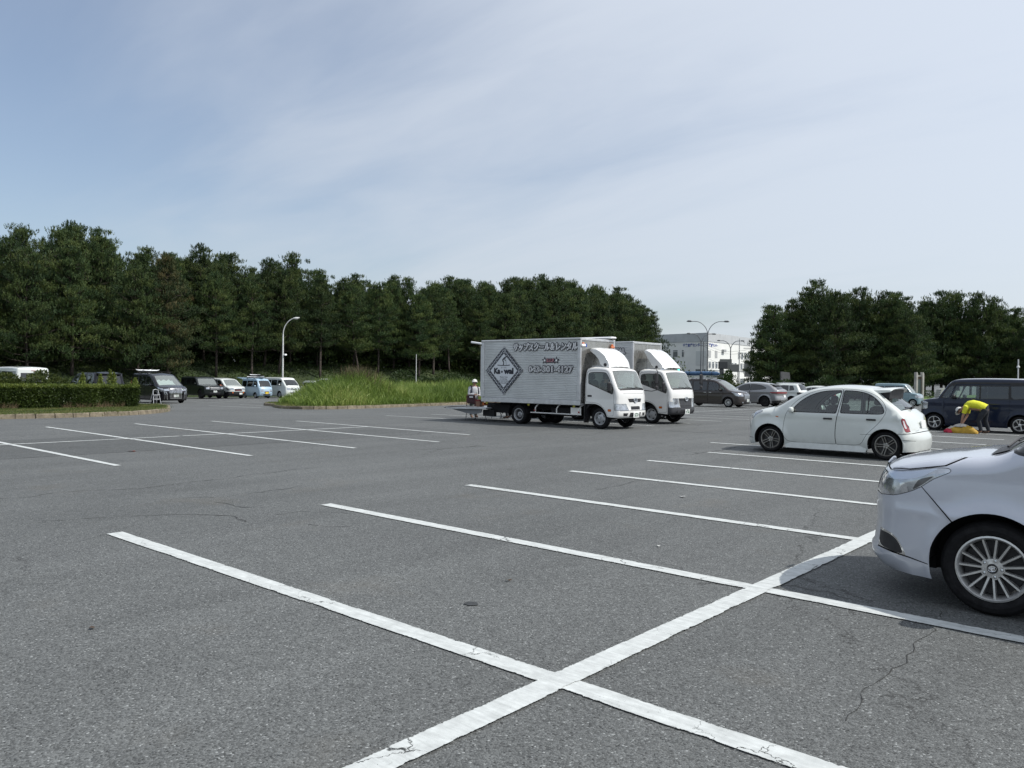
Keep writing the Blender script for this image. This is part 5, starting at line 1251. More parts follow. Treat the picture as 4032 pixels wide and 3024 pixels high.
MI = [(-39.9, 24.9), (-36.9, 23.25), (-35.0, 22.6), (-33.7, 22.75), (-33.05, 23.8), (-33.1, 26.4), (-34.2, 30.0), (-35.4, 34.2), (-36.4, 37.5), (-38.5, 44), (-41, 50), (-46, 52), (-48, 46), (-47, 36), (-44.5, 29), (-42, 25.6)]
LIc = island('grass_verge', LI, lambda a: a[0] > -43.6)
MIc = island('grass_verge', MI, lambda a: a[0] > -41 or a[1] < 30)

# ------------------------------------------------------------------ plants
def leafmat(name, cols, rough=.6, trans=.25):
    m = bpy.data.materials.new(name); m.use_nodes = True; t = NT(m.node_tree); out = t.n('ShaderNodeOutputMaterial')
    at = t.n('ShaderNodeAttribute', attribute_name='tone').outputs['Fac']
    rp = t.n('ShaderNodeValToRGB', {0: at}); cr = rp.color_ramp
    while len(cr.elements) > 1: cr.elements.remove(cr.elements[-1])
    cr.elements[0].position = 0; cr.elements[0].color = rgb(*cols[0])
    for i, c in enumerate(cols[1:]): e = cr.elements.new((i+1)/(len(cols)-1)); e.color = rgb(*c)
    oi = t.n('ShaderNodeObjectInfo').outputs['Random']
    col = t.n('ShaderNodeVectorMath', {0: rp.outputs[0], 'Scale': t.mapr(oi, 0, 1, .8, 1.2)}, operation='SCALE').outputs[0]
    b = t.n('ShaderNodeBsdfPrincipled', {'Base Color': col, 'Roughness': rough, 'Specular IOR Level': .3})
    tl = t.n('ShaderNodeBsdfTranslucent', {0: col}); mx = t.n('ShaderNodeMixShader', {0: trans, 1: b.outputs[0], 2: tl.outputs[0]})
    t.t.links.new(mx.outputs[0], out.inputs[0]); return m
def settone(me, tone, per):
    a = me.attributes.new('tone', 'FLOAT', 'FACE'); a.data.foreach_set('value', np.repeat(tone, per).astype(np.float32)[:len(me.polygons)])
def tris(P, D, L, Wd, rs, up=None):
    """n thin triangles from base P along D with length L and width Wd"""
    n = len(P); D = D/(np.linalg.norm(D, axis=1)[:, None]+1e-9); rv = rs.normal(size=(n, 3)); s = np.cross(D, rv); s /= np.linalg.norm(s, axis=1)[:, None]+1e-9
    V = np.empty((n, 3, 3)); V[:, 0] = P-s*Wd[:, None]*.5; V[:, 1] = P+s*Wd[:, None]*.5; V[:, 2] = P+D*L[:, None]
    return V.reshape(-1, 3), np.arange(3*n).reshape(n, 3)
PINE = leafmat('pine needles', [(.016, .036, .014), (.034, .064, .020), (.066, .098, .026), (.125, .150, .042)], .62, .18)
PINEB = leafmat('browning pine needles', [(.018, .036, .014), (.036, .056, .020), (.075, .075, .028), (.11, .08, .034)], .62, .18)
BARK = mat('pine bark', (.048, .038, .031), .95, var=.5, vscale=5, bump=.9, bscale=12)
BARKD = mat('grey pine bark', (.09, .082, .072), .95, var=.5, vscale=5, bump=.9, bscale=12)
def pine_mesh(seed, H, base, Rmax, lean=0.0, dens=1.0, m=None, top=.35):
    """a black pine: bare leaning trunk, limbs in tiers, needle tufts gathered in pads at the limb ends"""
    rs = np.random.RandomState(seed); r_ = random.Random(seed)
    T = MB(); n = 9; ph = r_.uniform(0, 6); tp = []
    for i in range(n+1):
        s = i/n; tp.append(Vector((lean*math.sin(s*1.7)*H*.5+.18*math.sin(s*5+ph)*(1-s*.3), .20*math.sin(s*4+ph*2)*s, H*.97*s)))
    T.tube(tp, [max(.035, .19*(1-.82*(i/n))*(H/14)) for i in range(n+1)], 8)
    def tr(z):
        s = min(max(z/(H*.97), 0), .999)*n; i = int(s); return tp[i].lerp(tp[i+1], s-i)
    P = []; D = []; tone = []
    nl = int((H-base)/.62); pw_ = r_.uniform(.60, .92)
    for lev in range(nl):
        z = base+(H-base)*(lev+.3*r_.random())/nl; s = (z-base)/(H-base)
        Rl = Rmax*((1-s)**pw_)*(.6+.4*min(1, s*4+.35))*1.12+.40
        nb = r_.choice((4, 5, 6)) if s < .8 else r_.choice((3, 4))
        a0 = r_.uniform(0, 6.28)
        for k in range(nb):
            a = a0+2*PI*k/nb+r_.uniform(-.35, .35); L = Rl*r_.uniform(.62, 1.12); c0 = tr(z); rise = r_.uniform(-.05, .28)+.5*s
            e = c0+Vector((math.cos(a)*L, math.sin(a)*L, L*rise)); mid = c0.lerp(e, .5)+Vector((0, 0, -.06*L))
            T.tube([c0, mid, e], [.05*(1-s*.5), .032, .012], 4, cap=False)
            btone = r_.uniform(.15, .75)
            npad = max(2, int(L*1.9*dens))
            for q in range(npad):
                f = r_.uniform(.30, 1.05); c = c0.lerp(e, f)+Vector((r_.gauss(0, .26), r_.gauss(0, .26), r_.gauss(0, .10)))
                nt = int(r_.choice((11, 14, 17))*dens); rad = r_.uniform(.38, .62)*(1.1-.35*s)
                for _ in range(nt):
                    g = rs.normal(size=3)*np.array([rad, rad, rad*.46])*.62; P.append((c.x+g[0], c.y+g[1], c.z+g[2]+.05)); tone.append(btone+r_.uniform(-.16, .22))
                    D.append((g[0]*.5+r_.gauss(0, .15), g[1]*.5+r_.gauss(0, .15), .85))
    # several upright leaders make the ragged top
    for k in range(r_.choice((9, 11, 13))):
        a = r_.uniform(0, 6.28); rr_ = r_.uniform(.3, 2.5); z0 = H*r_.uniform(.80, .92)-rr_*.95; c0 = tr(min(z0, H*.96)); hh = r_.uniform(.9, 2.0)
        b0 = c0+Vector((math.cos(a)*rr_, math.sin(a)*rr_, .2)); T.tube([c0, b0, b0+Vector((0, 0, hh))], [.04, .03, .012], 4, cap=False); bt = r_.uniform(.2, .7)
        for q in range(int(hh*26)):
            f = r_.random(); sp_ = .26*(1-f)+.05; P.append((b0.x+r_.gauss(0, sp_), b0.y+r_.gauss(0, sp_), b0.z-.1+f*hh)); D.append((r_.gauss(0, .25), r_.gauss(0, .25), 1)); tone.append(bt+r_.uniform(-.15, .2))
    # leader shoots
    for k in range(16):
        z = H*(1-.22*r_.random()**1.5); c = tr(z); P += [(c.x+r_.gauss(0, .28), c.y+r_.gauss(0, .28), z+.1*q) for q in range(4)]; D += [(r_.gauss(0, .15), r_.gauss(0, .15), 1)]*4; tone += [r_.uniform(.2, .7)]*4
    P = np.array(P); D = np.array(D); tone = np.clip(np.array(tone), 0, 1)
    K = 9; ax = D/(np.linalg.norm(D, axis=1)[:, None])
    Pn = np.repeat(P, K, 0); An = np.repeat(ax, K, 0); t_ = rs.uniform(0, .34, len(Pn)); Pn = Pn+An*t_[:, None]
    Dn = rs.normal(size=Pn.shape)*.48+An*1.0
    V, F = tris(Pn, Dn, rs.uniform(.17, .30, len(Pn)), rs.uniform(.045, .075, len(Pn)), rs)
    me = mkmesh('crown', V, F, [m or PINE]); settone(me, np.clip(np.repeat(tone, K)+rs.uniform(-.1, .1, len(Pn)), 0, 1), 1)
    tm = mkmesh('trunk', T.v, T.f, [BARK], smooth=True)
    return me, tm
PV = []
SPEC = [(1, 14.5, 3.6, 3.5, .11), (2, 15.5, 5.2, 3.2, -.15), (3, 14.0, 3.2, 3.7, .18), (4, 15.0, 4.2, 3.4, .06), (5, 13.2, 2.8, 3.6, -.12), (6, 14.8, 4.4, 3.3, .16), (7, 12.6, 1.6, 3.6, .03), (8, 14.2, 1.6, 3.7, -.03), (9, 14.4, 2.0, 3.6, .04)]
for i, (sd_, H, ba, Rm, le) in enumerate(SPEC): PV.append(pine_mesh(sd_, H, ba, Rm, le, 1.0, PINEB if i == 7 else PINE)+(H,))
def put_pine(vi, x, y, z, h, rz, label, group, name='pine_tree', bark=None):
    me, tm, H = PV[vi]; s = h/H
    o = thing(name, label, 'tree', (x, y, z), rz, group); o.scale = (s*rnd.uniform(.94, 1.08), s*rnd.uniform(.94, 1.08), s)
    link('crown', me, o); link('trunk', tm, o); return o
# the embankment under the pines
def bank_z(x, y):
    """height of the embankment that starts behind the parked row and rises to the wood"""
    x = np.asarray(x, float); y = np.asarray(y, float)
    edge = -74.0-2.2*np.sin(y*.045+.5)-np.clip(18-y, 0, 60)*-.30 - np.clip(y-95, 0, 80)*.10
    s = np.clip((edge-x)/13.0, 0, 1); s = s*s*(3-2*s)
    h = 3.9*s*(1-.40*np.clip((y-60)/60, 0, 1))
    b = .35*np.sin(x*.5+y*.23)*np.sin(y*.37+1)+.22*np.sin(x*1.1+2)*np.sin(y*.9)
    hum = .9*np.exp(-(((x+80)/4.)**2+((y-75)/7.)**2))+.7*np.exp(-(((x+79)/3.5)**2+((y-92)/6.)**2))+.5*np.exp(-(((x+81)/3.)**2+((y-60)/5.)**2))
    return gz(x, y)+.12*(s > 0)+h+(b+hum)*np.clip(s*3, 0, 1)
xs = np.arange(-150, -52, 1.4); ys = np.arange(-12, 190, 1.8); X, Y = np.meshgrid(xs, ys); Z = bank_z(X, Y)
edge_ok = np.where(Z > gz(X, Y)+.05, Z, gz(X, Y)-.3)
V = np.stack([X.ravel(), Y.ravel(), edge_ok.ravel()], 1); nx_ = len(xs); ii = np.arange((len(ys)-1)*(nx_-1)); r_, c_ = ii//(nx_-1), ii % (nx_-1)
F = np.stack([r_*nx_+c_, r_*nx_+c_+1, (r_+1)*nx_+c_+1, (r_+1)*nx_+c_], 1)
BANKM = bpy.data.materials.new('ground cover soil'); BANKM.use_nodes = True; t = NT(BANKM.node_tree)
co = t.n('ShaderNodeTexCoord').outputs['Object']; nz = t.noise(co, .35, 6, .65); nf = t.noise(co, 5, 5, .7)
c = t.mix(t.mapr(nz, .38, .62), rgb(.022, .040, .012), rgb(.050, .070, .018)); c = t.mix(t.mapr(nf, .35, .65, 0, .7), c, rgb(.012, .022, .008))
b = t.n('ShaderNodeBsdfPrincipled', {'Base Color': c, 'Roughness': .95, 'Normal': t.n('ShaderNodeBump', {'Height': nf, 'Strength': 1.0, 'Distance': .2}).outputs[0]}); t.n('ShaderNodeOutputMaterial', {0: b.outputs[0]})
struct(obj('embankment', V, F, BANKM, smooth=True))
rs = np.random.RandomState(11)
IVY = leafmat('ground cover leaves', [(.018, .038, .010), (.035, .062, .014), (.060, .090, .020), (.085, .115, .030)], .55, .25)
n = 150000; X = -72-rs.rand(n)**1.3*22; Y = rs.uniform(8, 150, n); Z = bank_z(X, Y); k = Z > gz(X, Y)+.15; X, Y, Z = X[k], Y[k], Z[k]; n = len(X)
D = rs.normal(size=(n, 3))*np.array([.8, .8, .4])+np.array([.25, -.1, .9]); V, F = tris(np.stack([X, Y, Z-.03], 1), D, rs.uniform(.14, .36, n), rs.uniform(.08, .18, n), rs)
me = mkmesh('ground_cover', V, F, [IVY]); patch = .5+.5*np.sin(X*.4+np.sin(Y*.21)*2)*np.sin(Y*.33); settone(me, np.clip(patch*.55+rs.uniform(0, .4, n), 0, 1), 1)
stuff(link('ground_cover', me))
# the wood: front row first, each with its own words; deeper rows look alike
def edge_x(y): return -76.5-2.2*math.sin(y*.045+.5)+max(0, 18-y)*.30-max(0, y-95)*.10
front = ['outside the picture, farthest left', 'outside the picture with a browning crown', 'just cut off by the left picture edge', 'above the white high-roof van', 'above the black minivan behind the hedge', 'left of the step ladder, above the end of the hedge', 'above the black minivan with the chrome grille', 'above the dark off-road car', 'above the white minivan with the orange mirror', 'directly behind the curved street lamp', 'first to the right of the curved street lamp', 'left of the tall grass mound peak', 'above the peak of the tall grass mound', 'just right of the thin white pole', 'second to the right of the thin white pole', 'left of the open bar on the first truck', 'over the rear edge of the first truck box', 'over the diamond emblem of the first truck', 'over the left end of the katakana lettering', 'over the star emblems of the first truck', 'over the middle of the katakana lettering', 'over the right end of the first truck box', 'over the gap between cab and box of the first truck', 'over the left side of the first truck cab', 'over the middle of the first truck cab', 'over the right side of the first truck cab', 'over the left end of the second truck box', 'over the middle of the second truck box', 'second from the right end of the wood', 'at the right end of the wood beside the white building']
# where the front row stands, and how tall the wood is (metres above the ground there)
ys_f = np.linspace(13, 140, len(front))
def wood_h(y): return float(np.interp(y, [0, 16, 22, 26, 30, 36, 42, 52, 66, 78, 92, 112, 128, 145], [9.2, 9.4, 10.4, 12.0, 12.6, 12.9, 12.5, 12.1, 11.6, 11.8, 13.4, 15.8, 16.6, 16.4]))
rw_ = random.Random(21)
for i, y in enumerate(ys_f):
    x = edge_x(y)-4.0+rw_.uniform(-1.2, 1.2); yy = y+rw_.uniform(-1, 1); h = wood_h(yy)*rw_.uniform(.90, 1.03)
    vi = {0: 7, 1: 7}.get(i, [6, 8, 8, 6, 8, 6, 7, 0, 3, 2, 1, 5, 3, 2, 5, 1, 0, 4, 6, 8, 4, 6, 8, 6, 8, 6, 8, 6, 8, 6][i])
    put_pine(vi, x, yy, float(bank_z(x, yy))-.2, h, rw_.uniform(0, 6.28), 'front-row black pine '+front[i], 'pines along the front of the wood')
for row in range(1, 8):
    nn_ = [0, 31, 30, 29, 27, 24, 20, 17][row]
    for i in range(nn_):
        y = 8+(138-8)*(i+rw_.uniform(.1, .9))/nn_; x = edge_x(y)-4.0-4.6*row+rw_.uniform(-1.6, 1.6)
        if row > 2: y = y*(1+.05*row)
        h = wood_h(min(y, 138))*rw_.uniform(.90, 1.12)*(1+.012*row)
        lab = 'black pine standing in the second row of the dark wood on the left' if row == 1 else 'black pine deep inside the dark wood on the left'
        put_pine(rw_.choice((0, 2, 4, 3, 4, 8, 6, 8) if row < 3 else (4, 6, 8)), x, y, float(bank_z(x, y))-.2, h, rw_.uniform(0, 6.28), lab, 'pines of the second row' if row == 1 else 'pines deep in the wood')
# leafy undergrowth deep in the wood, one dark mass
rs = np.random.RandomState(33); n = 52000; Yv = rs.uniform(4, 175, n); Xd = rs.choice([10., 17., 25., 33.], n)+rs.normal(size=n)*1.3; X = np.array([edge_x(v) for v in Yv])-Xd
hh = 2.2+1.6*np.sin(Yv*.31+Xd)+1.2*np.sin(Yv*.83+Xd*2)+Xd*.09; Z = bank_z(X, Yv)+rs.rand(n)**1.1*np.maximum(hh, .5)
V, F = tris(np.stack([X, Yv, Z], 1), rs.normal(size=(n, 3))+np.array([.3, 0, .4]), rs.uniform(.4, .8, n), rs.uniform(.25, .5, n), rs)
me = mkmesh('undergrowth', V, F, [IVY]); settone(me, np.clip(.1+.3*np.sin(Yv*.4)+rs.uniform(0, .5, n), 0, 1), 1); stuff(link('undergrowth', me))
# the clump on the right
def rd(px, dist):
    """ground point in the direction of a picture column (fraction of the width) at a distance"""
    a = math.atan((px-.5)*36/27.62); d = f0*math.cos(a)+r0*math.sin(a); return d.x*dist, d.y*dist
rc = [(.742, 108, 8.2, 8, 'small black pine at the left tip of the right-hand clump'), (.757, 106, 11.2, 6, 'second black pine from the left in the right-hand clump'), (.772, 110, 12.6, 8, 'black pine left of the highest tip in the right-hand clump'), (.795, 108, 14.4, 6, 'highest black pine of the right-hand clump'), (.815, 104, 12.8, 8, 'dense pine right of the highest pine in the right-hand clump'), (.838, 108, 13.4, 6, 'pine above the middle of the white hatchback roof'), (.858, 110, 13.2, 3, 'pine above the rear window of the white hatchback'), (.876, 108, 12.6, 8, 'pine at the right shoulder of the right-hand clump'), (.890, 106, 10.2, 6, 'pine at the right foot of the clump above the teal wagon')]
for q, d, h, vi, lab in rc:
    x, y = rd(q, d); put_pine(vi, x, y, gzf(x, y), h, rw_.uniform(0, 6.28), lab, 'pines of the right-hand clump')
for i in range(10):
    q = .758+.013*i; x, y = rd(q, 116+rw_.uniform(-2, 5)); put_pine(rw_.choice((6, 8, 2)), x, y, gzf(x, y), rw_.uniform(11.5, 14), rw_.uniform(0, 6.28), 'pine inside the back of the right-hand clump', 'pines at the back of the right-hand clump')
rc2 = [(.903, 128, 13.6, 'leftmost far pine beside the carved boards'), (.920, 130, 14.8, 'far pine above the stone marker'), (.938, 131, 15.0, 'far pine above the navy wagon'), (.955, 129, 14.6, 'far pine above the person in yellow'), (.972, 130, 13.9, 'far pine right of the person in yellow'), (.989, 131, 12.6, 'far pine left of the thin white post'), (1.006, 128, 11.0, 'far pine at the right edge of the picture'), (1.03, 126, 9.6, 'far pine just beyond the right edge')]
for i, (q, d, h, lab) in enumerate(rc2):
    x, y = rd(q, d); put_pine((8, 6, 4, 8, 3, 2, 8, 6)[i], x, y, gzf(x, y), h, rw_.uniform(0, 6.28), lab, 'far pines on the right')
for i in range(12):
    q = .90+.012*i; x, y = rd(q, 138+rw_.uniform(-2, 6)); put_pine(rw_.choice((6, 8, 2)), x, y, gzf(x, y), float(np.interp(q, [.9, .95, 1.03], [14.5, 14.8, 9.5]))*rw_.uniform(.9, 1.02), rw_.uniform(0, 6.28), 'pine at the back of the far group on the right', 'pines at the back of the far group')
# shrubs made of leaf clumps
def shrub_mesh(seed, n, flat=.8, big=.12):
    rs = np.random.RandomState(seed); P = []
    c = rs.normal(size=(26, 3))*np.array([.42, .42, .26]); c[:, 2] = np.abs(c[:, 2])+.25
    k = rs.randint(0, 26, n); u = rs.normal(size=(n, 3)); u /= np.linalg.norm(u, axis=1)[:, None]; rad = rs.uniform(.26, .42, 26)[k]*rs.uniform(.75, 1.05, n)
    P = c[k]+u*rad[:, None]*np.array([1, 1, flat]); P[:, 2] = np.maximum(P[:, 2], .02)
    V, F = tris(P, u+np.array([0, 0, .5]), rs.uniform(.6, 1.2, n)*big, rs.uniform(.5, .8, n)*big, rs); return V, F, rs
def put_shrub(name, label, x, y, s, seed, m, n=9000, group=None, z=None, big=.09, sz=1.0, tonerange=(.0, 1.0)):
    V, F, rs = shrub_mesh(seed, n, big=big); me = mkmesh('foliage', V*np.array([1, 1, sz]), F, [m]); settone(me, rs.uniform(tonerange[0], tonerange[1], len(F)), 1)
    o = thing(name, label, 'shrub', (x, y, gzf(x, y) if z is None else z), 0, group); o.scale = (s, s, s); link('foliage', me, o)
    mb = MB(); r_ = random.Random(seed)
    for k in range(5): a = r_.uniform(0, 6.28); mb.tube([(0, 0, 0), (math.cos(a)*.1, math.sin(a)*.1, .25), (math.cos(a)*.3, math.sin(a)*.3, .6*sz)], [.03, .022, .01], 5)
    mb.obj('stem', BARK, o); return o
SHR = leafmat('dark shrub leaves', [(.012, .030, .008), (.025, .048, .012), (.045, .075, .018)], .5, .2)
SHL = leafmat('olive shrub leaves', [(.030, .050, .012), (.06, .085, .020), (.10, .115, .03)], .5, .25)
for i, (q, d, s, lab) in enumerate(((.352, 92, 2.6, 'low dark shrub right of the grass mound peak'), (.395, 96, 3.2, 'wide dark rounded shrub under the pines between the mound and the first truck'), (.43, 98, 3.0, 'dark rounded shrub just left of the first truck box'), (.46, 98, 3.0, 'dark shrub behind the tail of the first truck'))):
    x, y = rd(q, d); put_shrub('shrub', lab, x, y, s, 40+i, SHR, 12000, 'shrubs on the embankment', z=float(bank_z(x, y))-.2, big=.07, sz=.8)
for i, (q, d, s, sz_, lab, mm) in enumerate(((.7155, 88, 1.5, 1.1, 'round olive bush between the bronze minivan and the silver SUV', SHL), (.722, 84, 1.6, .9, 'dark green round bush above the silver SUV roof', SHR), (.707, 92, 1.4, 1.2, 'olive bush behind the roof rack of the bronze minivan', SHL), (.752, 92, 2.1, .95, 'dark bush under the left limbs of the right-hand clump', SHR), (.772, 94, 2.0, .9, 'dark bush behind the white compact SUV', SHR), (.79, 95, 2.0, .9, 'dark bush right of the white compact SUV', SHR), (.812, 96, 2.4, 1.0, 'tall dark bush above the low white car', SHR), (.835, 95, 2.0, .8, 'dark bush above the white hatchback roof', SHR), (.850, 94, 1.9, .8, 'olive bush above the hatchback spoiler', SHL), (.867, 95, 2.1, .9, 'dark bush over the roof of the teal wagon', SHR), (.885, 96, 2.0, .8, 'dark bush left of the carved boards', SHR), (.703, 100, 1.9, 1.8, 'small dark pine-like bush beside the green signal', SHR))):
    x, y = rd(q, d); put_shrub('bush', lab, x, y, s, 60+i, mm, 9000, 'bushes on the right', big=.08, sz=sz_)

# the clipped hedge on the left verge
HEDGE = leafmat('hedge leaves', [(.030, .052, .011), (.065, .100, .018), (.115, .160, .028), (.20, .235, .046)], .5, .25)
rs = np.random.RandomState(5)
hed = thing('hedge', 'long clipped green hedge with dry twiggy foot on the left kerbed verge', 'hedge', (0, 0, 0))
def hx(y): return -37.4-.02*(y-8)+.12*math.sin(y*1.1)
n = 120000; yv = rs.uniform(1.5, 16.25, n); f = rs.rand(n)
T_ = 3.6; Hh = .96
top = f < .42; end = (f > .90)
x0 = np.array([hx(v) for v in yv]); bump = .05*np.sin(yv*3.3)+.04*np.sin(yv*7.1+1)
X = np.where(top, x0-rs.rand(n)*T_, x0+bump+rs.normal(size=n)*.035); Z = np.where(top, Hh+rs.normal(size=n)*.03+.035*np.sin(X*4)*np.sin(yv*3), rs.rand(n)**.8*Hh)
yv = np.where(end, 16.3+rs.normal(size=n)*.04+.05*np.sin(Z*7), yv); X = np.where(end, hx(16)-rs.rand(n)*T_, X); Z = np.where(end, rs.rand(n)*Hh, Z)
low = (~top) & (rs.rand(n) < np.clip(.55-Z*1.6, 0, 1)); keep = ~low
X, yv, Z = X[keep], yv[keep], Z[keep]; n = len(X); G0 = gz(X, yv)+.14
D = rs.normal(size=(n, 3))+np.array([.5, -.2, .5]); V, F = tris(np.stack([X, yv, Z+G0], 1), D, rs.uniform(.05, .10, n), rs.uniform(.03, .06, n), rs)
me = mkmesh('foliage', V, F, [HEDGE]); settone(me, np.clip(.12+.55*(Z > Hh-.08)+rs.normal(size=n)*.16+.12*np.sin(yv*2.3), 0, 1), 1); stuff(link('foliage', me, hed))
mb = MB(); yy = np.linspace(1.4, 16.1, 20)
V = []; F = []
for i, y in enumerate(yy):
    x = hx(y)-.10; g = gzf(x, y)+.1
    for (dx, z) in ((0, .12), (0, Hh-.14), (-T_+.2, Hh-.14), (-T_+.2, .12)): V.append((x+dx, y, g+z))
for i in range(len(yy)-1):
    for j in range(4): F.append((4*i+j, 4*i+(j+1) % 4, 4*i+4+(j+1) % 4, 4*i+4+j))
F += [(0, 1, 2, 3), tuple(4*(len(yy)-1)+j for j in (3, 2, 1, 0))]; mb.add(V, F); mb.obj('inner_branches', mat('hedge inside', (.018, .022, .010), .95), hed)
TWIG = mat('dry twigs', (.16, .115, .065), .9, var=.3)
n = 2600; yv = rs.uniform(1.5, 15.9, n); clump = (np.sin(yv*1.9)+np.sin(yv*.83+2)) > -.3; yv = yv[clump]; n = len(yv); X = np.array([hx(v) for v in yv])+rs.uniform(-.05, .12, n); g = gz(X, yv)+.12
D = np.stack([rs.normal(size=n)*.4+.2, rs.normal(size=n)*.5, np.ones(n)], 1); V, F = tris(np.stack([X, yv, g], 1), D, rs.uniform(.12, .42, n), rs.uniform(.012, .022, n), rs); stuff(obj('dry_twigs', V, F, TWIG, hed))
put_shrub('bush', 'loose rounded bush standing above the left end of the hedge', -41.4, 12.7, 1.5, 81, SHL, 15000, z=gzf(-41, 12.3)+.35, big=.08, sz=.85)
put_shrub('bush', 'small loose bush at the left picture edge behind the hedge', -41.5, 10.3, .95, 84, HEDGE, 8000, z=gzf(-41, 10)+.35, big=.08, sz=.85)
for i, (x, y, h) in enumerate(((-41.0, 15.05, .62), (-41.2, 15.95, .55), (-41.3, 16.45, .80), (-41.2, 16.6, .65), (-40.6, 17.4, .38))):
    rs2 = np.random.RandomState(90+i); nn_ = 500; zz = rs2.rand(nn_); P = np.stack([rs2.normal(size=nn_)*.10*(1.1-zz), rs2.normal(size=nn_)*.10*(1.1-zz), zz*h], 1)
    V, F = tris(P, rs2.normal(size=(nn_, 3))+np.array([0, 0, .8]), rs2.uniform(.06, .12, nn_), rs2.uniform(.03, .05, nn_), rs2); me = mkmesh('foliage', V, F, [HEDGE]); settone(me, rs2.uniform(.5, 1, nn_), 1)
    o = thing('shoot', ['single leafy shoot rising from the hedge top left of the black minivan roof', 'thin leafy shoot at the front of the black minivan behind the hedge', 'tallest leafy shoot rising before the black minivan side', 'second leafy shoot rising beside the tallest one', 'short leafy shoot near the right end of the hedge top'][i], 'plant', (x, y, gzf(x, y)+.14+.98)); link('foliage', me, o)

# tall reed-like grass on the middle verge
REED = leafmat('tall grass blades', [(.050, .088, .020), (.098, .155, .030), (.175, .250, .052), (.36, .38, .13)], .45, .38)
rs = np.random.RandomState(3)
def mound(x, y):
    s = (y-22.5)/14.0
    f_ = segdist(np.stack([np.ravel(x), np.ravel(y)], 1), [tuple(c) for c in MIc[:-1:3]], True)[0].reshape(np.shape(x)); f_ = np.clip((f_-.8)/1.8, 0, 1); f_ = f_*f_*(3-2*f_)
    return f_*_mound(x, y)
def _mound(x, y):
    return .95*np.exp(-(((y-29.3)/2.6)**2+((x+38.0)/2.6)**2))+.35*np.exp(-(((y-26)/2.5)**2+((x+37)/3)**2))+.30*np.exp(-(((y-40)/4)**2+((x+40)/3)**2))
V = []; F = []
Cm = [tuple(c) for c in MIc[:-1]]
xs = np.arange(-48, -32, .5); ys = np.arange(21, 53, .5); X, Y = np.meshgrid(xs, ys); Z = gz(X, Y)+.09+mound(X, Y)*1.03; V = np.stack([X.ravel(), Y.ravel(), Z.ravel()], 1); nx_ = len(xs); ii = np.arange((len(ys)-1)*(nx_-1)); r_, c_ = ii//(nx_-1), ii % (nx_-1)
F = np.stack([r_*nx_+c_, r_*nx_+c_+1, (r_+1)*nx_+c_+1, (r_+1)*nx_+c_], 1); ce = V[F].mean(1)[:, :2]
F = F[inpoly(ce, Cm) & (segdist(ce, Cm, True)[0] > .8)]; struct(obj('grass_mound', V, F, SOIL, smooth=True))
def blades(n, P, H, W_, lean, rs, seg=3):
    ang = rs.uniform(0, 2*PI, n); tw = rs.uniform(0, 2*PI, n); d = np.stack([np.cos(ang), np.sin(ang)], 1); sdv = np.stack([np.cos(tw), np.sin(tw), np.zeros(n)], 1)
    V = np.empty((n, 2*seg+1, 3))
    for j in range(seg+1):
        s = j/seg; c = P.copy(); c[:, :2] += d*(lean*s**2.2)[:, None]; c[:, 2] += H*(s-.35*(lean/np.maximum(H, .1))*s**3)
        if j < seg: wj = W_*(1-.55*s); V[:, 2*j] = c-sdv*wj[:, None]*.5; V[:, 2*j+1] = c+sdv*wj[:, None]*.5
        else: V[:, 2*j] = c
    T3 = []
    for j in range(seg-1): T3 += [(2*j, 2*j+1, 2*j+3), (2*j, 2*j+3, 2*j+2)]
    T3 += [(2*seg-2, 2*seg-1, 2*seg)]; T3 = np.array(T3)
    F = (np.arange(n)[:, None, None]*(2*seg+1)+T3[None]).reshape(-1, 3); return V.reshape(-1, 3), F, len(T3)
n = 62000; X = rs.uniform(-46, -32.5, n); Y = rs.uniform(22.5, 51, n); q_ = np.stack([X, Y], 1); k = inpoly(q_, Cm); k[k] = segdist(q_[k], Cm[::3], True)[0] > .75; tip = (Y < 25.2) & (rs.rand(n) < .0); k &= ~((X > -41) & (Y < 23.6+.30*(-33-X)*0) & (Y < 23.9)); X, Y = X[k], Y[k]; n = len(X)
d_, _, _ = segdist(np.stack([X, Y], 1), Cm, True)
edgef = np.clip((d_-.6)/1.6, .0, 1); tipf = np.clip((Y-23.2)/2.6, 0, 1)
H = (.38+.62*edgef*(.35+.65*tipf))*rs.uniform(.7, 1.15, n)*(1+.18*np.sin(X*1.3)*np.sin(Y*.9))*(1+.35*np.clip((Y-31)/3, 0, 1)); H *= np.where(tipf < .12, .35, 1)
P = np.stack([X, Y, gz(X, Y)+.12+mound(X, Y)], 1); V, F, per = blades(n, P, H, rs.uniform(.022, .050, n), rs.uniform(.15, .75, n)*H, rs)
me = mkmesh('tall_grass', V, F, [REED]); cl = .5+.5*np.sin(X*.9+1)*np.sin(Y*.7+X*.3); settone(me, np.clip(.18+.45*cl+rs.uniform(-.15, .4, n), 0, 1), per); stuff(link('tall_grass', me))
# dry wisps on the peak
n = 900; X = -38+rs.normal(size=n)*.6; Y = 29.6+rs.normal(size=n)*.6; P = np.stack([X, Y, gz(X, Y)+.35+mound(X, Y)], 1); V, F, per = blades(n, P, rs.uniform(.7, 1.35, n), rs.uniform(.015, .03, n), rs.uniform(.1, .6, n), rs)
DRY = leafmat('dry stalks', [(.05, .05, .025), (.09, .075, .04), (.14, .11, .06)], .8, .1); me = mkmesh('dry_stalks', V, F, [DRY]); settone(me, rs.rand(n), per); stuff(link('dry_stalks', me))
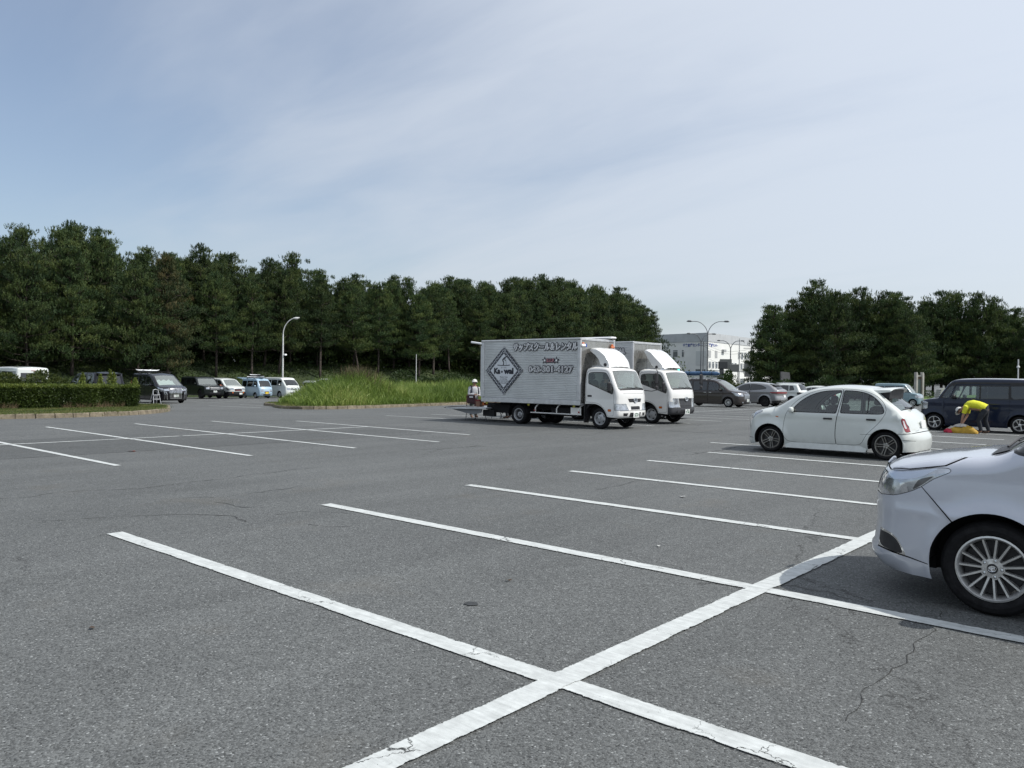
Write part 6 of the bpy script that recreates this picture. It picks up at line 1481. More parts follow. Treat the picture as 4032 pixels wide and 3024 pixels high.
# mown grass on both verges
TURF = leafmat('mown grass', [(.045, .075, .016), (.075, .115, .024), (.12, .145, .035), (.19, .17, .07)], .6, .3)
def turf(name, C, n, hmin, hmax, seed, region):
    rs = np.random.RandomState(seed); lo = C.min(0); hi = C.max(0); X = rs.uniform(lo[0], hi[0], n); Y = rs.uniform(lo[1], hi[1], n); k = inpoly(np.stack([X, Y], 1), offpoly([tuple(c) for c in C[:-1]], -.02)) & region(X, Y); X, Y = X[k], Y[k]; n = len(X)
    P = np.stack([X, Y, gz(X, Y)+.13], 1); V, F, per = blades(n, P, rs.uniform(hmin, hmax, n), rs.uniform(.010, .018, n), rs.uniform(.01, .06, n), rs, 2)
    me = mkmesh(name, V, F, [TURF]); nz_ = .5+.5*np.sin(X*1.9+np.sin(Y*1.1)*2); settone(me, np.clip(.1+.5*nz_+rs.uniform(-.1, .45, n), 0, 1), per); stuff(link(name, me))
turf('mown_grass', LIc, 90000, .03, .10, 8, lambda X, Y: (X > -38.3) | (Y > 15.2))
turf('mown_grass', MIc, 110000, .04, .14, 9, lambda X, Y: Y < 42)
# grass hanging over the kerb
rs = np.random.RandomState(14); P = []
for C in (LIc, MIc):
    q = C[rs.randint(0, len(C), 5000)]; q = q+rs.normal(size=q.shape)*.08; P.append(q[(np.sin(q[:, 1]*1.7)+np.sin(q[:, 1]*.6+1) > -.2)])
P = np.vstack(P); P = P[P[:, 0] > -42]; n = len(P); P3 = np.stack([P[:, 0], P[:, 1], gz(P[:, 0], P[:, 1])+rs.choice([.02, .15], n, p=[.35, .65])], 1); V, F, per = blades(n, P3, rs.uniform(.04, .13, n), rs.uniform(.010, .02, n), rs.uniform(.04, .12, n), rs, 2)
me = mkmesh('kerb_weeds', V, F, [TURF]); settone(me, rs.rand(n), per); stuff(link('kerb_weeds', me))
# ------------------------------------------------------------------ the two box trucks
ALB = bpy.data.materials.new('ribbed aluminium'); ALB.use_nodes = True; t = NT(ALB.node_tree)
co = t.n('ShaderNodeTexCoord').outputs['Object']; nz = t.noise(co, 1.2, 5, .6); ns = t.noise(t.n('ShaderNodeMapping', {'Vector': co, 'Scale': (.6, 1, 30)}).outputs[0], 2, 3, .6)
c = t.n('ShaderNodeVectorMath', {0: (.66, .68, .685), 'Scale': t.math('MULTIPLY', t.mapr(nz, .3, .7, .88, 1.1), t.mapr(ns, .3, .7, .94, 1.05))}, operation='SCALE').outputs[0]
b = t.n('ShaderNodeBsdfPrincipled', {'Base Color': c, 'Metallic': .35, 'Roughness': t.mapr(nz, .3, .7, .36, .5)}); t.n('ShaderNodeOutputMaterial', {0: b.outputs[0]})
ALF = bpy.data.materials.new('dull aluminium sheet'); ALF.use_nodes = True; t = NT(ALF.node_tree)
co = t.n('ShaderNodeTexCoord').outputs['Object']; nz = t.noise(co, 2.4, 6, .68); ns = t.noise(t.n('ShaderNodeMapping', {'Vector': co, 'Scale': (1, 1, .2)}).outputs[0], 5, 4, .6)
c = t.mix(t.mapr(nz, .4, .6), rgb(.33, .325, .30), rgb(.40, .40, .385))
b = t.n('ShaderNodeBsdfPrincipled', {'Base Color': c, 'Metallic': .75, 'Roughness': t.math('ADD', t.mapr(nz, .35, .65, .16, .34), t.mapr(ns, .3, .7, 0, .08))}); t.n('ShaderNodeOutputMaterial', {0: b.outputs[0]})
ALR = mat('aluminium rail', (.55, .56, .57), .38, .5, var=.15, vscale=5)
DECALB = mat('black lettering film', (.008, .009, .02), .35); DECALW = mat('white lettering film', (.84, .85, .86), .4); DECALR = mat('red lettering film', (.33, .05, .08), .4); DECALG = mat('grey decal film', (.085, .09, .11), .4)
DECALL = mat('pale decal film', (.60, .63, .66), .4)
def strokes(pts, w):
    """flat ribbon along a polyline, in the decal plane"""
    mb = []; P = [Vector((p[0], p[1])) for p in pts]; V = []; F = []
    for i, p in enumerate(P):
        d = (P[min(i+1, len(P)-1)]-P[max(i-1, 0)]).normalized(); n = Vector((-d.y, d.x)); V += [(p+n*w/2), (p-n*w/2)]
    for i in range(len(P)-1): F.append((2*i, 2*i+1, 2*i+3, 2*i+2))
    return V, F
def truck(loc, label, first):
    root = thing('box_truck', label, 'truck', (loc[0], loc[1], gzf(*loc)), 0, 'box trucks parked side by side')
    # cab: local x forward, front axle at 0
    ra, cx, cz = .50, .14, .33
    fx = 0 if first else .12
    a0 = math.acos((-.30-cx)/ra); a1 = math.asin((.40-cz)/ra)
    if first: bump = WHITE2 = TRW
    grey = mat('dark grey bumper plastic', (.035, .037, .042), .55, var=.15)
    bm_ = TRW if first else grey
    hw = .845 if first else .88
    sp = dict(paint=TRW, width=hw*2, wb=3.31, rw=.33, arch=ra, clear=.40, belt=1.30, tumble=.07, nose=.11, tail=.0, pw=3.6, ftaper=.02, rtaper=0, rtop=.085, rlow=.09, flare=.0, crown=.04, grid=.07, step=.04, nose_from=.55, tail_from=-.2, crease=(1.0, .0), dq=.06, ny=17,
        outline=[(1.06+fx, .36), (1.12+fx, .42), (1.13+fx, .56), (1.105+fx, .70, '!'), (1.095+fx, .90), (1.08+fx, 1.10), (1.03+fx, 1.26, 'ws0'), (.88+fx, 1.54), (.735+fx, 1.81, 'ws1'), (.60+fx, 1.90), (.35, 1.945), (.0, 1.945), (-.17, 1.90), (-.23, 1.78), (-.26, 1.3), (-.26, .76)],
        side=[('door', [(-.18, 1.30), (-.15, 1.78), (-.06, 1.85), (.54+fx, 1.85), (.66+fx, 1.78), (.93+fx, 1.28), (.94+fx, 1.08), (.94+fx, .44), (.70, .42), (.66, .52), (.46, .72), (.25, .83), (-.18, .84)], TRW, {'gap': .008, 'smooth': 1, 'id': 'd'}),
              ('window', [(-.07, 1.44), (-.09, 1.71), (-.03, 1.77), (.50+fx, 1.77), (.61+fx, 1.72), (.77+fx, 1.48), (.90+fx, 1.26), (.88+fx, 1.12)], GLC, {'gap': .025, 'gapmat': TRIM, 'under': 'd', 'smooth': 1}),
              ('indicator', [(.70, .63), (.84, .63), (.84, .565), (.70, .565)], AMB, {'smooth': 1, 'gap': .006}),
              ('headlight', [(1.3, .60), (1.3, .80), (.985+fx, .80), (.985+fx, .61)], LENS, {'gap': .008, 'smooth': 0})]+([] if first else [('front_bumper', [(.98+fx, .30), (.98+fx, .60), (1.4, .60), (1.4, .30)], grey, {'smooth': 0})]),
        strip=[('windscreen', ws(a=.975, b=.95, d0=.02, d1=.0), GLW, {'gap': .022, 'gapmat': TRIM, 'smooth': 1}),
               ('rear_cab_window', lambda B: [(B.L[-1]-.45, -.5), (B.L[-1]-.15, -.5), (B.L[-1]-.15, .5), (B.L[-1]-.45, .5)], GLC, {'gap': .02, 'gapmat': TRIM})]+
              ([('grille', fz(.86, .96, -.44, .44, -.52, .52), BLK, {'gap': .008, 'gapmat': ALUD}), ('lower_grille', fz(.62, .72, -.34, .34), BLK, {'gap': .006}), ('body', fz(.585, .597, -1, 1), SEAM), ('bumper_intake', fz(.40, .53, -.42, -.12), BLK), ('bumper_intake', fz(.40, .53, .12, .42), BLK), ('bumper_intake', fz(.43, .52, .60, .82, .55, .85), BLK), ('bumper_intake', fz(.43, .52, -.82, -.60, -.85, -.55), BLK),
                ('body', fz(1.12, 1.126, -.8, .8), SEAM), ('headlight', fz(.60, .80, .52, .999, .66, .999), LENS, {'gap': .008}), ('headlight', fz(.60, .80, -.999, -.52, -.999, -.66), LENS, {'gap': .008})] if first else
               [('front_bumper', fz(.36, .60, -1, 1), grey), ('grille', fz(.60, .92, -.52, .52, -.62, .62), grey, {'gap': .008}), ('bumper_intake', fz(.41, .52, -.5, -.14), BLK), ('bumper_intake', fz(.41, .52, .14, .5), BLK), ('headlight', fz(.61, .92, .56, .999, .66, .999), LENS, {'gap': .008}), ('headlight', fz(.61, .92, -.999, -.56, -.999, -.66), LENS, {'gap': .008})]))
    B = Body(sp); 
    # the cab is short: give it its own bottom line
    _orig = globals()['vehicle']
    B, body = vehicle_cab(root, sp, [tuple(q_) for q_ in crom([(-.255, .762), (-.12, .785), (.10, .79), (.27, .77), (.43, .70), (.55, .59), (.64, .47), (.67, .40)], .05)]+[(.80, .385)])
    if first:
        ribbon(B, 'grille_bar', grey, root, .90, .92, -.46, .46, .012); ribbon(B, 'grille_bar', BLK, root, .66, .68, -.34, .34, .012)
        c, n = B.at(B.qz(.915), 0, .02); emblem(root, c, n, .095)
    else:
        for z in (.66, .88): ribbon(B, 'grille_bar', BLK, root, z-.022, z+.022, -.5, .5, .012)
        c, n = B.at(B.qz(.90), 0, .03); emblem(root, c, n, .095)
        for sg in (1, -1): c, n = B.at(B.qz(.47), sg*.72, .004); mb = MB(); mb.lathe([(-.01, .05), (.01, .045), (.005, .001)], 14, 0, 'x', c); mb.obj('fog_light', BLK, root)
    plate(root, B, .46, .0 if first else .05, '千葉 400', '78-97' if first else '97-86')
    for y0, y1 in ((.75, .15), (.1, -.5)):
        wiper(root, B, B.mark['ws0']+.0, y0, B.mark['ws0']+.05, y1)
    mb = MB(); V = []; F = []                                       # black cowl at the foot of the windscreen
    for i in range(13):
        yn = -.93+1.86*i/12
        for q, o_ in ((B.mark['ws0']-.035, .004), (B.mark['ws0']-.02, .012), (B.mark['ws0']+.025, .01)): V.append(B.at(q, yn, o_)[0])
    for i in range(12):
        for j in (0, 1): F.append((3*i+j, 3*i+j+1, 3*i+j+4, 3*i+j+3))
    mb.add(V, F); mb.obj('cowl', BLK, root)
    # door handles, sun visors, mirrors
    for sg in (1, -1):
        V_, N_ = B.side(np.array([(-.04, 1.03)]), sg); y = V_[0][1]
        mb = MB(); mb.box(-.12, .05, min(y-.02*sg, y+.006*sg), max(y-.02*sg, y+.006*sg), 1.00, 1.065, 0, .008); mb.obj('door_handle', BLK, root)
        mb = MB(); P = [(-.05, sg*(hw-.075), 1.79), (.50+fx, sg*(hw-.075), 1.80), (.62+fx, sg*(hw-.07), 1.74), (.76+fx, sg*(hw-.045), 1.52)]; mb.tube(P, .014, 5); mb.obj('window_visor', BLK, root)
    y = -hw
    mb = MB(); mb.box(.74+fx, .86+fx, y-.20, y-.05, 1.16, 1.50, 0, .05); mb.tube([(.84+fx, y+.05, 1.32), (.80+fx, y-.10, 1.34)], .018, 6); mb.obj('wing_mirror', BLK, root)
    mb = MB(); P = [(.95, hw-.02, 1.22), (1.15, hw+.12, 1.20), (1.30, hw+.20, 1.24), (1.32, hw+.22, 1.45), (1.30, hw+.22, 1.85), (1.26, hw+.2, 1.90)]; mb.tube(P, .014, 6); mb.box(1.24, 1.32, hw+.10, hw+.28, 1.42, 1.80, 0, .04); mb.box(1.25, 1.33, hw+.12, hw+.26, 1.25, 1.38, 0, .03); mb.obj('wing_mirror', BLK, root)
    # cabin
    seats(root, (-.05,), hw, .75, zc=.95, h=1.1)
    mb = MB(); mb.box(.5, .98, -hw+.1, hw-.1, .8, 1.24, 0, .06); mb.obj('dashboard', INT, root)
    mb = MB(); c = Vector((.52, -hw*.45, 1.22)); P = [c+Vector((math.sin(a)*.10, math.cos(a)*.19, math.sin(a)*.15)) for a in np.linspace(0, 2*PI, 19)]; mb.tube(P, .014, 6); mb.tube([c, c+Vector((.2, 0, -.15))], .03, 6); mb.obj('steering_wheel', SEATM, root)
    r_ = random.Random(4 if first else 9)
    for k in range(9):                                              # papers and cloths heaped on the dashboard
        x = r_.uniform(.68, .88); yy = r_.uniform(-.5, .6); s = r_.uniform(.05, .13); mb = MB(); V = [(x+math.cos(a)*s*r_.uniform(.6, 1)*.6, yy+math.sin(a)*s*r_.uniform(.6, 1.1), 1.25+r_.uniform(0, .07)) for a in np.linspace(0, 6.28, 8)[:-1]]+[(x, yy, 1.33)]
        mb.add(V, [(i, (i+1) % 7, 7) for i in range(7)]); mb.obj('paper', mat(['white paper', 'blue paper', 'pale green paper'][k % 3], [(.6, .62, .6), (.25, .38, .48), (.45, .55, .5)][k % 3], .8), root)
    # roof deflector
    if first: prof = [(.60, 1.96), (.585, 2.07), (.53, 2.22), (.41, 2.37), (.23, 2.50), (.02, 2.57), (-.17, 2.585), (-.24, 2.55)]
    else: prof = [(.78, 2.0), (.74, 2.08), (.60, 2.22), (.38, 2.42), (.14, 2.60), (-.04, 2.685), (-.11, 2.68), (-.13, 2.63)]
    if first: low = [(.60, 1.95), (.48, 1.955), (.36, 1.97), (.26, 2.06), (.14, 2.20), (.02, 2.33), (-.14, 2.44), (-.235, 2.51)]
    else: low = [(.78, 1.985), (.60, 1.99), (.42, 2.0), (.25, 2.10), (.12, 2.22), (.04, 2.34), (-.05, 2.48), (-.13, 2.59)]
    W2 = .60; n = 14; V = []; F = []; k = len(prof)
    for i in range(n+1):
        yn = -1+2*i/n; y = W2*math.copysign(abs(yn)**.92, yn)
        for (x, z) in prof:
            e = abs(yn)**5; V.append((x-.06*abs(yn)**3*(x > .2), y, z-.05*e+.015*(1-yn*yn)-(.012 if .28 < abs(yn) < .36 else 0)))
    for i in range(n):
        for j in range(k-1): F.append((i*k+j, i*k+j+1, (i+1)*k+j+1, (i+1)*k+j))
    b0 = len(V)
    for sg in (0, n):
        yb = V[sg*k][1]*1.02; b0 = len(V)
        for (x, z) in low: V.append((x-.06*(x > .2), yb, z))
        for j in range(k-1): F.append((sg*k+j, b0+j, b0+j+1, sg*k+j+1))
    mb = MB(); mb.add(V, F); mb.obj('roof_deflector', TRW, root, smooth=True)
    for sg in (1, -1):
        mb = MB(); mb.tube([(.0, sg*.5, 1.97), (.10, sg*.52, 2.2)], .012, 5); mb.box(-.16, .30, sg*.52-.02, sg*.52+.02, 1.96, 2.0); mb.obj('deflector_stay', ALR, root)
        mb = MB(); mb.lathe([(-.01, .055), (.012, .05), (.014, .001)], 14, 0, 'y', (.40, sg*.625, 2.03)) if sg > 0 else mb.lathe([(.01, .055), (-.012, .05), (-.014, .001)], 14, 0, 'y', (.40, sg*.625, 2.03)); mb.obj('deflector_bolt', BLK, root)
    # chassis
    mb = MB()
    for sg in (1, -1): mb.box(-4.9, .6, sg*.36-.03, sg*.36+.03, .50, .68)
    mb.box(-.2, .9, -.5, .5, .36, .75); mb.tube([(.34, -.62, .33), (.34, .62, .33)], .05, 8); mb.tube([(-2.97, -.62, .33), (-2.97, .62, .33)], .07, 8); mb.lathe([(-.16, .05), (-.1, .16), (.1, .16), (.16, .05)], 12, 0, 'y', (-2.97, 0, .33))
    mb.box(-1.7, -.8, -.70, -.42, .34, .62, 0, .03); mb.box(-1.4, -.7, .42, .70, .32, .60, 0, .03); mb.box(-4.5, -3.6, -.6, .6, .34, .62)
    mb.obj('chassis', UND, root)
    bh = .98 if first else 1.0; x0, x1, zb, zt = (-4.65, -.31, .72, 2.89) if first else (-4.65, -.35, .76, 2.96)
    # wheels, mudguards
    for sg in (1, -1):
        wheel(root, .34, sg*(hw-.13), .33, .19, .205, 'steel', sg, mat_rim=STEEL)
        wheel(root, -2.97, sg*(.80), .33, .19, .205, 'steelin', sg, mat_rim=STEEL); wheel(root, -2.97, sg*(.58), .33, .19, .205, 'steelin', sg, mat_rim=STEEL)
        mb = MB(); V = []; F = []
        for i in range(15):
            a = math.pi*(.02+.96*i/14)
            for yy in (sg*.94, sg*.52): V.append((-2.97+.41*math.cos(a), yy, .34+.40*math.sin(a)))
        for i in range(14): F.append((2*i, 2*i+1, 2*i+3, 2*i+2))
        mb.add(V, F); mb.obj('mudguard', BLK, root)
        mb = MB(); mb.box(-.20, -.18, sg*.76-.14, sg*.76+.10, .18, .76); mb.obj('mud_flap', BLK, root)
        mb = MB(); mb.prism([(-.20, .30), (-.20, .66), (-.10, .77), (.10, .785), (.10, .76), (-.06, .73), (-.15, .62), (-.16, .30)], min(sg*.60, sg*.80), max(sg*.60, sg*.80)); mb.obj('cab_mudguard', BLK, root)
        # side guard rail with curved stays, white tool board
        mb = MB(); mb.tube([(-2.42, sg*.88, .42), (-.32, sg*.88, .42)], .020, 8)
        mb.obj('side_guard', TRW, root)
        for x in (-2.22, -1.32, -.42): mb = MB(); mb.tube([(x, sg*.88, .42), (x, sg*.88, .58), (x+.05, sg*.84, .68), (x+.10, sg*.78, .74)], .022, 7); mb.obj('guard_stay', TRW, root)
        mb = MB(); mb.box(-.75, -.34, sg*.86-.008, sg*.86+.008, .42, .64); mb.obj('side_board', TRW, root)
        for x in (-2.23, -.40): mb = MB(); mb.lathe([(-.01, .03), (.01, .03), (.012, .001)], 12, 0, 'y', (x, sg*.905, .50)) if sg > 0 else mb.lathe([(.01, .03), (-.01, .03), (-.012, .001)], 12, 0, 'y', (x, sg*.905, .50)); mb.obj('reflector', RED, root)
    mb = MB(); mb.lathe([(-.25, .24), (-.18, .30), (0, .33), (.1, .33), (.15, .24)], 20, 0, 'y', (-2.15, .1, .36)); mb.obj('spare_tyre', RUB, root)
    # box body
    mb = MB(); mb.box(x0+.04, x1-.08, -bh+.07, bh-.07, zb+.06, zt-.07); mb.obj('box_core', mat('box inside', (.30, .30, .29), .7), root)
    # ribbed side skins: every rib is real relief
    for sg in (-1, 1):
        za, zc_ = zb+.16, zt-.06; nr = 34; p = (zc_-za)/nr; V = []; F = []
        for r in range(nr):
            z = za+r*p
            for (dz, dy) in ((0, .0), (p*.14, -.020), (p*.30, -.020), (p*.44, .0), (p*.98, .002)):
                for x in (x0+.10, x1-.10): V.append((x, sg*(bh-.022+dy), z+dz))
        rows = len(V)//2
        for i in range(rows-1): F.append((2*i, 2*i+1, 2*i+3, 2*i+2))
        mb = MB(); mb.add(V, F); o = mb.obj('side_panel', ALB, root)
        # frame rails
        mb = MB(); mb.box(x0, x1, min(sg*(bh-.06), sg*bh), max(sg*(bh-.06), sg*bh), zb, zb+.155, 0, .012); mb.obj('bottom_rail', ALR, root)
        mb = MB(); mb.box(x0-.01, x1+.01, min(sg*(bh-.08), sg*(bh+.012)), max(sg*(bh-.08), sg*(bh+.012)), zt-.06, zt, 0, .015); mb.obj('top_rail', ALR, root)
        for xa, xb in ((x0, x0+.12), (x1-.12, x1)):
            mb = MB(); mb.box(xa-.003, xb+.003, min(sg*(bh-.08), sg*(bh+.004)), max(sg*(bh-.08), sg*(bh+.004)), zb+.155, zt-.061, 0, .018); mb.obj('corner_post', ALR, root)
        for i in range(12): pass
        mb = MB()
        for i in range(14): mb.lathe([(0, .014), (.006, .010), (.007, .001)], 6, 0, 'y', (x0+.3+i*.29, sg*bh, zb+.08)) if sg > 0 else mb.lathe([(0, .014), (-.006, .010), (-.007, .001)], 6, 0, 'y', (x0+.3+i*.29, sg*bh, zb+.08))
        stuff(mb.obj('rivets', ALR, root))
    mb = MB(); mb.box(x1-.05, x1-.02, -bh+.06, bh-.06, zb+.05, zt-.08); mb.obj('front_panel', ALF, root)
    mb = MB(); mb.box(x1-.06, x1+.006, -bh+.02, bh-.02, zt-.085, zt-.004, 0, .012); mb.obj('front_top_rail', ALR, root)
    mb = MB(); mb.box(x1-.06, x1+.002, -bh+.06, bh-.06, zb, zb+.06); mb.obj('front_bottom_rail', ALR, root)
    if not first:
        mb = MB(); mb.box(x1-.02, x1-.012, -.012, .012, zb+.08, zt-.09); mb.obj('panel_seam', ALR, root)
    mb = MB(); mb.box(x0+.03, x1-.03, -bh+.03, bh-.03, zt-.03, zt-.012); mb.obj('roof_panel', ALR, root)
    mb = MB(); mb.box(x0-.012, x0+.02, -bh+.05, bh-.05, zt-.14, zt-.02); mb.obj('rear_header', ALR, root)
    if first:
        for yy in (-.85, .80):
            mb = MB(); mb.box(x1, x1+.05, yy-.11, yy+.11, zt-.29, zt-.20, 0, .02); mb.obj('marker_lamp', AMB if yy > 0 else DECALW, root)
            mb = MB(); mb.box(x1, x1+.04, yy-.06, yy+.04, zt-.20, zt-.15, 0, .01); mb.obj('marker_lamp', AMB, root)
        mb = MB(); mb.box(x1, x1+.03, -.73, -.66, zt-.30, zt-.19, 0, .01); mb.obj('blue_lamp', mat('blue lens', (.03, .08, .35), .2), root)
        mb = MB(); mb.box(-3.1, -.20, bh-.36, bh-.05, zt+.03, zt+.10, 0, .03); mb.obj('roof_awning_case', DECALW, root)
        for x in (x0+.28, x0+2.2, -.55): mb = MB(); mb.lathe([(-.012, .05), (0, .05), (.002, .001)], 10, 0, 'y', (x, -bh+.02, zb-.03)); mb.obj('side_lamp', mat('dull yellow lamp', (.28, .26, .03), .4), root)
    # decals on the near side, 3 mm proud of the ribs
    ys = -bh+.003; ex, ey = (1, 0, 0), (0, 0, 1)
    P = lambda u, v, d=0: (u, ys-d, v)
    def flat(name, pts, m, d): mb = MB(); mb.add([P(u, v, d) for u, v in pts], [tuple(range(len(pts)))[::-1]]); return mb.obj(name, m, root, fixn=False)
    def letters(name, s, size, u, v, width, inner, outer, bold=.012, outl=.034, d=.001):
        me_ = text_mesh(s, size, 0, .12 if name == 'katakana' else 0); xs_ = [q.co.x for q in me_.vertices]; kx = width/(max(xs_)-min(xs_))
        text_on(root, name+'_outline', s, size, P(u, v, d+.0016), ex, ey, outer, 0, .12 if name == 'katakana' else 0, sx=kx, spread=size*.15)
        text_on(root, name, s, size, P(u, v, d+.0035), ex, ey, inner, 0, .12 if name == 'katakana' else 0, sx=kx, spread=size*.050)
    if first:
        letters('katakana', 'サップスクール＆レンタル', .27, -1.80, 2.60, 2.70, DECALW, DECALB)
        letters('phone_number', '043-301-4127', .27, -1.535, 1.865, 1.82, DECALW, DECALB)
        cxs, cz2, hwD, hhD = -3.58, 1.82, .87, .83
        dia = lambda s: [(cxs, cz2+hhD*s), (cxs+hwD*s, cz2), (cxs, cz2-hhD*s), (cxs-hwD*s, cz2)]
        flat('diamond_border', dia(1.0), DECALB, .0); flat('diamond_field', dia(.965), DECALG, .0015); flat('diamond_rim', dia(.745), DECALB, .003); flat('diamond_centre', dia(.715), DECALL, .0045)
        mb = MB()                                                   # chain of small squares with rings in the border
        for (ax, az), (bx_, bz) in zip(dia(.86), dia(.86)[1:]+dia(.86)[:1]):
            for i in range(1, 7):
                f = i/7; u = ax+(bx_-ax)*f; v = az+(bz-az)*f; e = .058
                mb.add([P(u, v+e*1.1, .004), P(u+e, v, .004), P(u, v-e*1.1, .004), P(u-e, v, .004)], [(3, 2, 1, 0)], 0)
                e2 = .020; Pn = [P(u+math.cos(a)*e2, v+math.sin(a)*e2*1.3, .006) for a in np.linspace(0, 2*PI, 9)[:-1]]; mb.add(Pn, [tuple(range(8))[::-1]], 1)
                f2 = (i-.5)/7; u = ax+(bx_-ax)*f2; v = az+(bz-az)*f2
                for dx, dz in ((.05, .06), (.05, -.06)): V_, F_ = strokes([(u-dx, v-dz), (u+dx, v+dz)], .010); mb.add([P(q.x, q.y, .005) for q in V_], F_, 1)
            V_, F_ = strokes([(ax+math.cos(a)*.075, az+math.sin(a)*.09) for a in np.linspace(0, 2*PI, 17)], .012); mb.add([P(q.x, q.y, .006) for q in V_], F_, 1)
            for a in (.5, 2.07): V_, F_ = strokes([(ax-math.cos(a)*.07, az-math.sin(a)*.085), (ax+math.cos(a)*.07, az+math.sin(a)*.085)], .010); mb.add([P(q.x, q.y, .006) for q in V_], F_, 1)
            Pn = [P(ax+math.cos(a)*.072, az+math.sin(a)*.088, .0045) for a in np.linspace(0, 2*PI, 17)[:-1]]; mb.add(Pn, [tuple(range(16))[::-1]], 0)
        o = mb.obj('border_pattern', [DECALB, DECALL], root, fixn=False); stuff(o)
        # paddler standing on a board
        fig = []
        for pts, w_ in (([(-.29, 2.015), (-.12, 2.0), (.15, 2.0), (.29, 2.015)], .028), ([(-.02, 2.01), (.0, 2.09), (-.02, 2.14)], .042), ([(-.02, 2.13), (-.05, 2.19), (.02, 2.25), (.075, 2.28)], .055), ([(.02, 2.24), (.06, 2.17), (.095, 2.165)], .022), ([(.085, 2.30), (.10, 2.16), (.12, 2.02)], .012)):
            V_, F_ = strokes([(cxs+a, b) for a, b in pts], w_); fig.append((V_, F_))
        mb = MB()
        for V_, F_ in fig: mb.add([P(q.x, q.y, .0065) for q in V_], F_)
        mb.add([P(cxs+.10+math.cos(a)*.028, 2.30+math.sin(a)*.03, .0065) for a in np.linspace(0, 6.28, 9)[:-1]], [tuple(range(8))])
        mb.obj('paddler_emblem', DECALB, root, fixn=False)
        text_on(root, 'emblem_name', 'Ka', .26, P(cxs-.31, 1.80, .0065), ex, ey, DECALB, .018, width=.30); text_on(root, 'emblem_name', 'wal', .26, P(cxs+.24, 1.80, .0065), ex, ey, DECALB, .018, width=.46); flat('emblem_star', [(cxs-.08+math.sin(PI*i/5)*(.06 if i % 2 == 0 else .03), 1.78+math.cos(PI*i/5)*(.06 if i % 2 == 0 else .03)) for i in range(10)], DECALB, .0065)
        text_on(root, 'emblem_small_name', 'カーワル', .06, P(cxs, 1.92, .0065), ex, ey, DECALG, .001, width=.26)
        for i, s_ in enumerate(('Winning or losing', 'is a small thing.', 'The important thing is', 'to keep paddling!')): text_on(root, 'emblem_motto', s_, .058, P(cxs, 1.60-.068*i, .0065), ex, ey, DECALB, .0012, width=[.36, .33, .46, .36][i])
        def star(u, v, R_): return [(u+math.sin(PI*i/5)*(R_ if i % 2 == 0 else R_*.40), v+math.cos(PI*i/5)*(R_ if i % 2 == 0 else R_*.40)) for i in range(10)]
        for u in (-1.77, -1.28):
            mb = MB(); q = star(u, 2.165, .14); mb.add([P(u, 2.165, .001)]+[P(a, b, .001) for a, b in q], [(0, (i+1) % 10+1, i+1) for i in range(10)], 0); q = star(u, 2.165, .065); mb.add([P(u, 2.165, .006)]+[P(a, b, .006) for a, b in q], [(0, (i+1) % 10+1, i+1) for i in range(10)], 1); mb.obj('star_emblem', [DECALB, DECALW], root, fixn=False)
        flat('sup_backing', [(-1.72, 2.10), (-1.69, 2.085), (-1.36, 2.085), (-1.33, 2.11), (-1.33, 2.21), (-1.36, 2.235), (-1.69, 2.235), (-1.72, 2.21)], DECALB, .002)
        text_on(root, 'sup_lettering_outline', 'S.U.P.', .15, P(-1.525, 2.16, .0035), ex, ey, DECALW, .007, width=.34); text_on(root, 'sup_lettering', 'S.U.P.', .15, P(-1.525, 2.16, .005), ex, ey, DECALR, .004, width=.33)
    else:
        letters('latin', 'SUP SCHOOL & RENTAL', .26, -2.0, 2.60, 2.6, DECALW, DECALB)
        letters('phone_number', '043-301-4127', .27, -1.6, 1.86, 1.82, DECALW, DECALB)
    return root, B
def vehicle_cab(root, sp, arch_pts):
    """the cab shell uses the car surface with an open wheel arch at its back corner"""
    class CabBody(Body): pass
    g = globals(); old_vehicle_arch = sp
    sp2 = dict(sp); sp2['bottom'] = arch_pts
    return vehicle(root, sp2, 'cab')
T1, B1 = truck((-14.55, 21.26), 'silver box truck in front with black diamond emblem and big outlined lettering', True)
T2, B2 = truck((-15.08, 25.27), 'second silver box truck, behind, with grey bumper and open cab windows', False)
# tail lift of the first truck, let down level, on its folded legs
mb = MB(); mb.prism([(-6.55, .42), (-6.45, .45), (-5.0, .50), (-4.45, .50), (-4.45, .46), (-5.0, .44), (-6.40, .40)], -.93, .93); mb.obj('tail_lift_platform', ALR, T1)
for sg in (1, -1):
    mb = MB(); mb.prism([(-6.3, .405), (-4.75, .44), (-4.8, .30), (-5.2, .24), (-5.6, .28)], sg*.80-.015, sg*.80+.015); mb.obj('tail_lift_arm', mat('grey painted steel', (.20, .21, .22), .5), T1)
    for x, dx in ((-5.62, -.05), (-5.25, .12), (-5.1, -.14), (-4.75, .16)):
        mb = MB(); mb.tube([(x, sg*.7, .30), (x+dx*.5, sg*.7, .15), (x+dx, sg*.7, .015)], .012, 5); mb.obj('stand_leg', BLK, T1)
    mb = MB(); mb.box(-4.75, -4.2, sg*.7-.06, sg*.7+.06, .2, .42); mb.obj('tail_lift_ram', UND, T1)
mb = MB(); mb.tube([(-6.56, -.9, .44), (-6.62, -.5, .46), (-6.56, .9, .44)], .025, 6); mb.obj('lift_edge', BLK, T1)
mb = MB(); mb.tube([(-4.65, -.90, 2.77), (-5.24, -.88, 2.84)], .035, 8); mb.obj('open_door_bar', DECALW, T1)
mb = MB(); mb.tube([(-4.65, .90, 2.77), (-5.24, .88, 2.84)], .035, 8); mb.obj('open_door_bar', DECALW, T1)
mb = MB(); mb.box(-4.71, -4.65, -.95, -.92, .9, 2.7); mb.box(-4.71, -4.65, .92, .95, .9, 2.7); mb.obj('door_hinge', ALR, T1)
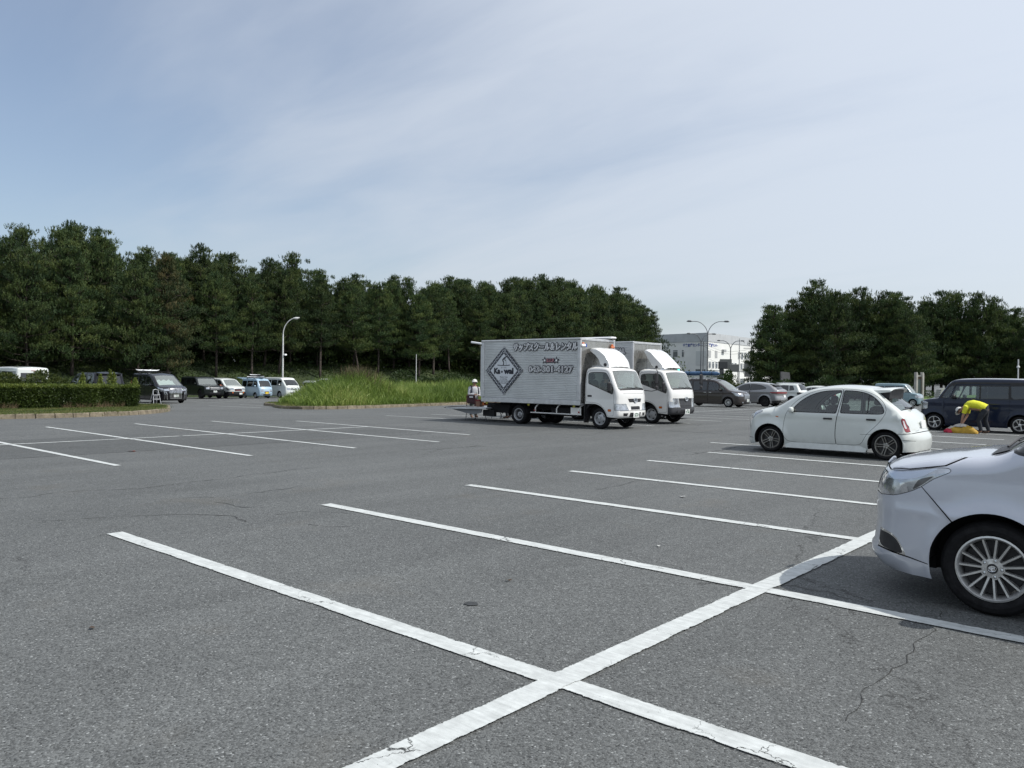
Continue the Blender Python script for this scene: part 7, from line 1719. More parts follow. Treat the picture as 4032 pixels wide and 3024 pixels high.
for sg in (1, -1): mb = MB(); mb.box(-4.68, -4.62, sg*.75-.12, sg*.75+.12, .58, .68, 0, .01); mb.obj('tail_light', AMB if sg < 0 else RED, T1)

# ------------------------------------------------------------------ people and their things
def skin(name, nodes, edges, mats, parent=None, root_i=0, sub=2):
    """nodes: (x,y,z,radius[,radius2])"""
    me = bpy.data.meshes.new(name); me.from_pydata([n[:3] for n in nodes], edges, []); o = bpy.data.objects.new(name, me); COL.objects.link(o)
    md = o.modifiers.new('skin', 'SKIN'); sv = me.skin_vertices[0].data
    for i, n in enumerate(nodes): sv[i].radius = (n[3], n[4] if len(n) > 4 else n[3]); sv[i].use_root = (i == root_i)
    md.use_smooth_shade = True; sb = o.modifiers.new('sub', 'SUBSURF'); sb.levels = sub; sb.render_levels = sub
    dg = bpy.context.evaluated_depsgraph_get(); dg.update(); m2 = bpy.data.meshes.new_from_object(o.evaluated_get(dg)); m2.name = name
    bpy.data.objects.remove(o); m2.materials.clear()
    for m in (mats if isinstance(mats, (list, tuple)) else [mats]): m2.materials.append(m)
    m2.polygons.foreach_set('use_smooth', np.ones(len(m2.polygons), bool)); m2.update(); return link(name, m2, parent)
SKINM = mat('skin', (.36, .20, .14), .55, var=.1); HAIR = mat('dark hair', (.012, .010, .009), .6)
def human(root, J, cols, cap=None, hat_dir=None, sleeves=1.0, shorts=False):
    """J: joints by name. Body is one mesh with skin; clothes are shells over it"""
    N = []; E = []; ix = {}
    def nd(k, p, r, r2=None): ix[k] = len(N); N.append((*p, r, r2 or r)); return ix[k]
    def ch(a, b): E.append((ix[a], ix[b]))
    lerp = lambda a, b, s: tuple(a[i]+(b[i]-a[i])*s for i in range(3))
    pel, ches, neck, head = J['pelvis'], J['chest'], J['neck'], J['head']
    nd('p', pel, .135, .12); nd('w', lerp(pel, ches, .5), .135, .125); nd('c', ches, .155, .14); nd('n', neck, .055); nd('h0', lerp(neck, head, .45), .06); nd('h1', head, .082, .092)
    hd = Vector(J.get('face', (1, 0, 0))).normalized(); top = Vector(head)+(Vector(head)-Vector(neck)).normalized()*.10; nd('h2', tuple(top), .06)
    for a, b in (('p', 'w'), ('w', 'c'), ('c', 'n'), ('n', 'h0'), ('h0', 'h1'), ('h1', 'h2')): ch(a, b)
    nose = Vector(head)+hd*.088-Vector((0, 0, .01)); nd('nose', tuple(nose), .014); ch('h1', 'nose')
    for s in 'LR':
        sh, el, wr = J['sh'+s], J['el'+s], J['wr'+s]; nd('s'+s, sh, .062); nd('m'+s, lerp(sh, el, .5), .048); nd('e'+s, el, .040); nd('f'+s, lerp(el, wr, .5), .036); nd('r'+s, wr, .026)
        ch('c', 's'+s); ch('s'+s, 'm'+s); ch('m'+s, 'e'+s); ch('e'+s, 'f'+s); ch('f'+s, 'r'+s)
        d = (Vector(wr)-Vector(el)).normalized(); sd_ = d.orthogonal().normalized(); palm = Vector(wr)+d*.055; nd('q'+s, tuple(palm), .034, .018); ch('r'+s, 'q'+s)
        crossv = d.cross(sd_)
        for k in range(4):
            o_ = sd_*(-.027+.018*k); L = (.034, .042, .040, .032)[k]; b0 = palm+o_+d*.035; b1 = b0+d*L*.8+crossv*.012; b2 = b1+d*L*.5+crossv*.022
            nd(f'g{s}{k}0', tuple(b0), .009); nd(f'g{s}{k}1', tuple(b1), .0085); nd(f'g{s}{k}2', tuple(b2), .007); ch('q'+s, f'g{s}{k}0'); ch(f'g{s}{k}0', f'g{s}{k}1'); ch(f'g{s}{k}1', f'g{s}{k}2')
        th = palm-d*.02+sd_*.035; th2 = th+d*.035+sd_*.02; nd(f't{s}0', tuple(th), .011); nd(f't{s}1', tuple(th2), .008); ch('q'+s, f't{s}0'); ch(f't{s}0', f't{s}1')
        hp, kn, an = J['hp'+s], J['kn'+s], J['an'+s]; nd('i'+s, hp, .088); nd('j'+s, lerp(hp, kn, .5), .070); nd('k'+s, kn, .052); nd('l'+s, lerp(kn, an, .4), .052); nd('a'+s, an, .034)
        fd = Vector(J.get('toe'+s, (1, 0, 0))).normalized(); ball = Vector(an)+fd*.13-Vector((0, 0, .055)); nd('b'+s, tuple(ball), .040, .028); toe = ball+fd*.06; nd('o'+s, tuple(toe), .03, .022)
        ch('p', 'i'+s); ch('i'+s, 'j'+s); ch('j'+s, 'k'+s); ch('k'+s, 'l'+s); ch('l'+s, 'a'+s); ch('a'+s, 'b'+s); ch('b'+s, 'o'+s)
    skin('body', N, E, SKINM, root, 0, 2)
    def shell(name, keys, links, grow, m):
        k = {a: i for i, a in enumerate(keys)}; skin(name, [(*N[ix[a]][:3], N[ix[a]][3]+grow, N[ix[a]][4]+grow) for a in keys], [(k[a], k[b]) for a, b in links], m, root, 0, 2)
    arm = ['s', 'm'] if sleeves < 1 else ['s', 'm', 'e', 'f']
    keys = ['w', 'c', 'p']+[a+s for s in 'LR' for a in arm]; links = [('p', 'w'), ('w', 'c')]+[('c', 's'+s) for s in 'LR']+[(arm[i]+s, arm[i+1]+s) for s in 'LR' for i in range(len(arm)-1)]
    # garments: an elliptical torso sweep with tapered sleeves; hips and two tapered legs
    lat = (Vector(J['shL'])-Vector(J['shR'])).normalized()
    def esweep(mb, pts, n=18):
        V = []; F = []
        for i, (p_, a_, b_) in enumerate(pts):
            q0 = Vector(pts[max(i-1, 0)][0]); q1 = Vector(pts[min(i+1, len(pts)-1)][0]); ax_ = (q1-q0).normalized(); la_ = (lat-ax_*lat.dot(ax_)).normalized(); fb = ax_.cross(la_)
            for j in range(n):
                t_ = 2*PI*j/n; f_ = 1+.035*math.sin(5*t_+i*1.7)+.02*math.sin(9*t_+i); V.append(Vector(p_)+la_*math.cos(t_)*a_*f_+fb*math.sin(t_)*b_*f_)
        for i in range(len(pts)-1):
            for j in range(n): F.append((i*n+j, i*n+(j+1) % n, (i+1)*n+(j+1) % n, (i+1)*n+j))
        F += [tuple(range(n)), tuple((len(pts)-1)*n+j for j in range(n-1, -1, -1))]; mb.add(V, F)
    L3 = lambda a, b, s: Vector(a).lerp(Vector(b), s)
    arch = Vector(J.get('arch', (0, 0, 0)))
    mb = MB(); esweep(mb, [(L3(pel, ches, -.10), .175, .135), (L3(pel, ches, .12)+arch*.4, .180, .145), (L3(pel, ches, .45)+arch, .178, .145), (L3(pel, ches, .80)+arch*.8, .195, .150), (L3(ches, neck, .12)+arch*.3, .195, .140), (L3(ches, neck, .55), .150, .110), (L3(ches, neck, .86), .075, .070)])
    for s in 'LR':
        sh, el, wr = Vector(J['sh'+s]), Vector(J['el'+s]), Vector(J['wr'+s]); st = sh.lerp(Vector(ches), .3)
        if sleeves < 1: mb.tube([st, sh, sh.lerp(el, .35), sh.lerp(el, .72)], [.085, .082, .070, .066], 12)
        else: mb.tube([st, sh, sh.lerp(el, .5), el, el.lerp(wr, .5), el.lerp(wr, .95)], [.080, .078, .063, .056, .048, .038], 12)
    mb.obj('shirt', cols[0], root, smooth=True)
    mb = MB(); esweep(mb, [(L3(pel, ches, .16), .155, .120), (Vector(pel), .168, .130), (L3(pel, ches, -.22), .15, .115)])
    for s in 'LR':
        hp, kn, an = Vector(J['hp'+s]), Vector(J['kn'+s]), Vector(J['an'+s]); mb.tube([hp.lerp(Vector(pel), .5)+Vector((0, 0, .03)), hp, hp.lerp(kn, .5), kn, kn.lerp(an, .5), kn.lerp(an, .96)], [.095, .098, .084, .066, .062, .052], 12)
    mb.obj('trousers', cols[1], root, smooth=True)
    for s in 'LR': shell('shoe', ['a'+s, 'b'+s, 'o'+s], [('a'+s, 'b'+s), ('b'+s, 'o'+s)], .012, cols[2])
    # hair, eyes, ears, mouth
    hv = Vector(head); upv = (Vector(head)-Vector(neck)).normalized(); upv = (upv-hd*upv.dot(hd)).normalized(); sv = upv.cross(hd)
    def ell(name, c, ax, rr_, m, cut=None):
        mb = MB(); V = []; F = []; nu, nv = 14, 9
        for i in range(nv+1):
            th = PI*i/nv*(cut or 1)
            for j in range(nu):
                a = 2*PI*j/nu; q = ax[0]*math.sin(th)*math.cos(a)*rr_[0]+ax[1]*math.sin(th)*math.sin(a)*rr_[1]+ax[2]*math.cos(th)*rr_[2]; V.append(c+q)
        for i in range(nv):
            for j in range(nu): F.append((i*nu+j, i*nu+(j+1) % nu, (i+1)*nu+(j+1) % nu, (i+1)*nu+j))
        mb.add(V, F); return mb.obj(name, m, root, smooth=True)
    ell('hair', hv-hd*.012+upv*.012, (hd, sv, upv), (.094, .093, .115), HAIR, .62)
    for e in (1, -1):
        ell('eye', hv+hd*.078+sv*.032*e+upv*.012, (hd, sv, upv), (.010, .013, .008), HAIR); ell('ear', hv+sv*.084*e, (hd, sv, upv), (.016, .010, .028), SKINM)
    ell('mouth', hv+hd*.080-upv*.045, (hd, sv, upv), (.006, .022, .005), mat('lips', (.25, .07, .06), .5))
    if cap:
        ell('cap', hv-hd*.006+upv*.018, (hd, sv, upv), (.108, .104, .120), cap, .56)
        mb = MB(); V = []; F = []
        for i in range(9):
            a = -1.05+2.1*i/8
            for rr_, dz in ((.095, .0), (.175-.03*abs(a), -.022)): V.append(hv+hd*math.cos(a)*rr_+sv*math.sin(a)*rr_*.92+upv*(.035+dz))
            V.append(V[-1]-upv*.008)
        for i in range(8):
            for j in (0, 1): F.append((3*i+j, 3*i+j+1, 3*i+4+j, 3*i+3+j))
        mb.add(V, F); mb.obj('cap_peak', cap, root, smooth=True)
YEL = mat('yellow shirt cloth', (.62, .62, .03), .85, var=.12, vscale=25, bump=.4, bscale=25); DKT = mat('dark trousers cloth', (.015, .018, .024), .9, var=.2); SHOE = mat('brown sandals', (.10, .06, .04), .7); CAPW = mat('white cap cloth', (.60, .60, .58), .85)
p = thing('person', 'person in yellow shirt and white cap bending over a yellow bag', 'person', (-5.20, 28.45, 0), PI)
human(p, dict(arch=(0, 0, .05), pelvis=(-.12, 0, .80), chest=(.28, 0, .88), neck=(.47, 0, .80), head=(.58, -.02, .70), face=(.55, 0, -.83), shL=(.36, .19, .82), shR=(.36, -.19, .82), elL=(.44, .20, .55), elR=(.40, -.20, .55), wrL=(.50, .12, .32), wrR=(.50, -.10, .32),
    hpL=(-.14, .10, .74), hpR=(-.14, -.10, .74), knL=(.02, .13, .42), knR=(-.12, -.12, .42), anL=(-.06, .14, .08), anR=(-.22, -.14, .08), toeL=(1, 0, 0), toeR=(1, 0, 0)), (YEL, DKT, SHOE), cap=CAPW, sleeves=.5)
# the heaped yellow bag and the red cloth next to it
def heap(name, label, cat, loc, L, Wd, H, m, seed, rz=0, parts=()):
    rs_ = np.random.RandomState(seed); V = []; F = []; nu, nv = 22, 10; k = rs_.uniform(0, 6, 8)
    for i in range(nv+1):
        th = PI/2*i/nv
        for j in range(nu):
            a = 2*PI*j/nu; r_ = 1+.10*math.sin(3*a+k[0])+.07*math.sin(5*a+k[1]+3*th)+.06*math.sin(9*a+k[2]+6*th)
            V.append((math.cos(a)*math.cos(th)**.7*L*r_, math.sin(a)*math.cos(th)**.7*Wd*r_, max(.003, math.sin(th)*H*(1+.16*math.sin(2*a+k[3])+.12*math.sin(7*a+k[4])))))
    for i in range(nv):
        for j in range(nu): F.append((i*nu+j, i*nu+(j+1) % nu, (i+1)*nu+(j+1) % nu, (i+1)*nu+j))
    o = obj(name, V, F, m, smooth=True); o.location = loc; o.rotation_euler = (0, 0, rz); return tag(o, label, cat)
heap('bag', 'crumpled yellow soft bag lying on the asphalt under the bending person', 'bag', (-5.62, 28.25, 0), .42, .20, .20, mat('yellow bag fabric', (.40, .24, .02), .7, var=.2, vscale=9, bump=.8, bscale=9), 3)
heap('cloth', 'small red cloth heap at the left end of the yellow bag', 'cloth', (-6.02, 28.15, 0), .14, .12, .11, mat('red cloth', (.40, .02, .05), .8, var=.2, vscale=12, bump=.6, bscale=14), 6)
heap('towel', 'grey and white towel lying on top of the yellow bag', 'towel', (-5.68, 28.30, .19), .22, .12, .09, mat('grey white towel', (.45, .42, .38), .9, var=.3, vscale=14), 8)
# person with a cap behind the tail of the first truck
GRY = mat('light grey hooded top', (.42, .43, .46), .9, var=.15, vscale=14, bump=.4, bscale=20); NVY = mat('navy vest', (.012, .016, .035), .8)
p = thing('person', 'person in white cap and light grey top standing behind the first truck', 'person', (-21.55, 22.35, 0), R(-25))
human(p, dict(pelvis=(0, 0, .78), chest=(.03, 0, 1.12), neck=(.05, 0, 1.24), head=(.08, 0, 1.37), face=(1, -.15, .15), shL=(.03, .17, 1.15), shR=(.03, -.17, 1.15), elL=(.04, .22, .88), elR=(.06, -.23, .90), wrL=(.28, .10, .86), wrR=(.30, -.08, .90),
    hpL=(0, .09, .74), hpR=(0, -.09, .74), knL=(.04, .10, .40), knR=(.02, -.10, .40), anL=(0, .10, .08), anR=(0, -.11, .08)), (GRY, mat('grey green trousers', (.06, .07, .065), .9, var=.2), SHOE), cap=CAPW)
mb = MB()
for sg in (1, -1): mb.tube([(-.10, sg*.13, 1.22), (.05, sg*.14, 1.24), (.14, sg*.13, 1.14), (.13, sg*.15, .98), (.0, sg*.19, .88), (-.14, sg*.15, .90)], .022, 6)
mb.box(-.22, -.10, -.15, .15, .78, 1.20, 0, .05); mb.obj('backpack', NVY, p)
mb = MB(); mb.lathe([(0, .001), (0, .03), (.14, .03), (.17, .015), (.19, .014), (.19, .001)], 12, 0, 'z', (.36, 0, .86)); mb.obj('bottle', mat('clear bottle', (.5, .52, .5), .2), p)
p = thing('person', 'dark-haired person in maroon mostly hidden behind the first truck tail', 'person', (-20.15, 22.85, 0), R(190))
human(p, dict(pelvis=(0, 0, .80), chest=(.05, 0, 1.13), neck=(.10, 0, 1.25), head=(.15, 0, 1.35), face=(1, 0, -.35), shL=(.05, .17, 1.15), shR=(.05, -.17, 1.15), elL=(.12, .22, .90), elR=(.14, -.22, .92), wrL=(.36, .12, .90), wrR=(.38, -.10, .94),
    hpL=(0, .09, .76), hpR=(0, -.09, .76), knL=(.04, .10, .42), knR=(.02, -.10, .42), anL=(0, .10, .08), anR=(0, -.11, .08)), (mat('maroon cloth', (.10, .02, .025), .9, var=.3), DKT, SHOE))
# driver in the first truck
p = thing('person', 'dark-clothed person sitting at the wheel inside the first truck cab', 'person', (-14.45, 20.95, .0))
human(p, dict(pelvis=(.12, 0, 1.04), chest=(.10, 0, 1.36), neck=(.12, 0, 1.48), head=(.14, 0, 1.60), face=(1, 0, -.1), shL=(.10, .17, 1.40), shR=(.10, -.17, 1.40), elL=(.26, .20, 1.20), elR=(.26, -.20, 1.20), wrL=(.44, .12, 1.25), wrR=(.44, -.12, 1.25),
    hpL=(.14, .09, 1.02), hpR=(.14, -.09, 1.02), knL=(.50, .12, 1.02), knR=(.50, -.12, 1.02), anL=(.58, .12, .72), anR=(.58, -.12, .72)), (mat('dark blue shirt', (.03, .035, .05), .9), DKT, SHOE))
# folding chair, crate and cone on the tail lift
MAR = mat('maroon and black chair fabric', (.045, .018, .022), .9, var=.25, vscale=12); MRD = mat('dark red piping', (.16, .02, .02), .7)
p = thing('folding_chair', 'dark maroon folding chair with red piping standing on the tail lift', 'chair', (-20.42, 21.05, .50), 0)
mb = MB(); mb.box(-.21, .21, -.03, .0, .12, .40, 0, .01); mb.obj('backrest', MAR, p); mb = MB(); mb.box(-.20, .20, -.02, .30, .09, .12, 0, .01); mb.obj('seat', MAR, p)
mb = MB(); mb.tube([(-.23, -.02, 0), (-.23, -.02, .42), (.22, -.02, .42), (.21, -.02, 0)], .011, 5); mb.obj('chair_frame', MRD, p)
mb = MB(); mb.tube([(-.23, -.05, .02), (.21, .28, .12)], .009, 5); mb.tube([(.21, -.05, .02), (-.23, .28, .12)], .009, 5); mb.obj('cross_leg', BLK, p)
mb = MB(); mb.box(-.06, .13, -.045, -.03, .32, .36, 0, .004); mb.obj('chair_label', DECALW, p)
o = MB(); o.box(-.10, .10, -.12, .12, 0, .24, 0, .01); o.box(-.11, .11, -.13, .13, .20, .26, 1, .01); o = o.obj('crate', [mat('brown card', (.22, .12, .08), .8), MRD]); o.location = (-19.93, 21.0, .50); tag(o, 'small brown box with red rim beside the folding chair on the tail lift', 'box')
p = thing('traffic_cone', 'small orange cone with white top on the tail lift by the truck bed', 'cone', (-19.42, 21.3, .50)); mb = MB(); mb.lathe([(0, .11), (.015, .11), (.015, .075), (.20, .032)], 16, 0, 'z'); mb.obj('cone_body', mat('orange cone plastic', (.40, .10, .05), .6), p); mb = MB(); mb.lathe([(.20, .032), (.30, .020), (.30, .001)], 16, 0, 'z'); mb.obj('cone_tip', DECALW, p)
# step ladder by the black minivan
p = thing('step_ladder', 'small white two-step folding ladder standing before the black minivan', 'ladder', (-49.2, 22.4, gzf(-49.2, 22.4)), R(10))
for sg in (1, -1):
    mb = MB(); mb.tube([(.10, sg*.26, 0), (-.10, sg*.17, .88)], .018, 6); mb.obj('front_leg', ALR, p); mb = MB(); mb.tube([(-.34, sg*.24, 0), (-.08, sg*.17, .86)], .016, 6); mb.obj('back_leg', ALR, p)
for z, x in ((.28, .02), (.54, -.03)): mb = MB(); mb.box(x-.12, x+.10, -.22, .22, z, z+.035, 0, .01); mb.obj('step', ALR, p)
mb = MB(); mb.tube([(-.10, -.17, .86), (-.10, 0, .92), (-.10, .17, .86)], .018, 6); mb.obj('handrail', ALR, p)
o = heap('bag', 'dark bag standing behind the steps of the small ladder', 'bag', (-49.65, 22.45, gzf(-49.6, 22.4)), .14, .14, .42, BLK, 12)
# boards and bags on roofs
def board(name, label, cat, loc, L, Wd, m, rz=0, group=None, th=.045, nose=.12):
    V = []; F = []; n = 18; ring = []
    for i in range(n+1):
        s = -1+2*i/n; w_ = Wd*math.sqrt(max(0, 1-abs(s)**2.6))+.01; zc = nose*max(0, abs(s)-.55)**2*2.5
        for (dy, dz) in ((-1, 0), (-.6, th), (.6, th), (1, 0), (.6, -th), (-.6, -th)): V.append((s*L, dy*w_, zc+dz*(1-abs(s)**4*.8)))
    for i in range(n):
        for j in range(6): F.append((6*i+j, 6*i+(j+1) % 6, 6*i+6+(j+1) % 6, 6*i+6+j))
    F += [tuple(range(6)), tuple(6*n+j for j in (5, 4, 3, 2, 1, 0))]
    mb = MB(); mb.add(V, F); o = mb.obj(name, m, None, smooth=True); o.location = loc; o.rotation_euler = (0, 0, rz); return tag(o, label, cat, group)
g_ = gzf(-67, 40.5)
board('surfboard', 'white board with black edge lying lower on the roof of the pale blue kei van', 'surfboard', (-67.9, 40.40, g_+2.01), 1.25, .33, DECALW, R(6), 'boards on the kei van')
board('surfboard', 'black board lying on top of the white board on the pale blue kei van', 'surfboard', (-67.8, 40.55, g_+2.12), 1.1, .30, BLK, R(-4), 'boards on the kei van')
board('surfboard', 'small white topmost board on the roof of the pale blue kei van', 'surfboard', (-68.1, 40.45, g_+2.21), .8, .26, DECALW, R(2), 'boards on the kei van')
g_ = gzf(-51, 24)
board('board_bag', 'short white padded bag on the front of the black minivan roof carrier', 'board bag', (-52.6, 23.55, g_+2.13), .55, .10, DECALW, R(80)); board('board_bag', 'long narrow white padded bag across the rear roof carrier of the black minivan', 'board bag', (-53.8, 23.6, g_+2.14), .5, .10, DECALW, R(85))
g_ = gzf(-22.6, 47.6)
p = thing('board_bag', 'rolled blue board bag strapped on the roof of the bronze minivan', 'board bag', (-24.8, 47.35, g_+2.16)); BLUEB = mat('faded blue bag cloth', (.06, .12, .22), .8, var=.3, vscale=6, bump=.6, bscale=10)
mb = MB(); mb.tube([(-1.35, 0, 0), (-1.2, 0, .01), (-.5, .02, 0), (.4, 0, .02), (1.15, .01, .0), (1.3, 0, 0)], [.06, .13, .14, .13, .13, .05], 14); mb.obj('bag', BLUEB, p, smooth=True)
for x in (-.8, 0, .8): mb = MB(); mb.tube([(x, math.cos(a)*.148, math.sin(a)*.148) for a in np.linspace(0, 2*PI, 15)], .012, 4); mb.obj('strap', BLK, p)
p = thing('roof_crate', 'low slatted carrier tray under the blue bag on the bronze minivan', 'roof tray', (-24.8, 47.35, g_+1.89))
for sg in (1, -1):
    for z in (.0, .10): mb = MB(); mb.box(-1.35, 1.35, sg*.5-.015, sg*.5+.015, z, z+.03); mb.obj('tray_rail', ALR, p)
for i in range(9): mb = MB(); mb.box(-1.3+.32*i, -1.26+.32*i, -.5, .5, .0, .03); mb.obj('tray_slat', BLK, p)
# ------------------------------------------------------------------ lamps, poles, building, signs
POLE = mat('galvanised pole', (.42, .43, .43), .45, .5, var=.15, vscale=2); POLED = mat('dark galvanised pole', (.16, .17, .18), .5, .4, var=.15, vscale=2); POLEW = mat('pale painted pole', (.55, .56, .55), .5, var=.12, vscale=3)
x, y = -72.0, 45.95
p = thing('street_lamp', 'single curved street lamp with small camera box rising behind the white van', 'street lamp', (x, y, gzf(x, y)))
zt = 7.65-gzf(x, y)
d = r0*1.0
mb = MB(); mb.tube([(0, 0, 0), (0, 0, zt-1.9)], [.10, .07], 10); P = [(0, 0, zt-1.9)]+[tuple(Vector((0, 0, zt-1.9))+d*(1.45*(1-math.cos(a)))+Vector((0, 0, 1))*(1.75*math.sin(a))) for a in np.linspace(.15, 1.35, 8)]; mb.tube(P, .05, 8); mb.obj('pole', POLEW, p, smooth=True)
e = Vector(P[-1]); mb = MB(); q = e+d*.55+Vector((0, 0, .07)); mb.tube([e-d*.1, e+d*.12, e+d*.3, q], [.05, .12, .13, .05], 8); mb.obj('lamp_head', mat('lamp head', (.6, .6, .58), .4), p)
mb = MB(); c = d*.25+Vector((0, 0, 3.63-gzf(x, y))); mb.box(c.x-.12, c.x+.12, c.y-.12, c.y+.12, c.z-.08, c.z+.10, 0, .03); mb.tube([(0, 0, c.z), tuple(c)], .02, 5); mb.obj('camera_box', DECALW, p)
def twin(label, q, dist, zy, span, yw, mt=POLED):
    x, y = rd(q, dist); g = gzf(x, y); p = thing('street_lamp', label, 'street lamp', (x, y, g), yaw+R(yw), 'twin-armed street lamps'); H = zy-g
    mb = MB(); mb.tube([(0, 0, 0), (0, 0, H*.55), (0, 0, H*.83)], [.11*dist/115, .09*dist/115, .07*dist/115], 8); mb.obj('pole', mt, p)
    for sg in (1, -1):
        P = [(sg*span*.86*(1-math.cos(a)) if False else sg*span*.9*math.sin(a)**1.0*(1-math.cos(a)*.0)*s_ , 0, H*.80+H*.19*math.sin(min(a*1.25, PI/2))) for a, s_ in [(v, v/(PI/2)) for v in np.linspace(0, PI/2, 12)]]
        mb = MB(); mb.tube(P, .05*dist/115, 6); mb.obj('lamp_arm', mt, p, smooth=True)
        mb = MB(); a = Vector(P[-1]); mb.tube([a-Vector((sg*.1, 0, 0)), a+Vector((sg*.15, 0, .03)), a+Vector((sg*.5, 0, .03)), a+Vector((sg*.72, 0, -.02))], [.05, .14, .14, .04], 6); mb.obj('lamp_head', POLED, p)
    return p
twin('tallest twin-armed street lamp in front of the white building', .6905, 115, 9.95, 2.55, -2)
twin('middle twin-armed street lamp just left of the tallest one', .6842, 140, 9.60, 2.15, 6)
twin('smallest twin-armed street lamp before the bright face of the white building', .7130, 160, 9.35, 2.2, 0)
# the white building behind
BW = mat('white rendered wall', (.70, .71, .68), .85, var=.05, vscale=.4); BG = mat('grey wall cladding', (.42, .44, .45), .8, var=.08, vscale=.5); WGL = mat('building window glass', (.05, .065, .075), .12, coat=.5, var=.2, vscale=2); WFR = mat('white window frame', (.68, .69, .68), .5); VENT = mat('grey louvre', (.36, .37, .37), .7)
BLD = thing('building', 'white three-storey building with grey top band and blue lettering beyond the lamps', 'building', (-105.4, 204.4, -.67))
corner = Vector((0, 0, 0))
# left face looks to -Y with the ray geometry below; right face looks to +X
cxd, cyd = rd(.6903, 230); BLD.location = (cxd, cyd, -.67)
la = R(170); ra_ = R(94)                        # directions of the two visible walls as seen from the corner
dl = Vector((math.cos(la), math.sin(la), 0)); dr = Vector((math.cos(ra_), math.sin(ra_), 0))
HB = 15.6
def wallpiece(name, dvec, s0, s1, z0, z1, off, th, m, parent):
    n = Vector((0, 0, 1)).cross(dvec).normalized(); 
    if n.dot(Vector((-cxd, -cyd, 0))) < 0: n = -n
    mb = MB(); V = []
    for a in (off, off-th):
        for (s, z) in ((s0, z0), (s1, z0), (s1, z1), (s0, z1)): V.append(dvec*s+n*a+Vector((0, 0, z)))
    mb.add(V, [(0, 1, 2, 3), (7, 6, 5, 4), (0, 4, 5, 1), (1, 5, 6, 2), (2, 6, 7, 3), (3, 7, 4, 0)]); return mb.obj(name, m, parent), n
wl, nl_ = wallpiece('wall', dl, 0, 30, 0, 13.1, 0, .4, BW, BLD); wr, nr_ = wallpiece('wall', dr, .41, 58, 0, 13.1, 0, .4, BW, BLD)
tl_, _ = wallpiece('top_band', dl, -.06, 30, 13.1, HB, .12, .5, BG, BLD); tr_, _ = wallpiece('top_band', dr, .45, 58, 13.1, HB, .12, .5, BG, BLD)
mb = MB(); A = [Vector((0, 0, 0)), dr*58, dr*58+dl*30, dl*30]; mb.add([a+Vector((0, 0, HB-.4)) for a in A], [(0, 1, 2, 3)]); mb.obj('roof', BG, BLD)
def win(dv, s, z, w_, h_, m=WGL, fr=WFR, par=None):
    f, _ = wallpiece('window', dv, s, s+w_, z, z+h_, .10, .06, fr, BLD); wallpiece('pane', dv, s+.14, s+w_-.14, z+.14, z+h_*.74, .13, .05, m, f); wallpiece('transom_pane', dv, s+.14, s+w_-.14, z+h_*.80, z+h_-.12, .13, .05, m, f)
for s, w_ in ((10.5, 1.9), (8.2, .9)): win(dl, s, 8.7, w_, 2.2)
wallpiece('grey_panel', dl, .5, 4.0, 6.3, 10.4, .06, .05, mat('faint grey panel', (.55, .57, .56), .8), BLD); wallpiece('window', dl, 2.2, 4.0, 3.6, 5.2, .08, .06, WGL, BLD); wallpiece('window', dl, .6, 1.6, 3.6, 5.2, .08, .06, WGL, BLD)
for s in (.7, 5.4): wallpiece('louvre', dr, s, s+1.7, 8.6, 10.6, .08, .06, VENT, BLD)
for i in range(9): win(dr, 23.2+2.5*i, 8.7, 1.6, 2.2)
for i in range(20):
    if i in (5, 9): continue
    win(dr, .8+2.45*i, 5.5, 1.6, 2.0)
wallpiece('ledge', dr, .45, 58, 4.9, 5.1, .18, .2, VENT, BLD); wallpiece('canopy_box', dr, 10.4, 12.2, 10.4, 11.2, .7, .7, VENT, BLD)
win(dr, 25.0, .4, 4.0, 2.4); win(dr, 31.2, .4, 1.6, 2.4)
BLU = mat('blue sign letters', (.05, .08, .28), .5)
Nn = Vector((0, 0, 1))
text_on(BLD, 'wall_lettering', '千葉倉庫センター', 1.0, dl*5.2+nl_*.08+Nn*12.1, -dl, Nn, BLU, .03, width=7.0); text_on(BLD, 'wall_lettering', '千葉倉庫センター', 1.0, dr*4.0+nr_*.08+Nn*12.1, dr, Nn, BLU, .03, width=6.4)
# lower annex, road bits, poles and signs between the lot and the building
x, y = rd(.682, 200); p = thing('low_building', 'low white annex left of the white building behind the green signal', 'building', (x, y, -.67), yaw); mb = MB(); mb.box(-7, 4, 0, 8, 0, 3.4); mb.obj('wall', BW, p); mb = MB(); mb.box(-7.2, 4.2, -.2, 8.2, 3.4, 3.7); mb.obj('roof', VENT, p)
def pole(label, q, d, z1, r=.10, m=POLED, name='utility_pole', cat='pole', cross=()):
    x, y = rd(q, d); g = gzf(x, y); p = thing(name, label, cat, (x, y, g), yaw); mb = MB(); mb.tube([(0, 0, 0), (0, 0, z1-g)], [r, r*.75], 8); mb.obj('pole', m, p)
    for z, w_ in cross: mb = MB(); mb.box(-w_, w_, -.05, .05, z-g-.05, z-g+.05); mb.obj('cross_arm', m, p)
    return p
pole('grey utility pole with short cross arms at the right end of the white building', .7332, 150, 7.6, .16, cross=((7.4, 1.4), (6.2, 1.0)))
pole('thin utility pole between the tallest lamp and the building corner', .6865, 170, 9.6, .14, cross=((9.2, 1.1), (8.7, .9)))
pole('slim pale pole before the bright building face right of the smallest lamp', .7215, 150, 9.2, .10, POLE)
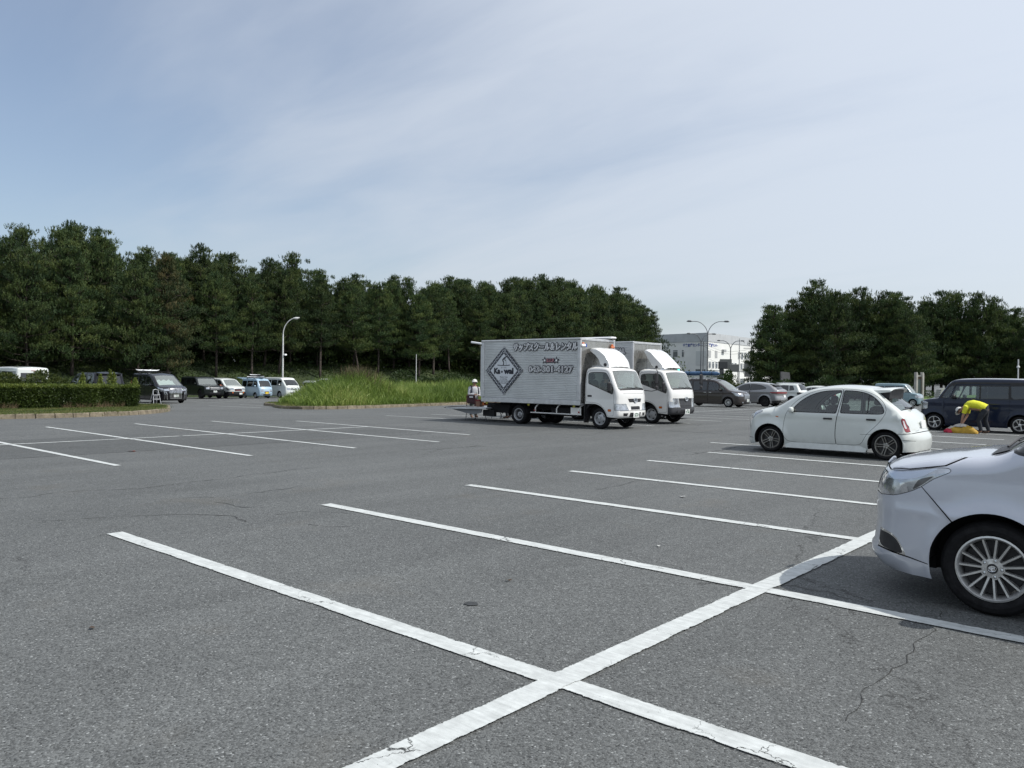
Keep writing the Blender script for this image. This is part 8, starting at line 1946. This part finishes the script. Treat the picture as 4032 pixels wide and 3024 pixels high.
for i, (q, z0, z1, w_, lab) in enumerate(((.7085, 3.3, 4.9, 1.9, 'dark grey road sign board left of the smallest lamp'), (.7165, 2.9, 4.1, 1.5, 'grey road sign board right of the smallest lamp'), (.7300, 2.1, 4.6, 1.1, 'upright dark sign board beside the right end of the white building'))):
    x, y = rd(q, 130); p = thing('road_sign', lab, 'sign', (x, y, gzf(x, y)), yaw, 'road signs before the building'); g = gzf(x, y)
    mb = MB(); mb.box(-w_/2, w_/2, -.04, .04, z0-g, z1-g, 0, .03); mb.obj('sign_board', mat('sign back grey', (.12, .13, .13), .6), p); mb = MB(); mb.tube([(w_/2-.1, .1, 0), (w_/2-.1, .1, z1-g)], .06, 6); mb.obj('sign_post', POLE, p)
x, y = rd(.7045, 130); p = thing('gantry_post', 'thick dark post with dark boxes behind the bronze minivan roof', 'post', (x, y, gzf(x, y)), yaw); mb = MB(); mb.box(-.3, .3, -.2, .2, 0, 5.4); mb.obj('post', mat('dark post', (.05, .055, .06), .7), p); mb = MB(); mb.box(-.5, .9, -.25, .25, 4.0, 5.2, 0, .05); mb.obj('box', mat('dark box', (.04, .045, .05), .6), p)
x, y = rd(.6602, 120); g = gzf(x, y); p = thing('traffic_light', 'traffic signal showing green left of the lamps', 'traffic light', (x, y, g), yaw); mb = MB(); mb.box(-.75, .55, -.15, .15, 2.75-g, 3.15-g, 0, .08); mb.obj('signal_housing', mat('signal housing', (.05, .06, .06), .5), p); mb = MB(); mb.tube([(-2.6, 0, 0), (-2.6, 0, 3.3-g), (.6, 0, 3.35-g)], .07, 6); mb.obj('signal_post', POLED, p)
GRN = mat('green signal light', (.05, .9, .6), .3, emit=((.10, 1.0, .62), 2.5)); mb = MB(); mb.lathe([(-.18, .001), (-.18, .15), (-.14, .16)], 14, 0, 'y', (.32, 0, 2.95-g)); mb.obj('green_light', GRN, p)
mb = MB(); mb.lathe([(-.17, .001), (-.17, .13)], 12, 0, 'y', (-.1, 0, 2.95-g)); mb.lathe([(-.17, .001), (-.17, .13)], 12, 0, 'y', (-.5, 0, 2.95-g)); mb.obj('dark_light', BLK, p)
x, y = rd(.745, 100); o = MB(); o.box(-.9, .9, -.3, .3, 1.2, 1.75, 0, .05); o.box(-.05, .05, -.05, .05, 0, 1.25, 0); o = o.obj('orange_sign', mat('orange board', (.45, .20, .04), .7)); o.location = (x, y, gzf(x, y)); o.rotation_euler = (0, 0, yaw); tag(o, 'small orange board above the roof of the silver SUV', 'sign')
x, y = rd(.767, 100); p = thing('stone_monument', 'large grey slanted stone panel under the right-hand pines', 'monument', (x, y, gzf(x, y)), yaw); mb = MB(); mb.prism([(-.55, 0), (.75, 0), (.42, 3.1), (-.60, 3.2)], -.2, .2); mb.obj('stone_panel', mat('grey stone', (.13, .13, .13), .9, var=.2, vscale=1.5), p)
# two carved concrete boards, stone marker, low wall, grass bank on the right
CONC = mat('weathered concrete', (.42, .40, .36), .9, var=.3, vscale=1.2); BRD = mat('brown board', (.10, .07, .045), .8, var=.3, vscale=4)
x, y = rd(.8975, 76); g = gzf(x, y); p = thing('information_board', 'tall information board between two rounded pale concrete uprights near the teal wagon', 'sign', (x, y, g), yaw+R(8))
for xx in (-.29, .29):
    V = [(-.07, 0), (.07, 0), (.07, 2.62), (.04, 2.74), (0, 2.80), (-.07, 2.80)]; mb = MB(); mb.prism([(a+xx, b) for a, b in V], -.16, .16); mb.obj('concrete_upright', CONC, p)
mb = MB(); mb.box(-.21, .21, .0, .08, .35, 2.4); mb.obj('board_panel', BRD, p); mb = MB(); mb.box(-.215, .215, -.03, .11, 2.41, 2.55); mb.obj('top_beam', CONC, p); mb = MB(); mb.box(-.16, .16, -.02, -.005, .7, 2.2); mb.obj('notice_sheet', mat('dark notice glass', (.10, .13, .12), .2), p)
for q, w0, w1, h_, lab in ((.9200, 1.10, .62, 1.0, 'pale trapezoid stone marker with step lines on the grass bank'), (.9345, .6, .6, .75, 'small pale square stone right of the trapezoid marker')):
    x, y = rd(q, 92); g = gzf(x, y); p = thing('stone_marker', lab, 'stone marker', (x, y, g+.5), yaw)
    nst = 5 if w0 > 1 else 1
    for i in range(nst):
        a = w0+(w1-w0)*i/nst; b_ = w0+(w1-w0)*(i+1)/nst-.03; z0 = h_*i/nst+.012; z1 = h_*(i+1)/nst; mb = MB(); mb.prism([(-a/2-.06, z0), (a/2, z0), (b_/2, z1), (-b_/2+.06, z1)], -.5, .5); mb.obj('stone_step', mat('pale stone', (.46, .45, .43), .85, var=.15, vscale=3), p)
GB = []
for q in np.linspace(.885, 1.06, 16): GB.append(rd(q, 83))
for q in np.linspace(1.06, .885, 16): GB.append(rd(q, 118))
C = np.array(GB+[GB[0]]); G = [(x, y) for x in np.arange(C[:, 0].min(), C[:, 0].max(), 3) for y in np.arange(C[:, 1].min(), C[:, 1].max(), 3)]; G = np.array(G); G = G[inpoly(G, GB)]
vs, fs, ce = cdt(None, [], [], GB, G); dd, _, _ = segdist(vs, C); V3 = np.stack([vs[:, 0], vs[:, 1], gz(vs[:, 0], vs[:, 1])+.30+.5*np.clip(dd/8, 0, 1)], 1); a, b_, c_ = V3[fs[:, 0]], V3[fs[:, 1]], V3[fs[:, 2]]; nn = np.cross(b_-a, c_-a)[:, 2]; fs = np.where((nn < 0)[:, None], fs[:, ::-1], fs)
struct(obj('grass_bank', V3, fs, mat('bright lawn', (.075, .13, .022), .95, var=.3, vscale=.8, bump=.6, bscale=6), smooth=True))
w_ = thing('retaining_wall', 'low dark retaining wall with pale coping below the bright grass bank', 'wall', (0, 0, 0)); qs = np.linspace(.885, 1.05, 12)
for i in range(len(qs)-1):
    a = Vector((*rd(qs[i], 82.6), 0)); b_ = Vector((*rd(qs[i+1], 82.6), 0)); d_ = (b_-a); L = d_.length; ang = math.atan2(d_.y, d_.x); Mx = Matrix.Translation((a.x, a.y, gzf(a.x, a.y))) @ Matrix.Rotation(ang, 4, 'Z')
    mb = MB(); mb.box(.01, L-.01, -.1, .1, 0, .36, M=Mx); mb.obj('wall_block', mat('dark wall stone', (.06, .06, .065), .85, var=.3, vscale=2), w_); mb = MB(); mb.box(.005, L-.005, -.14, .14, .362, .43, M=Mx); mb.obj('coping_stone', CONC, w_)
st = []
for q in np.linspace(.885, 1.06, 12): st.append(rd(q, 78))
for q in np.linspace(1.06, .885, 12): st.append(rd(q, 82.4))
struct(obj('gravel_path', [(a, b, gzf(a, b)+.05) for a, b in st], [tuple(range(24))], mat('pale gravel', (.26, .23, .18), .95, var=.25, vscale=6, bump=.8, bscale=30)))
x, y = rd(.900, 74); st = [(x+math.cos(a)*3.0*math.cos(yaw)-math.sin(a)*1.2*math.sin(yaw)+1.2, y+math.cos(a)*3.0*math.sin(yaw)+math.sin(a)*1.2*math.cos(yaw)+1.2) for a in np.linspace(0, 2*PI, 25)[:-1]]
struct(obj('grass_patch', [(a, b, gzf(a, b)+.08) for a, b in st], [tuple(range(24))], mat('bright lawn', (.075, .13, .022))))
p = pole('thin white post before the far pines at the right edge', .994, 60, 3.15, .05, POLEW, 'post', 'post'); mb = MB(); mb.lathe([(0, .02), (.06, .09), (.14, .09), (.2, .02)], 10, 0, 'z', (0, 0, 2.55-gzf(*rd(.994, 60)))); mb.obj('post_collar', POLEW, p)
p = pole('thin white pole standing in front of the dark pines left of the first truck', .4063, 84, 3.9, .045, POLEW, 'post', 'post')
# power lines in front of the building
mb = MB(); A = Vector((*rd(.6865, 170), 0)); Bv = Vector((*rd(.7332, 150), 0))
for i, z in enumerate((9.1, 8.6, 6.5)):
    P = [A.lerp(Bv, s)+Vector((0, 0, z*(1-s)+(z-1.8)*s-1.0*math.sin(PI*s))) for s in np.linspace(0, 1, 9)]; w1 = MB(); w1.tube(P, .022, 4); o = w1.obj('power_line', BLK); tag(o, ['uppermost', 'middle', 'lowest'][i]+' dark power line crossing the white building', 'cable')
